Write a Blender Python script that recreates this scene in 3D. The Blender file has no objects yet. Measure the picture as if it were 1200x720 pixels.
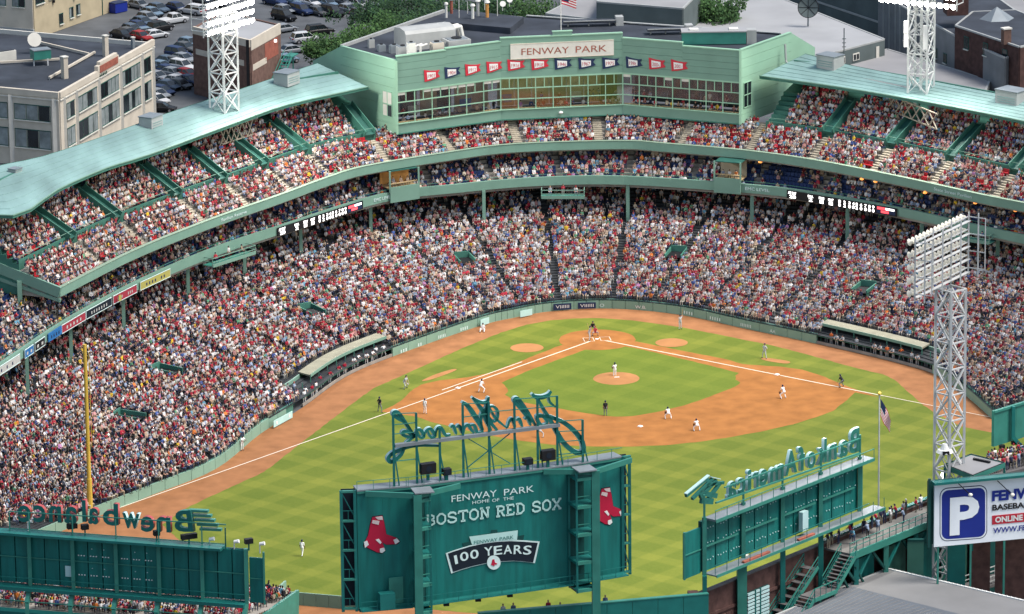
import bpy, math, random
import numpy as np
from mathutils import Vector, Matrix
random.seed(7); RNG = np.random.default_rng(7)
SC = bpy.context.scene
COL = SC.collection
# ---------------------------------------------------------------- camera
FPX = 6200.0
CAMP = np.array([-81.48068648763596, -626.9588019711167, 175.00048717175494])
YAW, PIT, ROL = 0.11266515913962874, -0.2638262530631197, -0.01089917831216853
_F = np.array([math.sin(YAW)*math.cos(PIT), math.cos(YAW)*math.cos(PIT), math.sin(PIT)])
_R = np.array([math.cos(YAW), -math.sin(YAW), 0.0]); _U = np.cross(_R, _F)
_R2 = _R*math.cos(ROL)+_U*math.sin(ROL); _U2 = -_R*math.sin(ROL)+_U*math.cos(ROL)
cd = bpy.data.cameras.new('camera'); cam = bpy.data.objects.new('camera', cd); COL.objects.link(cam)
cd.sensor_fit = 'HORIZONTAL'; cd.sensor_width = 36.0; cd.lens = 36.0*FPX/1200.0
cd.clip_start = 5.0; cd.clip_end = 6000.0
cam.matrix_world = Matrix(((_R2[0], _U2[0], -_F[0], CAMP[0]), (_R2[1], _U2[1], -_F[1], CAMP[1]), (_R2[2], _U2[2], -_F[2], CAMP[2]), (0, 0, 0, 1)))
SC.camera = cam
# ---------------------------------------------------------------- sky, sun, exposure
W = bpy.data.worlds.new('World'); SC.world = W; W.use_nodes = True
wn = W.node_tree.nodes; wl = W.node_tree.links; wn.clear()
sky = wn.new('ShaderNodeTexSky'); sky.sky_type = 'NISHITA'; sky.sun_disc = False
SUN_EL, SUN_AZ = math.radians(60), math.radians(112)      # azimuth measured clockwise from +Y
sky.sun_elevation = SUN_EL; sky.sun_rotation = SUN_AZ; sky.air_density = 1.4; sky.dust_density = 3.0; sky.ozone_density = 1.5
bg = wn.new('ShaderNodeBackground'); bg.inputs[1].default_value = 0.09
wo = wn.new('ShaderNodeOutputWorld'); wl.new(sky.outputs[0], bg.inputs[0]); wl.new(bg.outputs[0], wo.inputs[0])
sd = bpy.data.lights.new('sun', 'SUN'); sd.energy = 2.1; sd.angle = math.radians(22); sd.color = (1.0, 0.955, 0.90)
sun = bpy.data.objects.new('sun', sd); COL.objects.link(sun)
_sd = Vector((math.sin(SUN_AZ)*math.cos(SUN_EL), math.cos(SUN_AZ)*math.cos(SUN_EL), math.sin(SUN_EL)))
sun.rotation_euler = _sd.to_track_quat('Z', 'Y').to_euler(); sun.location = _sd*300
vs = SC.view_settings; vs.view_transform = 'Standard'; vs.look = 'None'; vs.exposure = 0.9; vs.gamma = 1.0; vs.use_curve_mapping = False
SC.render.engine = 'CYCLES'
SC.cycles.max_bounces = 5; SC.cycles.diffuse_bounces = 3; SC.cycles.glossy_bounces = 2; SC.cycles.transmission_bounces = 3; SC.cycles.transparent_max_bounces = 6

# ---------------------------------------------------------------- helpers: placing
def ray(px, py): return _F*FPX + _R2*(px-600.0) + _U2*(360.0-py)
def at(px, py, z=0.0):
    d = ray(px, py); t = (z-CAMP[2])/d[2]; return Vector(CAMP + t*d)
def aty(px, py, y):
    d = ray(px, py); t = (y-CAMP[1])/d[1]; return Vector(CAMP + t*d)
def onp(px, py, A, B):
    """point of the vertical plane through plan points A, B"""
    n = np.array([-(B[1]-A[1]), B[0]-A[0]]); d = ray(px, py)
    t = (n @ (np.array([A[0], A[1]])-CAMP[:2]))/(n @ d[:2]); return Vector(CAMP + t*d)
def V(*a): return Vector(a)
# ---------------------------------------------------------------- helpers: materials
MATS = {}
def mat(name, col, rough=0.8, var=0.12, scale=0.6, metal=0.0, spec=0.3, emit=None, estr=1.0, det=3.0, stretch=None):
    m = bpy.data.materials.new(name); m.use_nodes = True; MATS[name] = m
    nt = m.node_tree; N = nt.nodes; L = nt.links; b = N['Principled BSDF']
    b.inputs['Roughness'].default_value = rough; b.inputs['Metallic'].default_value = metal
    b.inputs['Specular IOR Level'].default_value = spec
    c = (col[0], col[1], col[2], 1.0)
    if var > 0:
        g = N.new('ShaderNodeNewGeometry'); no = N.new('ShaderNodeTexNoise'); no.inputs['Scale'].default_value = scale; no.inputs['Detail'].default_value = det
        src = g.outputs['Position']
        if stretch:
            mp = N.new('ShaderNodeMapping'); mp.inputs['Scale'].default_value = stretch; L.new(src, mp.inputs['Vector']); src = mp.outputs[0]
        L.new(src, no.inputs['Vector'])
        mr = N.new('ShaderNodeMapRange'); mr.inputs['From Min'].default_value = 0.3; mr.inputs['From Max'].default_value = 0.7
        mr.inputs['To Min'].default_value = 1.0-var; mr.inputs['To Max'].default_value = 1.0+var; L.new(no.outputs['Fac'], mr.inputs['Value'])
        mx = N.new('ShaderNodeMix'); mx.data_type = 'RGBA'; mx.blend_type = 'MULTIPLY'; mx.inputs['Factor'].default_value = 1.0
        mx.inputs['A'].default_value = c; cc = N.new('ShaderNodeCombineColor')
        for k in range(3): L.new(mr.outputs[0], cc.inputs[k])
        L.new(cc.outputs[0], mx.inputs['B']); L.new(mx.outputs['Result'], b.inputs['Base Color'])
    else:
        b.inputs['Base Color'].default_value = c
    if emit is not None:
        b.inputs['Emission Color'].default_value = (emit[0], emit[1], emit[2], 1); b.inputs['Emission Strength'].default_value = estr
    return m
def attr_mat(name, attr, rough=0.85, k=1.0):
    m = bpy.data.materials.new(name); m.use_nodes = True; MATS[name] = m
    N = m.node_tree.nodes; L = m.node_tree.links; b = N['Principled BSDF']; b.inputs['Roughness'].default_value = rough; b.inputs['Specular IOR Level'].default_value = 0.2
    a = N.new('ShaderNodeAttribute'); a.attribute_type = 'INSTANCER'; a.attribute_name = attr; L.new(a.outputs['Color'], b.inputs['Base Color'])
    return m
# ---------------------------------------------------------------- helpers: meshes and objects
class MB:
    def __init__(s): s.v = []; s.f = []; s.m = []
    def add(s, vs_, fs, m=0):
        o = len(s.v); s.v += [tuple(x) for x in vs_]
        for f in fs: s.f.append(tuple(o+i for i in f)); s.m.append(m)
    def poly(s, pts, m=0): s.add(pts, [tuple(range(len(pts)))], m)
    def box(s, c, d, rz=0.0, m=0, taper=1.0):
        ca, sa = math.cos(rz), math.sin(rz); vs_ = []
        for z in (-.5, .5):
            k = taper if z > 0 else 1.0
            for x, y in ((-.5, -.5), (.5, -.5), (.5, .5), (-.5, .5)):
                X, Y = x*d[0]*k, y*d[1]*k; vs_.append((c[0]+X*ca-Y*sa, c[1]+X*sa+Y*ca, c[2]+z*d[2]))
        s.add(vs_, [(3, 2, 1, 0), (4, 5, 6, 7), (0, 1, 5, 4), (1, 2, 6, 5), (2, 3, 7, 6), (3, 0, 4, 7)], m)
    def hexa(s, b4, t4, m=0):
        s.add(list(b4)+list(t4), [(3, 2, 1, 0), (4, 5, 6, 7), (0, 1, 5, 4), (1, 2, 6, 5), (2, 3, 7, 6), (3, 0, 4, 7)], m)
    def prism(s, pl, z0, z1, m=0, mside=None):
        n = len(pl); ms = m if mside is None else mside
        a = [(p[0], p[1], z0) for p in pl]; b = [(p[0], p[1], z1) for p in pl]
        s.add(b, [tuple(range(n))], m); s.add(a, [tuple(reversed(range(n)))], m)
        s.add(a+b, [(i, (i+1) % n, n+(i+1) % n, n+i) for i in range(n)], ms)
    def tube(s, p0, p1, r0, r1=None, n=8, m=0):
        p0 = Vector(p0); p1 = Vector(p1); r1 = r0 if r1 is None else r1
        d = (p1-p0); q = d.to_track_quat('Z', 'Y') if d.length > 1e-9 else Vector((0, 0, 1)).to_track_quat('Z', 'Y')
        X = q @ Vector((1, 0, 0)); Y = q @ Vector((0, 1, 0)); a = []; b = []
        for i in range(n):
            t = 2*math.pi*i/n; o = X*math.cos(t)+Y*math.sin(t); a.append(p0+o*r0); b.append(p1+o*r1)
        s.add(a+b, [(i, (i+1) % n, n+(i+1) % n, n+i) for i in range(n)]+[tuple(reversed(range(n))), tuple(range(n, 2*n))], m)
    def ball(s, c, r, nu=8, nv=5, m=0, sc=(1, 1, 1)):
        vs_ = [(c[0], c[1], c[2]-r*sc[2])]; fs = []
        for j in range(1, nv):
            ph = -math.pi/2+math.pi*j/nv
            for i in range(nu):
                th = 2*math.pi*i/nu; vs_.append((c[0]+r*sc[0]*math.cos(ph)*math.cos(th), c[1]+r*sc[1]*math.cos(ph)*math.sin(th), c[2]+r*sc[2]*math.sin(ph)))
        vs_.append((c[0], c[1], c[2]+r*sc[2])); top = len(vs_)-1
        for i in range(nu): fs.append((0, 1+(i+1) % nu, 1+i)); fs.append((top, top-nu+i, top-nu+(i+1) % nu))
        for j in range(nv-2):
            for i in range(nu): a = 1+j*nu+i; b = 1+j*nu+(i+1) % nu; fs.append((a, b, b+nu, a+nu))
        s.add(vs_, fs, m)
    def mesh(s, name, mats, off=(0, 0, 0), smooth=False):
        me = bpy.data.meshes.new(name); o = Vector(off)
        me.from_pydata([(x[0]-o[0], x[1]-o[1], x[2]-o[2]) for x in s.v], [], s.f)
        for m in (mats if isinstance(mats, (list, tuple)) else [mats]): me.materials.append(MATS[m])
        me.polygons.foreach_set('material_index', s.m)
        if smooth: me.polygons.foreach_set('use_smooth', [True]*len(s.f))
        me.update(); return me
    def build(s, name, mats, parent=None, smooth=False):
        off = worldloc(parent) if parent is not None else (0, 0, 0)
        return link(name, s.mesh(name, mats, off, smooth), parent)
def worldloc(o):
    l = Vector((0, 0, 0))
    while o is not None: l += o.location; o = o.parent
    return l
def link(name, data, parent=None):
    o = bpy.data.objects.new(name, data); COL.objects.link(o)
    if parent is not None: o.parent = parent
    return o
def tag(o, label=None, cat=None, group=None, kind=None):
    if label: o['label'] = label
    if cat: o['category'] = cat
    if group: o['group'] = group
    if kind: o['kind'] = kind
    return o
def thing(name, label, cat, loc=(0, 0, 0), group=None):
    o = bpy.data.objects.new(name, None); COL.objects.link(o); o.location = loc; o.empty_display_size = 0.5
    return tag(o, label, cat, group)
def sub(name, parent):
    o = bpy.data.objects.new(name, None); COL.objects.link(o); o.parent = parent; o.empty_display_size = 0.3; return o
def struct(o): o['kind'] = 'structure'; return o
_cube = {}
def cubemesh(m):
    if m not in _cube:
        b = MB(); b.box((0, 0, 0), (1, 1, 1)); _cube[m] = b.mesh('block', m)
    return _cube[m]
_cyl = {}
def cylmesh(m, n=8):
    if (m, n) not in _cyl:
        b = MB(); b.tube((0, 0, -.5), (0, 0, .5), .5, .5, n); _cyl[(m, n)] = b.mesh('rod', m, smooth=False)
    return _cyl[(m, n)]
def put(name, parent, me, M):
    """object with shared mesh, M = world matrix"""
    o = link(name, me, parent); M = M.copy()
    if parent is not None: M.translation = M.translation-worldloc(parent)
    o.matrix_basis = M; return o
def frame(z, up=(0, 0, 1)):
    z = Vector(z).normalized(); u = Vector(up)
    if abs(z.dot(u)) > .995: u = Vector((0, 1, 0))
    x = u.cross(z).normalized(); y = z.cross(x); return x, y, z
def bar(name, parent, m, p0, p1, w, h=None, round_=False):
    """beam from p0 to p1: w sideways, h upwards"""
    p0 = Vector(p0); p1 = Vector(p1); h = w if h is None else h; x, y, z = frame(p1-p0); L_ = (p1-p0).length
    M = Matrix(((x[0]*w, y[0]*h, z[0]*L_, 0), (x[1]*w, y[1]*h, z[1]*L_, 0), (x[2]*w, y[2]*h, z[2]*L_, 0), (0, 0, 0, 1)))
    M.translation = (p0+p1)/2
    return put(name, parent, cylmesh(m) if round_ else cubemesh(m), M)
def block(name, parent, m, c, d, rz=0.0):
    M = Matrix.Translation(Vector(c)) @ Matrix.Rotation(rz, 4, 'Z') @ Matrix.Diagonal((d[0], d[1], d[2], 1)); return put(name, parent, cubemesh(m), M)
def slabp(name, parent, m, A, B, z0, z1, th, out=0.0):
    """upright panel between plan points A, B, thickness th, pushed out to the camera-facing side by out"""
    A = Vector((A[0], A[1], 0)); B = Vector((B[0], B[1], 0)); d = (B-A).normalized(); n = Vector((d[1], -d[0], 0))
    c = (A+B)/2+n*out; c.z = (z0+z1)/2
    return block(name, parent, m, c, ((B-A).length, th, z1-z0), math.atan2(d[1], d[0]))
# text -> mesh, lying in local XY, cap height 1, centred
_tx = {}
def textmesh(s_, m, extrude=0.0, bold=0.0, center=True, sx=1.0):
    key = (s_, m, extrude, bold, center, sx)
    if key in _tx: return _tx[key]
    c = bpy.data.curves.new('lettering', 'FONT'); c.body = s_; c.size = 1.0; c.extrude = extrude; c.offset = bold; c.resolution_u = 3
    o = bpy.data.objects.new('lettering', c); me = bpy.data.meshes.new_from_object(o); bpy.data.objects.remove(o); bpy.data.curves.remove(c)
    n = len(me.vertices); co = np.zeros(n*3); me.vertices.foreach_get('co', co); co = co.reshape(-1, 3)
    if n:
        lo = co.min(0); hi = co.max(0); k = 1/0.73
        if center: co[:, 0] -= (lo[0]+hi[0])/2
        co[:, 0] *= k*sx; co[:, 1] *= k
        me.vertices.foreach_set('co', co.ravel())
    me.materials.clear(); me.materials.append(MATS[m]); me.update(); me['w'] = float((hi[0]-lo[0])*k*sx) if n else 0.0
    _tx[key] = me; return me
def text(s_, parent, m, pos, ux, uy, h, width=None, extrude=0.0, bold=0.0, mirror=False, name='lettering', base=True):
    """pos: centre of the baseline; ux/uy in-plane axes; h: cap height in metres; width squeezes to a total length"""
    me = textmesh(s_, m, extrude/h if h else 0, bold); ux = Vector(ux).normalized(); uy = Vector(uy).normalized(); n = ux.cross(uy)
    kx = h if width is None else width/max(me['w'], 1e-6)
    if mirror: kx = -kx
    M = Matrix(((ux[0]*kx, uy[0]*h, n[0]*h, 0), (ux[1]*kx, uy[1]*h, n[1]*h, 0), (ux[2]*kx, uy[2]*h, n[2]*h, 0), (0, 0, 0, 1))); M.translation = Vector(pos)
    return put(name, parent, me, M)
def catmull(P, sub, closed=False):
    P = [np.array(q, float) for q in P]; out = []; n = len(P)
    for i in range(n-1 if not closed else n):
        p1, p2 = P[i], P[(i+1) % n]; p0 = P[i-1] if (i > 0 or closed) else 2*p1-p2; p3 = P[(i+2) % n] if (i+2 < n or closed) else 2*p2-p1
        for k in range(sub):
            t = k/sub; out.append(.5*((2*p1)+(-p0+p2)*t+(2*p0-5*p1+4*p2-p3)*t*t+(-p0+3*p1-3*p2+p3)*t**3))
    if not closed: out.append(P[-1])
    return out
def ribbon(mb, pts, wid, nrm, depth, m_face=0, m_side=1):
    """rectangular bar following pts in a plane with normal nrm"""
    nrm = Vector(nrm).normalized(); pts = [Vector(q) for q in pts]; n = len(pts); L_ = []; R_ = []
    for i in range(n):
        t = (pts[min(i+1, n-1)]-pts[max(i-1, 0)]); t = t.normalized() if t.length > 1e-9 else Vector((1, 0, 0)); s_ = nrm.cross(t).normalized()
        w = wid[i] if isinstance(wid, (list, tuple)) else wid
        L_.append(pts[i]+s_*w/2); R_.append(pts[i]-s_*w/2)
    a = nrm*depth/2
    for i in range(n-1):
        mb.add([L_[i]+a, R_[i]+a, R_[i+1]+a, L_[i+1]+a], [(0, 1, 2, 3)], m_face); mb.add([L_[i]-a, R_[i]-a, R_[i+1]-a, L_[i+1]-a], [(3, 2, 1, 0)], m_face)
        mb.add([L_[i]+a, L_[i]-a, L_[i+1]-a, L_[i+1]+a], [(3, 2, 1, 0)], m_side); mb.add([R_[i]+a, R_[i]-a, R_[i+1]-a, R_[i+1]+a], [(0, 1, 2, 3)], m_side)
    mb.add([L_[0]+a, R_[0]+a, R_[0]-a, L_[0]-a], [(0, 1, 2, 3)], m_side); mb.add([L_[-1]+a, R_[-1]+a, R_[-1]-a, L_[-1]-a], [(3, 2, 1, 0)], m_side)
# ---------------------------------------------------------------- materials
GRN = (0.160, 0.285, 0.225)
mat('bill_white', (0.80, 0.84, 0.88), 0.5, 0.03, 1.0); mat('green_paint', GRN, 0.55, 0.07, 0.35); mat('green_pale', (0.27, 0.46, 0.33), 0.55, 0.06, 0.3)
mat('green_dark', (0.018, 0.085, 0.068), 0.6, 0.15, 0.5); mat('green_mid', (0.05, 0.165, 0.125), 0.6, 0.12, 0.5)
mat('roof_teal', (0.19, 0.305, 0.29), 0.65, 0.24, 0.25, stretch=(1, .35, 1), det=7); mat('board_teal', (0.006, 0.132, 0.118), 0.55, 0.22, 1.6, det=6, stretch=(1, 1, .12)); mat('board_dark', (0.004, 0.055, 0.05), 0.6, 0.2, 0.8)
mat('frame_teal', (0.010, 0.135, 0.122), 0.5, 0.12, 0.8); mat('frame_light', (0.035, 0.19, 0.15), 0.5, 0.12, 0.8)
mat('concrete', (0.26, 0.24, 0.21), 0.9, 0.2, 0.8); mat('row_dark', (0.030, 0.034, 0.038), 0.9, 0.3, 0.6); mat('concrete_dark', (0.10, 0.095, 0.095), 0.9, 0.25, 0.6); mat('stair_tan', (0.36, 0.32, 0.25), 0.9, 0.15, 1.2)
mat('white_paint', (0.72, 0.72, 0.70), 0.5, 0.05, 1.0); mat('off_white', (0.60, 0.58, 0.52), 0.7, 0.06, 1.0); mat('red', (0.50, 0.025, 0.045), 0.6, 0.06, 1.0); mat('sox_red', (0.42, 0.008, 0.04), 0.6, 0.06, 1.0)
mat('navy', (0.012, 0.026, 0.075), 0.6, 0.06, 1.0); mat('navy_dark', (0.006, 0.012, 0.022), 0.6, 0.05, 1.0); mat('sign_blue', (0.012, 0.028, 0.24), 0.5, 0.04, 1.0); mat('ad_red', (0.30, 0.03, 0.05), 0.6, 0.06, 1.0); mat('ad_white', (0.42, 0.42, 0.40), 0.6, 0.06, 1.0); mat('sky_blue', (0.02, 0.13, 0.34), 0.5, 0.05, 1.0)
mat('black', (0.008, 0.008, 0.01), 0.6, 0.0); mat('yellow', (0.56, 0.38, 0.06), 0.5, 0.06, 0.6); mat('ad_yellow', (0.36, 0.33, 0.09), 0.6, 0.05, 1.0)
mat('steel', (0.50, 0.51, 0.51), 0.55, 0.1, 1.0); mat('steel_white', (0.62, 0.63, 0.61), 0.5, 0.08, 1.0); mat('galv', (0.21, 0.24, 0.26), 0.5, 0.12, 0.5, metal=0.2); mat('pipe_white', (0.66, 0.65, 0.60), 0.5, 0.05, 1)
mat('letter_side', (0.42, 0.60, 0.60), 0.4, 0.05, 1.0); mat('letter_text', (0.58, 0.72, 0.70), 0.6, 0.04, 1.0); mat('letter_slab', (0.42, 0.64, 0.60), 0.6, 0.05, 1.0)
mat('asphalt', (0.085, 0.092, 0.10), 0.9, 0.22, 0.25); mat('roof_dark', (0.035, 0.042, 0.055), 0.9, 0.3, 0.25); mat('roof_grey', (0.31, 0.315, 0.32), 0.85, 0.12, 0.12); mat('roof_grey2', (0.26, 0.26, 0.265), 0.85, 0.14, 0.12)
mat('cream', (0.44, 0.37, 0.245), 0.85, 0.12, 0.4); mat('cream_stone', (0.56, 0.50, 0.41), 0.85, 0.1, 0.5); mat('brick_wall', (0.15, 0.088, 0.07), 0.9, 0.25, 1.4, det=6); mat('brick_dark', (0.075, 0.038, 0.033), 0.9, 0.35, 1.2, det=6); mat('brick_red', (0.30, 0.095, 0.065), 0.9, 0.2, 1.4)
mat('grey_wall', (0.20, 0.205, 0.21), 0.9, 0.18, 0.3); mat('grey_wall_dark', (0.10, 0.125, 0.125), 0.9, 0.15, 0.3); mat('panel_grey', (0.35, 0.36, 0.35), 0.6, 0.08, 0.8)
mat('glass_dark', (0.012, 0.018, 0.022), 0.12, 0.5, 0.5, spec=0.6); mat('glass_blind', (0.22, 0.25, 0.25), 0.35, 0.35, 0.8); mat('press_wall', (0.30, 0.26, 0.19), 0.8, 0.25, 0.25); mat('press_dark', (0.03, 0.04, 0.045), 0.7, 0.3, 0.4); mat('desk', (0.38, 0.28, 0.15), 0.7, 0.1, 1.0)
mat('orange_room', (0.55, 0.26, 0.07), 0.7, 0.2, 0.8)
mat('wall_pad', (0.20, 0.33, 0.25), 0.6, 0.06, 0.5); mat('coping', (0.20, 0.28, 0.21), 0.8, 0.1, 1.0); mat('chalk', (0.72, 0.62, 0.50), 0.9, 0.06, 2.0); mat('base_white', (0.85, 0.83, 0.80), 0.7, 0.03, 2.0)
mat('seat_red', (0.36, 0.018, 0.026), 0.5, 0.1, 2.0); mat('seat_navy', (0.012, 0.028, 0.095), 0.5, 0.1, 2.0)
mat('leaf', (0.035, 0.085, 0.026), 0.8, 0.5, 0.45); mat('leaf_light', (0.06, 0.13, 0.035), 0.8, 0.45, 0.5); mat('leaf_dark', (0.02, 0.055, 0.026), 0.8, 0.5, 0.45); mat('bark', (0.09, 0.07, 0.05), 0.9, 0.2, 2.0)
mat('lamp_lit', (1, 1, 1), 0.5, 0.0, emit=(1.0, 0.97, 0.90), estr=30.0); mat('lamp_glass', (0.75, 0.72, 0.62), 0.25, 0.0); mat('lamp_warm', (1, .6, .2), 0.5, 0.0, emit=(1.0, 0.30, 0.05), estr=0.8)
mat('led_white', (1, 1, 1), 0.5, 0.0, emit=(1, 0.97, 0.93), estr=1.6); mat('led_red', (1, .1, .1), 0.5, 0.0, emit=(1, 0.07, 0.09), estr=0.9); mat('strip_light', (1, 1, 1), 0.5, 0.0, emit=(1, 0.95, 0.85), estr=12.0)
mat('uniform_shoe', (0.02, 0.02, 0.025), 0.7, 0.0); mat('leather', (0.10, 0.045, 0.02), 0.7, 0.1, 5.0); mat('wood', (0.42, 0.27, 0.13), 0.6, 0.1, 5.0); mat('vest_orange', (0.75, 0.12, 0.02), 0.8, 0.05, 2)
attr_mat('p_shirt', 'shirt'); attr_mat('p_legs', 'legs'); attr_mat('p_skin', 'skin', 0.7); attr_mat('p_hair', 'hair')
def car_paint(name, c): return mat(name, c, 0.45, 0.0, spec=0.25)
mat('tyre', (0.012, 0.012, 0.013), 0.9, 0.0); mat('rim', (0.4, 0.4, 0.42), 0.35, 0.0, metal=.6); mat('head_lamp', (0.7, 0.72, 0.72), 0.2, 0.0); mat('tail_lamp', (0.35, 0.01, 0.01), 0.3, 0.0)
# stained glazing for the press box: mostly clear, faint reflection
def glass_clear():
    m = bpy.data.materials.new('glass_clear'); m.use_nodes = True; MATS['glass_clear'] = m; N = m.node_tree.nodes; L = m.node_tree.links; N.remove(N['Principled BSDF'])
    t = N.new('ShaderNodeBsdfTransparent'); t.inputs[0].default_value = (0.90, 0.92, 0.92, 1); g = N.new('ShaderNodeBsdfGlossy'); g.inputs['Roughness'].default_value = 0.05; fr = N.new('ShaderNodeFresnel'); fr.inputs[0].default_value = 1.45
    ad = N.new('ShaderNodeMath'); ad.operation = 'ADD'; ad.inputs[1].default_value = 0.10; L.new(fr.outputs[0], ad.inputs[0]); mx = N.new('ShaderNodeMixShader'); L.new(ad.outputs[0], mx.inputs[0]); L.new(t.outputs[0], mx.inputs[1]); L.new(g.outputs[0], mx.inputs[2]); L.new(mx.outputs[0], N['Material Output'].inputs[0])
glass_clear()
def grass_mat(name, base, amp, per):
    m = bpy.data.materials.new(name); m.use_nodes = True; MATS[name] = m; N = m.node_tree.nodes; L = m.node_tree.links; b = N['Principled BSDF']; b.inputs['Roughness'].default_value = 0.9; b.inputs['Specular IOR Level'].default_value = 0.1
    g = N.new('ShaderNodeNewGeometry'); sx = N.new('ShaderNodeSeparateXYZ'); L.new(g.outputs['Position'], sx.inputs[0])
    wob = N.new('ShaderNodeTexNoise'); wob.inputs['Scale'].default_value = 0.25; L.new(g.outputs['Position'], wob.inputs['Vector'])
    def M(op, a, b_=None):
        n = N.new('ShaderNodeMath'); n.operation = op
        for i, x in enumerate((a, b_)):
            if x is None: continue
            if isinstance(x, (int, float)): n.inputs[i].default_value = x
            else: L.new(x, n.inputs[i])
        return n.outputs[0]
    tot = None
    for ax, ay in ((.7071, .7071), (.7071, -.7071)):
        d = M('ADD', M('ADD', M('MULTIPLY', sx.outputs[0], ax), M('MULTIPLY', sx.outputs[1], ay)), M('MULTIPLY', wob.outputs['Fac'], 0.35))
        s_ = M('SINE', M('MULTIPLY', d, 2*math.pi/per)); s_ = M('MINIMUM', M('MAXIMUM', M('MULTIPLY', M('SUBTRACT', s_, .3), 3.5), -.6), 1.0)
        tot = s_ if tot is None else M('ADD', tot, s_)
    no = N.new('ShaderNodeTexNoise'); no.inputs['Scale'].default_value = 0.12; no.inputs['Detail'].default_value = 6; L.new(g.outputs['Position'], no.inputs['Vector'])
    no2 = N.new('ShaderNodeTexNoise'); no2.inputs['Scale'].default_value = 2.5; no2.inputs['Detail'].default_value = 4; L.new(g.outputs['Position'], no2.inputs['Vector'])
    f = M('ADD', M('MULTIPLY', tot, amp), M('ADD', M('MULTIPLY', M('SUBTRACT', no.outputs['Fac'], .5), 0.6), M('MULTIPLY', M('SUBTRACT', no2.outputs['Fac'], .5), 0.5)))
    r = N.new('ShaderNodeMix'); r.data_type = 'RGBA'; L.new(M('ADD', f, .5), r.inputs['Factor'])
    r.inputs['A'].default_value = (base[0]*.66, base[1]*.78, base[2]*.8, 1); r.inputs['B'].default_value = (base[0]*1.36, base[1]*1.22, base[2]*1.5, 1); L.new(r.outputs['Result'], b.inputs['Base Color'])
grass_mat('grass', (0.128, 0.158, 0.020), 0.18, 5.2); grass_mat('grass_infield', (0.122, 0.164, 0.019), 0.10, 5.2)
def dirt_mat(name, col, a):
    mat(name, col, 0.95, a, 0.45, det=9, spec=0.1)
dirt_mat('clay', (0.315, 0.130, 0.038), 0.18); dirt_mat('track', (0.285, 0.128, 0.056), 0.18); dirt_mat('clay_pale', (0.365, 0.172, 0.068), 0.10)
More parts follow.
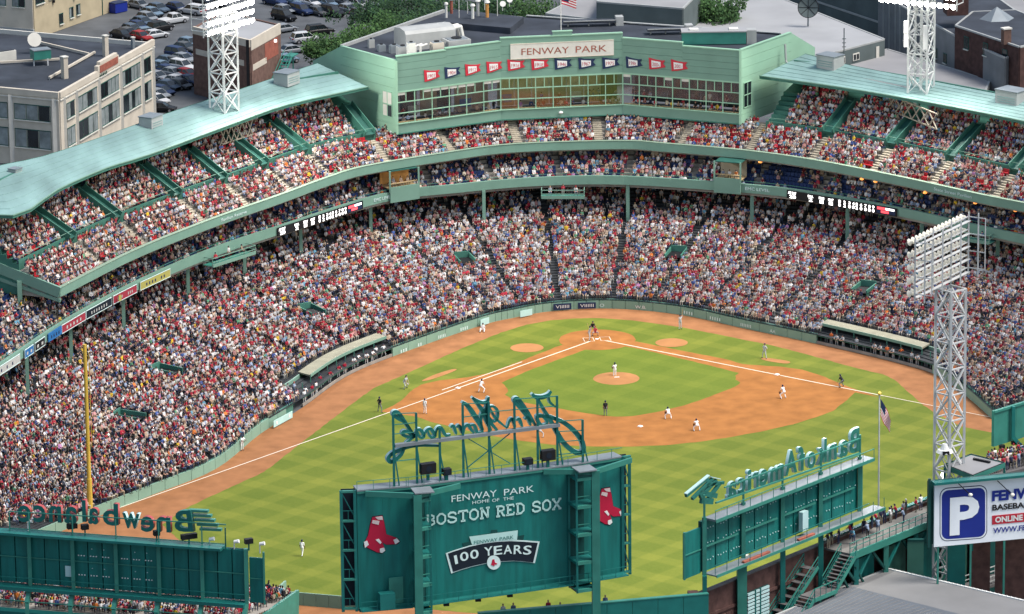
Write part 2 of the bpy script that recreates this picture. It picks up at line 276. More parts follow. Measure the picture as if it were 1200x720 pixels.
# ---------------------------------------------------------------- people: one continuous skin per pose
def _cap(mb, p0, p1, r0, r1):
    p0 = Vector(p0); p1 = Vector(p1); mb.tube(p0, p1, r0, r1, 8); mb.ball(p0, r0, 8, 6); mb.ball(p1, r1, 8, 6)
PM = ['p_skin', 'p_shirt', 'p_legs', 'p_hair', 'uniform_shoe']
def figure(name, J, voxel=0.05, dec=0.6, fingers=False, sleeve=0.5, bulk=1.0, hair=True):
    """J: joint positions. One remeshed skin; each face takes the material of the nearest limb."""
    S = []; g = lambda k: Vector(J[k])
    def seg(a, b, r0, r1, m): S.append((Vector(a), Vector(b), r0, r1, m))
    pe, ch, ne, hd = g('pelvis'), g('chest'), g('neck'), g('head'); up = (hd-ne).normalized(); fw = Vector(J.get('face', (0, -1, 0))).normalized()
    seg(pe, ch, .145*bulk, .155*bulk, 1); seg(pe-Vector((.07, 0, 0)), pe+Vector((.07, 0, 0)), .13*bulk, .13*bulk, 2)
    seg(g('shL'), g('shR'), .085, .085, 1); seg(ch, (g('shL')+g('shR'))/2, .15*bulk, .10, 1)
    seg((g('shL')+g('shR'))/2, hd-up*.06, .058, .052, 0)
    seg(hd-up*.055+fw*.012, hd+up*.05, .078, .092, 0); seg(hd+fw*.085-up*.01, hd+fw*.105-up*.02, .022, .018, 0)
    sd_ = up.cross(fw).normalized()
    for k in (-1, 1): seg(hd+sd_*k*.088-up*.01, hd+sd_*k*.098-up*.015, .022, .02, 0)
    if hair: seg(hd-fw*.03+up*.055, hd+up*.065+fw*.01, .1, .094, 3); seg(hd-fw*.045+up*.02, hd-fw*.05-up*.03, .085, .07, 3)
    for s in 'LR':
        sh, el, ha = g('sh'+s), g('el'+s), g('ha'+s); m = sh+(el-sh)*sleeve*1.3
        seg(sh, m, .064*bulk, .056, 1)
        if sleeve < .75: seg(m, el, .05, .045, 0)
        else: seg(m, el, .054, .047, 1)
        seg(el, ha, .044, .032, 0 if sleeve < .9 else 1)
        d = (ha-el).normalized(); seg(ha, ha+d*.07, .036, .034, 0)
        hp, kn, an = g('hip'+s), g('kn'+s), g('an'+s); seg(hp, kn, .09*bulk, .066, 2); seg(kn, an, .062, .046, 2)
        td = Vector(J.get('toe'+s, (0, -.17, 0))); seg(an-Vector((0, 0, .025)), an-Vector((0, 0, .04))+td, .045, .036, 4)
    mb = MB()
    for a, b, r0, r1, m in S: _cap(mb, a, b, r0, r1)
    me = bpy.data.meshes.new('tmp'); me.from_pydata(mb.v, [], mb.f); o = bpy.data.objects.new('tmp', me); COL.objects.link(o)
    rm = o.modifiers.new('r', 'REMESH'); rm.mode = 'VOXEL'; rm.voxel_size = voxel
    if dec < 1: dm = o.modifiers.new('d', 'DECIMATE'); dm.ratio = dec
    dg = bpy.context.evaluated_depsgraph_get(); out = bpy.data.meshes.new_from_object(o.evaluated_get(dg)); bpy.data.objects.remove(o); bpy.data.meshes.remove(me)
    out.name = name; n = len(out.polygons); C = np.zeros(n*3); out.polygons.foreach_get('center', C); C = C.reshape(-1, 3); best = np.full(n, 1e9); mi = np.zeros(n, int)
    for a, b, r0, r1, m in S:
        a = np.array(a); b = np.array(b); ab = b-a; t = np.clip(((C-a) @ ab)/max(ab @ ab, 1e-9), 0, 1); d = np.linalg.norm(C-(a+t[:, None]*ab), axis=1)-(r0+(r1-r0)*t)
        k = d < best; best[k] = d[k]; mi[k] = m
    out.materials.clear()
    for m in PM: out.materials.append(MATS[m])
    out.polygons.foreach_set('material_index', mi.tolist()); out.polygons.foreach_set('use_smooth', [True]*n)
    if fingers:
        import bmesh
        bm = bmesh.new(); bm.from_mesh(out); fb = MB()
        for s in 'LR':
            d = (g('ha'+s)-g('el'+s)).normalized(); x, y, z = frame(d, (0, 1, 0)); w = g('ha'+s)+d*.085
            for i, L_ in enumerate((.07, .082, .076, .058)):
                q = w+x*(i-1.5)*.021; k = q+d*L_*.55+y*-.008; fb.tube(q-d*.02, k, .0105, .0095, 5); fb.tube(k, k+d*L_*.4-y*.02, .0095, .0075, 5)
            q = g('ha'+s)+d*.03+x*.03; k = q+d*.035+x*.028; fb.tube(q, k, .0125, .011, 5); fb.tube(k, k+d*.03+x*.006, .011, .009, 5)
        e = MB()
        for k in (-1, 1): e.ball(hd+fw*.084+sd_*k*.032+up*.008, .011, 5, 4)
        for src, m in ((fb, 0), (e, 4)):
            vv = [bm.verts.new(v) for v in src.v]
            for f in src.f:
                try: nf = bm.faces.new([vv[i] for i in f]); nf.material_index = m
                except ValueError: pass
        bm.to_mesh(out); bm.free()
    out.update(); return out
def J_(pelvis, lean=0.0, turn=0.0, arms='down', legs='stand', head=0.0, side=0.0):
    """pose by a few numbers; faces -Y"""
    p = Vector(pelvis); sl, cl = math.sin(lean), math.cos(lean)
    sp = Vector((math.sin(side), -sl, cl)).normalized(); ch = p+sp*.30; ss = p+sp*.44; ne = p+sp*.52; h = ne+Vector((math.sin(side)*.3, -math.sin(lean*.6+head)*.9, 1)).normalized()*.15
    X = Vector((math.cos(turn), math.sin(turn), 0)); fwd = Vector((math.sin(turn), -math.cos(turn), 0))
    D = dict(pelvis=p, chest=ch, neck=ne, head=h, shL=ss+X*.17, shR=ss-X*.17, hipL=p+X*.1-Vector((0, 0, .03)), hipR=p-X*.1-Vector((0, 0, .03)), face=fwd)
    for s, k in (('L', 1), ('R', -1)):
        sh = D['sh'+s]; A = arms if isinstance(arms, str) else arms[0 if s == 'L' else 1]
        if A == 'down': el = sh+X*k*.07+Vector((0, 0, -.29)); ha = el+fwd*.10+Vector((0, 0, -.23))
        elif A == 'lap': el = sh+X*k*.06+fwd*.06+Vector((0, 0, -.27)); ha = el+fwd*.22-X*k*.08+Vector((0, 0, -.06))
        elif A == 'fold': el = sh+X*k*.07+fwd*.10+Vector((0, 0, -.25)); ha = el+fwd*.10-X*k*.24+Vector((0, 0, .05))
        elif A == 'chin': el = sh+fwd*.20-X*k*.02+Vector((0, 0, -.22)); ha = el-X*k*.08+Vector((0, 0, .2))+fwd*.03
        elif A == 'up': el = sh+X*k*.14+Vector((0, 0, .22)); ha = el-X*k*.04+Vector((0, 0, .25))
        elif A == 'clap': el = sh+X*k*.08+fwd*.14+Vector((0, 0, -.22)); ha = el+fwd*.15-X*k*.17+Vector((0, 0, .14))
        elif A == 'knee': el = sh+X*k*.05+fwd*.12+Vector((0, 0, -.25)); ha = el+fwd*.08+Vector((0, 0, -.24))
        elif A == 'hip': el = sh+X*k*.20-fwd*.05+Vector((0, 0, -.23)); ha = el-X*k*.15+fwd*.04+Vector((0, 0, -.16))
        elif A == 'rail': el = sh+X*k*.10+fwd*.18+Vector((0, 0, -.20)); ha = el+fwd*.2-X*k*.12+Vector((0, 0, -.03))
        elif A == 'bat': el = sh+X*k*.10+fwd*.14+Vector((0, 0, -.10)); ha = ss-X*.22+fwd*.08+Vector((0, 0, .10+.05*k))
        elif A == 'out': el = sh+X*k*.24+fwd*.08+Vector((0, 0, -.12)); ha = el+X*k*.12+fwd*.16+Vector((0, 0, -.02))
        elif A == 'fwd': el = sh+fwd*.18+X*k*.04+Vector((0, 0, -.18)); ha = el+fwd*.22-X*k*.06+Vector((0, 0, .02))
        D['el'+s] = el; D['ha'+s] = ha
        hp = D['hip'+s]; z = p.z
        if legs == 'sit': kn = hp+fwd*.40+X*k*.05+Vector((0, 0, .02)); an = Vector((kn.x, kn.y, 0))-fwd*.02; an.z = .06
        elif legs == 'stand': an = Vector((hp.x, hp.y, .07))+X*k*.04; kn = (hp+an)/2+fwd*.03
        elif legs == 'wide': an = Vector((hp.x, hp.y, .07))+X*k*.22; kn = (hp+an)/2+fwd*.08+X*k*.02
        elif legs == 'crouch': an = Vector((hp.x, hp.y, .07))+X*k*.22+fwd*.08; kn = (hp+an)/2+fwd*.26+X*k*.12
        elif legs == 'squat': an = Vector((hp.x, hp.y, .09))+X*k*.20+fwd*.12; kn = hp+fwd*.36+X*k*.22+Vector((0, 0, .06))
        elif legs == 'walk': an = Vector((hp.x, hp.y, .07 if k > 0 else .12))+fwd*(.26*k); kn = (hp+an)/2+fwd*.10
        elif legs == 'stride': an = Vector((hp.x, hp.y, .07))+fwd*(.30*k)+X*k*.10; kn = (hp+an)/2+fwd*.09
        elif legs == 'floor': kn = hp+fwd*.34+X*k*.14+Vector((0, 0, .18)); an = kn+fwd*.30+Vector((0, 0, 0)); an.z = .07
        D['kn'+s] = kn; D['an'+s] = an; D['toe'+s] = fwd*.16+X*k*.03
    return D
SEATED = [figure('seated_person', J_((0, .05, .52), a, t, arms, 'sit', h, sd2), 0.052, 0.55, sleeve=sl, bulk=bk) for a, t, arms, h, sd2, sl, bk in (
    (0.0, 0, 'lap', 0, 0, .5, 1.0), (0.3, .1, 'lap', -.1, 0, .5, .95), (-.12, 0, 'fold', 0, .03, .9, 1.08), (.5, -.1, 'chin', -.3, 0, .5, 1.0), (.1, .35, 'lap', .1, .05, .5, .92), (0, -.4, ('fold', 'lap'), .1, -.06, .95, 1.05), (.1, 0, 'clap', 0, 0, .5, .95), (0, .1, ('up', 'lap'), .0, .05, .5, 1.0))]
STANDS = [figure('standing_person', J_((0, 0, .92), a, t, arms, legs, 0, s2), 0.05, 0.55, sleeve=sl) for a, t, arms, legs, s2, sl in (
    (0, 0, 'down', 'stand', 0, .5), (.12, .2, 'fold', 'stand', .03, .9), (.35, 0, 'rail', 'stand', 0, .5), (.05, -.3, ('hip', 'down'), 'walk', 0, .5))]
C_SHIRT = [((.64, .63, .62), 22), ((.36, .025, .045), 14), ((.22, .02, .035), 9), ((.40, .40, .43), 12), ((.22, .24, .27), 5), ((.02, .025, .055), 9), ((.03, .03, .035), 6), ((.27, .34, .46), 8), ((.06, .10, .28), 5), ((.48, .36, .26), 6), ((.54, .27, .26), 7), ((.50, .44, .34), 5), ((.60, .40, .03), 1.3), ((.10, .28, .16), 1.6), ((.62, .18, .04), 1.5), ((.12, .30, .42), 2), ((.42, .20, .38), 1.2)]
_cs = np.array([c for c, w in C_SHIRT]); _cw = np.array([w for c, w in C_SHIRT], float); _cw /= _cw.sum()
C_LEGS = np.array([(.03, .045, .10), (.05, .07, .13), (.10, .09, .075), (.34, .29, .21), (.02, .02, .022), (.45, .43, .38)])
C_HAIR = np.array([(.03, .02, .014), (.07, .04, .02), (.02, .022, .05), (.24, .16, .08), (.30, .02, .03), (.012, .012, .012), (.45, .44, .42), (.02, .03, .09)])
C_SKIN = np.array([(.46, .27, .19), (.52, .33, .25), (.36, .20, .13), (.20, .10, .06), (.56, .38, .30)])
SHIRT_NAME = ['white', 'red', 'dark red', 'pale grey', 'grey', 'navy', 'black', 'light blue', 'blue', 'tan', 'pink', 'cream', 'yellow', 'green', 'orange', 'teal', 'purple']
CROWD = []   # x, y, z, rot, variant, shirt index, legs, hair, skin, scale, place
def sit(x, y, z, rot, place, standing=False):
    v = 8+random.randrange(4) if standing else random.choices(range(8), (6, 4, 3, 3, 3, 3, 1.5, .7))[0]
    CROWD.append((x, y, z, rot, v, int(RNG.choice(len(_cs), p=_cw)), random.randrange(6), random.choices(range(8), (5, 5, 5, 3, 3, 4, 2, 3))[0], random.choices(range(5), (5, 4, 3, 1, 3))[0], random.uniform(.92, 1.08), place))
def person(me, label, loc, rot, shirt, legs=None, hair=(.02, .022, .05), skin=(.46, .27, .19), group=None, scale=1.0, cat='person'):
    o = link('person', me); o.location = loc; o.rotation_euler = (0, 0, rot); o.scale = (scale,)*3
    o['shirt'] = [float(c) for c in shirt]; o['legs'] = [float(c) for c in (legs if legs is not None else shirt)]; o['hair'] = [float(c) for c in hair]; o['skin'] = [float(c) for c in skin]
    return tag(o, label, cat, group)
POSES = {}
def pose(key, **k):
    if key not in POSES:
        pel = k.pop('pelvis'); sl = k.pop('sleeve', .5); POSES[key] = figure('player', J_(pel, **k), 0.030, 0.7, True, sl)
    return POSES[key]
pose('ready', pelvis=(0, .12, .80), lean=.55, arms='knee', legs='crouch', head=-.4); pose('low', pelvis=(0, .18, .70), lean=.85, arms='fwd', legs='crouch', head=-.7); pose('stand', pelvis=(0, 0, .94), arms='down', legs='stand')
pose('hips', pelvis=(0, 0, .94), arms='hip', legs='wide'); pose('set', pelvis=(0, 0, .94), arms='clap', legs='stand', turn=.3); pose('bat', pelvis=(0, .05, .88), lean=.25, arms='bat', legs='wide', head=-.2, turn=0)
pose('squat', pelvis=(0, .1, .40), lean=.35, arms='fwd', legs='squat', head=-.3); pose('umpc', pelvis=(0, .12, .74), lean=.75, arms='knee', legs='crouch', head=-.5); pose('lead', pelvis=(0, .1, .80), lean=.5, arms='out', legs='crouch', head=-.3)
pose('walk', pelvis=(0, 0, .93), lean=.06, arms='down', legs='walk'); pose('swingup', pelvis=(0, 0, .93), arms=('up', 'bat'), legs='stand', turn=.2); pose('sitfloor', pelvis=(0, .05, .16), lean=.1, arms='lap', legs='floor'); pose('rail', pelvis=(0, .05, .93), lean=.3, arms='rail', legs='stand'); pose('bench', pelvis=(0, .05, .52), lean=.15, arms='lap', legs='sit')
# ---------------------------------------------------------------- the ground and the playing field
def sheet(name, pts, z, m, rag=0.0):
    if rag:
        out = []; n = len(pts)
        for i in range(n):
            p, q = Vector(pts[i][:2]), Vector(pts[(i+1) % n][:2]); L_ = (q-p).length; k = max(1, int(L_/.8)) if L_ < 40 else 1
            out += [tuple(p.lerp(q, j/k)+Vector((random.uniform(-rag, rag), random.uniform(-rag, rag)))) for j in range(k)]
        pts = out
    b = MB(); b.poly([(p[0], p[1], z) for p in pts], 0); return struct(b.build(name, m))
def pxpoly(P, z=0.0): return [at(x, y, z) for x, y in P]
b = MB(); b.poly([(-900, -800, -.05), (900, -800, -.05), (900, 1400, -.05), (-900, 1400, -.05)]); struct(b.build('ground', 'asphalt'))
STW = [(-74, -76), (-66, -66.5), (-58, -57.5), (-50.3, -48.5), (-44.2, -35.0), (-38.4, -24.6), (-32.5, -12.7), (-25.8, -4.1), (-14, 8.1), (-9, 11.6), (-3.9, 14), (3.8, 14.1), (11.9, 9.8), (19, 2), (26.5, -6.2), (34.6, -16.1), (38.6, -23), (40.2, -32.5), (41.2, -42)]
STB = [(-106, -98), (-96, -82), (-84.5, -60), (-74.2, -38.9), (-66.6, -22.0), (-57.3, -5.0), (-47.4, 9.4), (-37.6, 20.4), (-23.5, 34.8), (-13, 38.6), (-2.5, 40.6), (8.9, 39.5), (24, 32.6), (32.5, 26.6), (41.3, 17.2), (49.8, 6.2), (57, -2.8), (66, -14), (78, -30)]
SUB = 5
FW = catmull(STW, SUB); FB = catmull(STB, SUB); NS = len(FW)
fieldpoly = [tuple(p) for p in FW]+[(68, -66), (66, -69), (20, -108), (-6, -134), (-30, -128), (-60, -112), (-80, -86)]
sheet('warning_track', fieldpoly, 0.0, 'track')
gr = [(190, 615), (223, 593), (310, 553), (400, 483), (438, 455), (490, 432), (540, 409), (587, 390), (618, 380.5), (647, 375.5), (672, 373.5), (700, 373), (740, 375.5), (797, 383.5), (850, 394), (900, 404), (940, 414), (1001, 431), (1035, 439), (1049, 445.5), (1056, 452), (1082, 475), (1095, 484), (1128, 500.5), (1162, 507), (1240, 520)]
grp = pxpoly(gr)+[Vector((52, -78, 0)), Vector((18, -108, 0)), Vector((-6, -131, 0)), Vector((-20, -116, 0))]+pxpoly([(590, 722), (500, 714), (400, 703), (312, 694), (250, 670)])
sheet('outfield_grass', grp, 0.006, 'grass', .07)
dirt = [(446, 482.5), (462, 475), (472, 468), (482, 458), (494, 451), (515, 446), (548, 442.5), (575, 437), (606, 425), (655, 405.5), (690, 397), (708, 397), (746, 400.5), (800, 411.5), (850, 421), (870, 427), (890, 428.5), (915, 430), (940, 433.5), (963, 440.5), (985, 450), (1004, 457), (1030, 465.5), (1002, 460), (990, 471), (976, 482), (955, 489.5), (930, 497.5), (890, 506.5), (850, 513.5), (815, 518.5), (780, 522), (740, 523.5), (694, 523.5), (648, 521.5), (611, 517), (568, 509.5), (523, 499), (505, 494.5), (487, 488.5)]
sheet('infield_dirt', pxpoly(dirt), 0.012, 'clay', .06)
ig = [(690, 408.5), (655, 421.5), (620, 434.5), (598, 444), (588, 449), (593, 453.5), (596, 459), (592, 463), (602, 469.5), (625, 474), (652, 478.5), (680, 483.5), (705, 487), (722, 488.8), (742, 488), (769, 483.5), (800, 476), (832, 465), (862, 453.5), (868, 449), (862, 445), (862, 440.5), (866, 437.5), (845, 432), (800, 421), (755, 410.5), (720, 404)]
sheet('infield_grass', pxpoly(ig), 0.018, 'grass_infield', .06)
def disc(name, c, r, z, m, dome=0.0, n=40, rag=0.012):
    b = MB(); k = [1+random.uniform(-rag, rag) for _ in range(n)]; ring = [(c[0]+r*k[i]*math.cos(2*math.pi*i/n), c[1]+r*k[i]*math.sin(2*math.pi*i/n), z) for i in range(n)]
    if dome: b.add(ring+[(c[0]+.45*r*math.cos(2*math.pi*i/n), c[1]+.45*r*math.sin(2*math.pi*i/n), z+dome) for i in range(n)]+[(c[0], c[1], z+dome)], [(i, (i+1) % n, n+(i+1) % n, n+i) for i in range(n)]+[(n+i, n+(i+1) % n, 2*n) for i in range(n)])
    else: b.poly(ring)
    return struct(b.build(name, m))
disc('home_plate_circle', (0, -.35), 4.75, 0.024, 'clay')
disc('pitching_mound', (0, -18.05), 2.8, 0.024, 'clay_pale', 0.25)
oc = at(617.5, 408); disc('on_deck_circle', oc, 2.05, 0.03, 'clay_pale'); oc2 = at(787, 402); disc('on_deck_circle', oc2, 2.0, 0.03, 'clay_pale')
def patch(name, P, z, m): return sheet(name, [tuple(q) for q in catmull([tuple(at(x, y)) [:2] for x, y in P], 4, True)], z, m)
patch('coach_box_dirt', [(495, 446), (512, 438.5), (531, 433), (534, 434.5), (515, 442), (500, 446.5)], 0.03, 'clay_pale')
patch('coach_box_dirt', [(893, 420), (905, 420.5), (925, 424), (922, 426.5), (905, 424.5), (894, 422)], 0.03, 'clay_pale')
U1 = Vector((-1, -1, 0)).normalized(); U3 = Vector((1, -1, 0)).normalized()
def stripe(name, a, b_, w, z=0.034, m='chalk'):
    a = Vector(a); b_ = Vector(b_); d = (b_-a).normalized(); n = Vector((-d[1], d[0], 0))*w/2; q = MB(); q.poly([(v[0], v[1], z) for v in (a-n, b_-n, b_+n, a+n)]); return struct(q.build(name, m))
stripe('foul_line', U1*1.2, U1*27.4, .20); stripe('foul_line', U1*27.9, U1*92, .16); stripe('foul_line', U3*1.2, U3*27.2, .20); stripe('foul_line', U3*27.9, U3*43, .20); stripe('foul_line', U3*43, U3*94, .13)
stripe('running_lane_line', U1*13.7-U3*1.0, U1*29.2-U3*1.0, .16)
for s in (-1, 1):
    x0, x1 = s*.42, s*1.65; y0, y1 = -.95, .75
    for a, c in (((x0, y0), (x1, y0)), ((x1, y0), (x1, y1)), ((x1, y1), (x0, y1)), ((x0, y1), (x0, y0))): stripe('batters_box_line', (a[0], a[1], 0), (c[0], c[1], 0), .075)
b = MB(); b.prism([(-.22, .1), (.22, .1), (.22, -.1), (0, -.3), (-.22, -.1)][::-1], .026, .06); tag(b.build('home_plate', 'base_white'), 'white home plate between the batter boxes', 'home plate')
def base(p, lab):
    b = MB(); b.box((0, 0, .05), (.5, .5, .1), math.pi/4, 0, .82); o = b.build('base', 'base_white'); o.location = p; tag(o, lab, 'base', 'white bases of the diamond')
base(U1*27.43+Vector((0, 0, .02)), 'white first base on the foul line, lower left of home plate'); base(U3*27.43+Vector((0, 0, .02)), 'white third base beside the white-clad third baseman'); base(Vector((0, -38.8, .02)), 'white second base in the middle of the dirt arc')
b = MB(); b.box((0, -18.44, .29), (.62, .16, .05)); tag(b.build('pitching_rubber', 'base_white'), 'small white pitching rubber on top of the mound', 'pitching rubber')
# the bullpen and outfield edge under the frame
# ---------------------------------------------------------------- grandstand
def normals(P, ref=None):
    n = len(P); out = []
    for i in range(n):
        t = P[min(i+1, n-1)]-P[max(i-1, 0)]; t = t/np.linalg.norm(t); nn = np.array([-t[1], t[0]])
        if ref is not None and nn @ (P[i]-ref[i]) < 0: nn = -nn
        out.append(nn)
    return out
FN = normals(FB, FW)
UL = [(-66.7, -21.4), (-57.1, -4.9), (-47, 8.9), (-37.4, 20.4), (-31, 28.4), (-25.5, 33.9), (-13.6, 40.1), (-5, 43.1), (8.9, 42.7), (14.5, 40.2), (24.5, 34.5), (32.7, 27.4), (41.4, 17.2), (49.6, 6.5), (54.3, 1.0), (60, -5.9), (66, -13.6)]
FU = catmull(UL, 5); NU = normals(FU, [np.array([0., -10.])]*len(FU))
def off(P, N, d): return [P[i]+N[i]*d for i in range(len(P))]
def sweep(mb, P, N, prof, m=0, closed=True, i0=0, i1=None):
    i1 = len(P)-1 if i1 is None else i1; k = len(prof)
    ring = lambda i: [(P[i][0]+N[i][0]*d, P[i][1]+N[i][1]*d, z) for d, z in prof]
    vs_ = []; fs = []
    for i in range(i0, i1+1): vs_ += ring(i)
    for i in range(i1-i0):
        for j in range(k if closed else k-1): fs.append((i*k+j, i*k+(j+1) % k, (i+1)*k+(j+1) % k, (i+1)*k+j))
    if closed: fs.append(tuple(reversed(range(k)))); fs.append(tuple((i1-i0)*k+j for j in range(k)))
    mb.add(vs_, fs, m)
def walk(P, step, start=0.0):
    """points along a polyline: (position, float index, tangent)"""
    acc = start; out = []
    for i in range(len(P)-1):
        d = P[i+1]-P[i]; L_ = np.linalg.norm(d)
        while acc < L_: out.append((P[i]+d*acc/L_, i+acc/L_, d/L_)); acc += step
        acc -= L_
    return out
GS = thing('grandstand', 'green steel ballpark grandstand with two upper decks wrapped around home plate', 'grandstand', (0, 30, 0))
# lower bowl: rows between the field wall and the column line, then steeper rows under the decks
T1 = 31; T2 = 15; ROWS = []
for k in range(T1): t = k/T1; ROWS.append((lambda i, t=t: FW[i]+(FB[i]-FW[i])*t, 1.15+3.75*t))
for k in range(T2): d = k*.85; ROWS.append((lambda i, d=d: FB[i]+FN[i]*d, 4.9+.30*k))
mb = MB(); rp = [[r[0](i) for i in range(NS)] for r in ROWS]
for k in range(len(ROWS)-1):
    z0 = ROWS[k][1]; z1 = ROWS[k+1][1]; vs_ = []; fs = []
    for i in range(NS): a = rp[k][i]; c = rp[k+1][i]; vs_ += [(a[0], a[1], z0), (c[0], c[1], z0), (c[0], c[1], z1)]
    for i in range(NS-1): o = i*3; fs += [(o, o+3, o+4, o+1), (o+1, o+4, o+5, o+2)]
    mb.add(vs_, fs)
mb.build('lower_terrace', 'row_dark', GS)  # near-black rows: dark seats plus shade between spectators, put into the colour
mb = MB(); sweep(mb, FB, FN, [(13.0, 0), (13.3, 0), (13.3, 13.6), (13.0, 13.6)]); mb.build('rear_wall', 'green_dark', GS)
# aisles of the lower bowl
AIS = [s for _, s, _ in walk(FB, 10.4, 4.0)]
def aisle_near(s, P, half=0.40):
    i = min(int(s), NS-2); L_ = np.linalg.norm(P[i+1]-P[i])
    return any(abs(s-a)*L_ < half for a in AIS)
VOM = [(365, 366), (195, 436), (545, 306), (792, 299), (1012, 340), (152, 490)]   # stair mouths, green sided
def bowl_find(px, py):
    """row surface point seen at a pixel"""
    best = None
    for k in range(0, len(ROWS)-1):
        p = at(px, py, ROWS[k][1]+.2); P = rp[k]; d = min(range(NS), key=lambda i: (P[i][0]-p[0])**2+(P[i][1]-p[1])**2); e = math.hypot(P[d][0]-p[0], P[d][1]-p[1])
        if best is None or e < best[0]: best = (e, k, d, p)
    return best
VP = []
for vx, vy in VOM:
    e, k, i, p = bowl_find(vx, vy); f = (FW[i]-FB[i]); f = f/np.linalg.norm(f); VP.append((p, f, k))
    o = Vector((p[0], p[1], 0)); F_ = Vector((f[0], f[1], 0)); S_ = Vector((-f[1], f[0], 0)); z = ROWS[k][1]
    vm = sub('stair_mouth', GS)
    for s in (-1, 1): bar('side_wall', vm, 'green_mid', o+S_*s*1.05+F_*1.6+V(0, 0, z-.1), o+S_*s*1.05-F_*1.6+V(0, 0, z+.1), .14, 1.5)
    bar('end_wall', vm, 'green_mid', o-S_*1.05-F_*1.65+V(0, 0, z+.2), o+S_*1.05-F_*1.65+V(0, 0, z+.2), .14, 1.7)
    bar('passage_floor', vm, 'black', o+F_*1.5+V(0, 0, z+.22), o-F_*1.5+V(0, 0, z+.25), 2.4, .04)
def in_vom(p, m=1.5):
    for q, f, k in VP:
        d = np.array([p[0]-q[0], p[1]-q[1]]); a = d @ f; s = abs(d @ np.array([-f[1], f[0]]))
        if s < 1.3 and -2.0 < a < 2.2: return True
    return False
# dugout spans along the wall (float station index)
def wall_s(px, py):
    p = at(px, py, 0); i = min(range(NS), key=lambda j: (FW[j][0]-p[0])**2+(FW[j][1]-p[1])**2); return i
D1 = (wall_s(352, 478), wall_s(455, 420)); D3 = (wall_s(962, 404), wall_s(1092, 436))
def in_dug(s): return D1[0] <= s <= D1[1] or D3[0] <= s <= D3[1]
EMPTY_RED = []; EMPTY_NAVY = []
def face(f): return math.atan2(f[0], -f[1])
for k in range(len(ROWS)-1):
    P = rp[k]; z = ROWS[k][1]; mid = [(rp[k][i]+rp[k+1][i])/2 for i in range(NS)]
    if k > T1+10: continue
    for p, s, t in walk(mid, .53, random.random()*.5):
        i = min(int(round(s)), NS-1)
        if s < 3.5: continue
        if aisle_near(s, mid) or in_vom(p): continue
        if in_dug(s) and k < 5: continue
        if random.random() < (.09+.10*max(0, math.sin(s*2.3+k*.21)*math.sin(s*.7-k*.33+1)) if k > 2 else .03)+(.14 if k > T1-3 else 0)+(.16 if k > T1+3 else 0): continue
        f = FW[i]-FB[i]; f = f/np.linalg.norm(f); j = random.uniform(-.13, .13)
        sit(p[0]+t[0]*j-f[0]*.1, p[1]+t[1]*j-f[1]*.1, z, face(f)+random.gauss(0, .25), 'bowl', random.random() < .012)
# club deck
CR = 10; mb = MB()
prof = [(0.25, 9.95)]
for k in range(CR): prof += [(0.35+.85*k, 10.0+.40*k), (0.35+.85*(k+1), 10.0+.40*k)]
prof += [(0.35+.85*CR, 13.6), (0.35+.85*CR, 9.4), (.25, 9.4)]
sweep(mb, FB, FN, prof); mb.build('club_terrace', 'concrete', GS)
mb = MB(); sweep(mb, FB, FN, [(-.12, 9.8), (.28, 9.8), (.28, 10.95), (-.12, 10.95)]); mb.build('club_fascia', 'green_paint', GS)
mb = MB(); sweep(mb, FB, FN, [(.02, 11.28), (.07, 11.28), (.07, 11.34), (.02, 11.34)]); mb.build('club_rail', 'green_mid', GS)
CAIS = [s for _, s, _ in walk(FB, 8.6, 2.0)]
IU0 = 0
for k in range(CR):
    mid = off(FB, FN, .35+.85*k+.45); z = 10.0+.40*k
    for p, s, t in walk(mid, .53, random.random()*.5):
        if s < 8: continue
        i = min(int(s), NS-2); L_ = np.linalg.norm(mid[i+1]-mid[i])
        if any(abs(s-a)*L_ < .5 for a in CAIS): continue
        f = -FN[i]; e = .30 if p[0] > 0 else .33
        if k > 6: e = .75
        if 24 < p[0] < 32: e = .8
        if random.random() < e: EMPTY_NAVY.append((p[0]-f[0]*.12, p[1]-f[1]*.12, z, face(f))); continue
        sit(p[0]-f[0]*.1, p[1]-f[1]*.1, z, face(f)+random.gauss(0, .25), 'club', random.random() < .01)
# columns under the club deck
for cx, cy in ((35, 418), (86, 380), (147.5, 346), (223, 310), (289, 285), (355, 262), (436.5, 237), (568, 224), (735, 217), (880, 226), (991, 242), (1078, 258), (1167, 272), (1255, 292)):
    p = at(cx, cy, 9.8); i = min(range(NS), key=lambda j: (FB[j][0]-p[0])**2+(FB[j][1]-p[1])**2); c = FB[i]+FN[i]*.6
    col = bar('column', GS, 'green_paint', (p[0]+FN[i][0]*.4, p[1]+FN[i][1]*.4, 4.3), (p[0]+FN[i][0]*.4, p[1]+FN[i][1]*.4, 9.75), .42, .42)
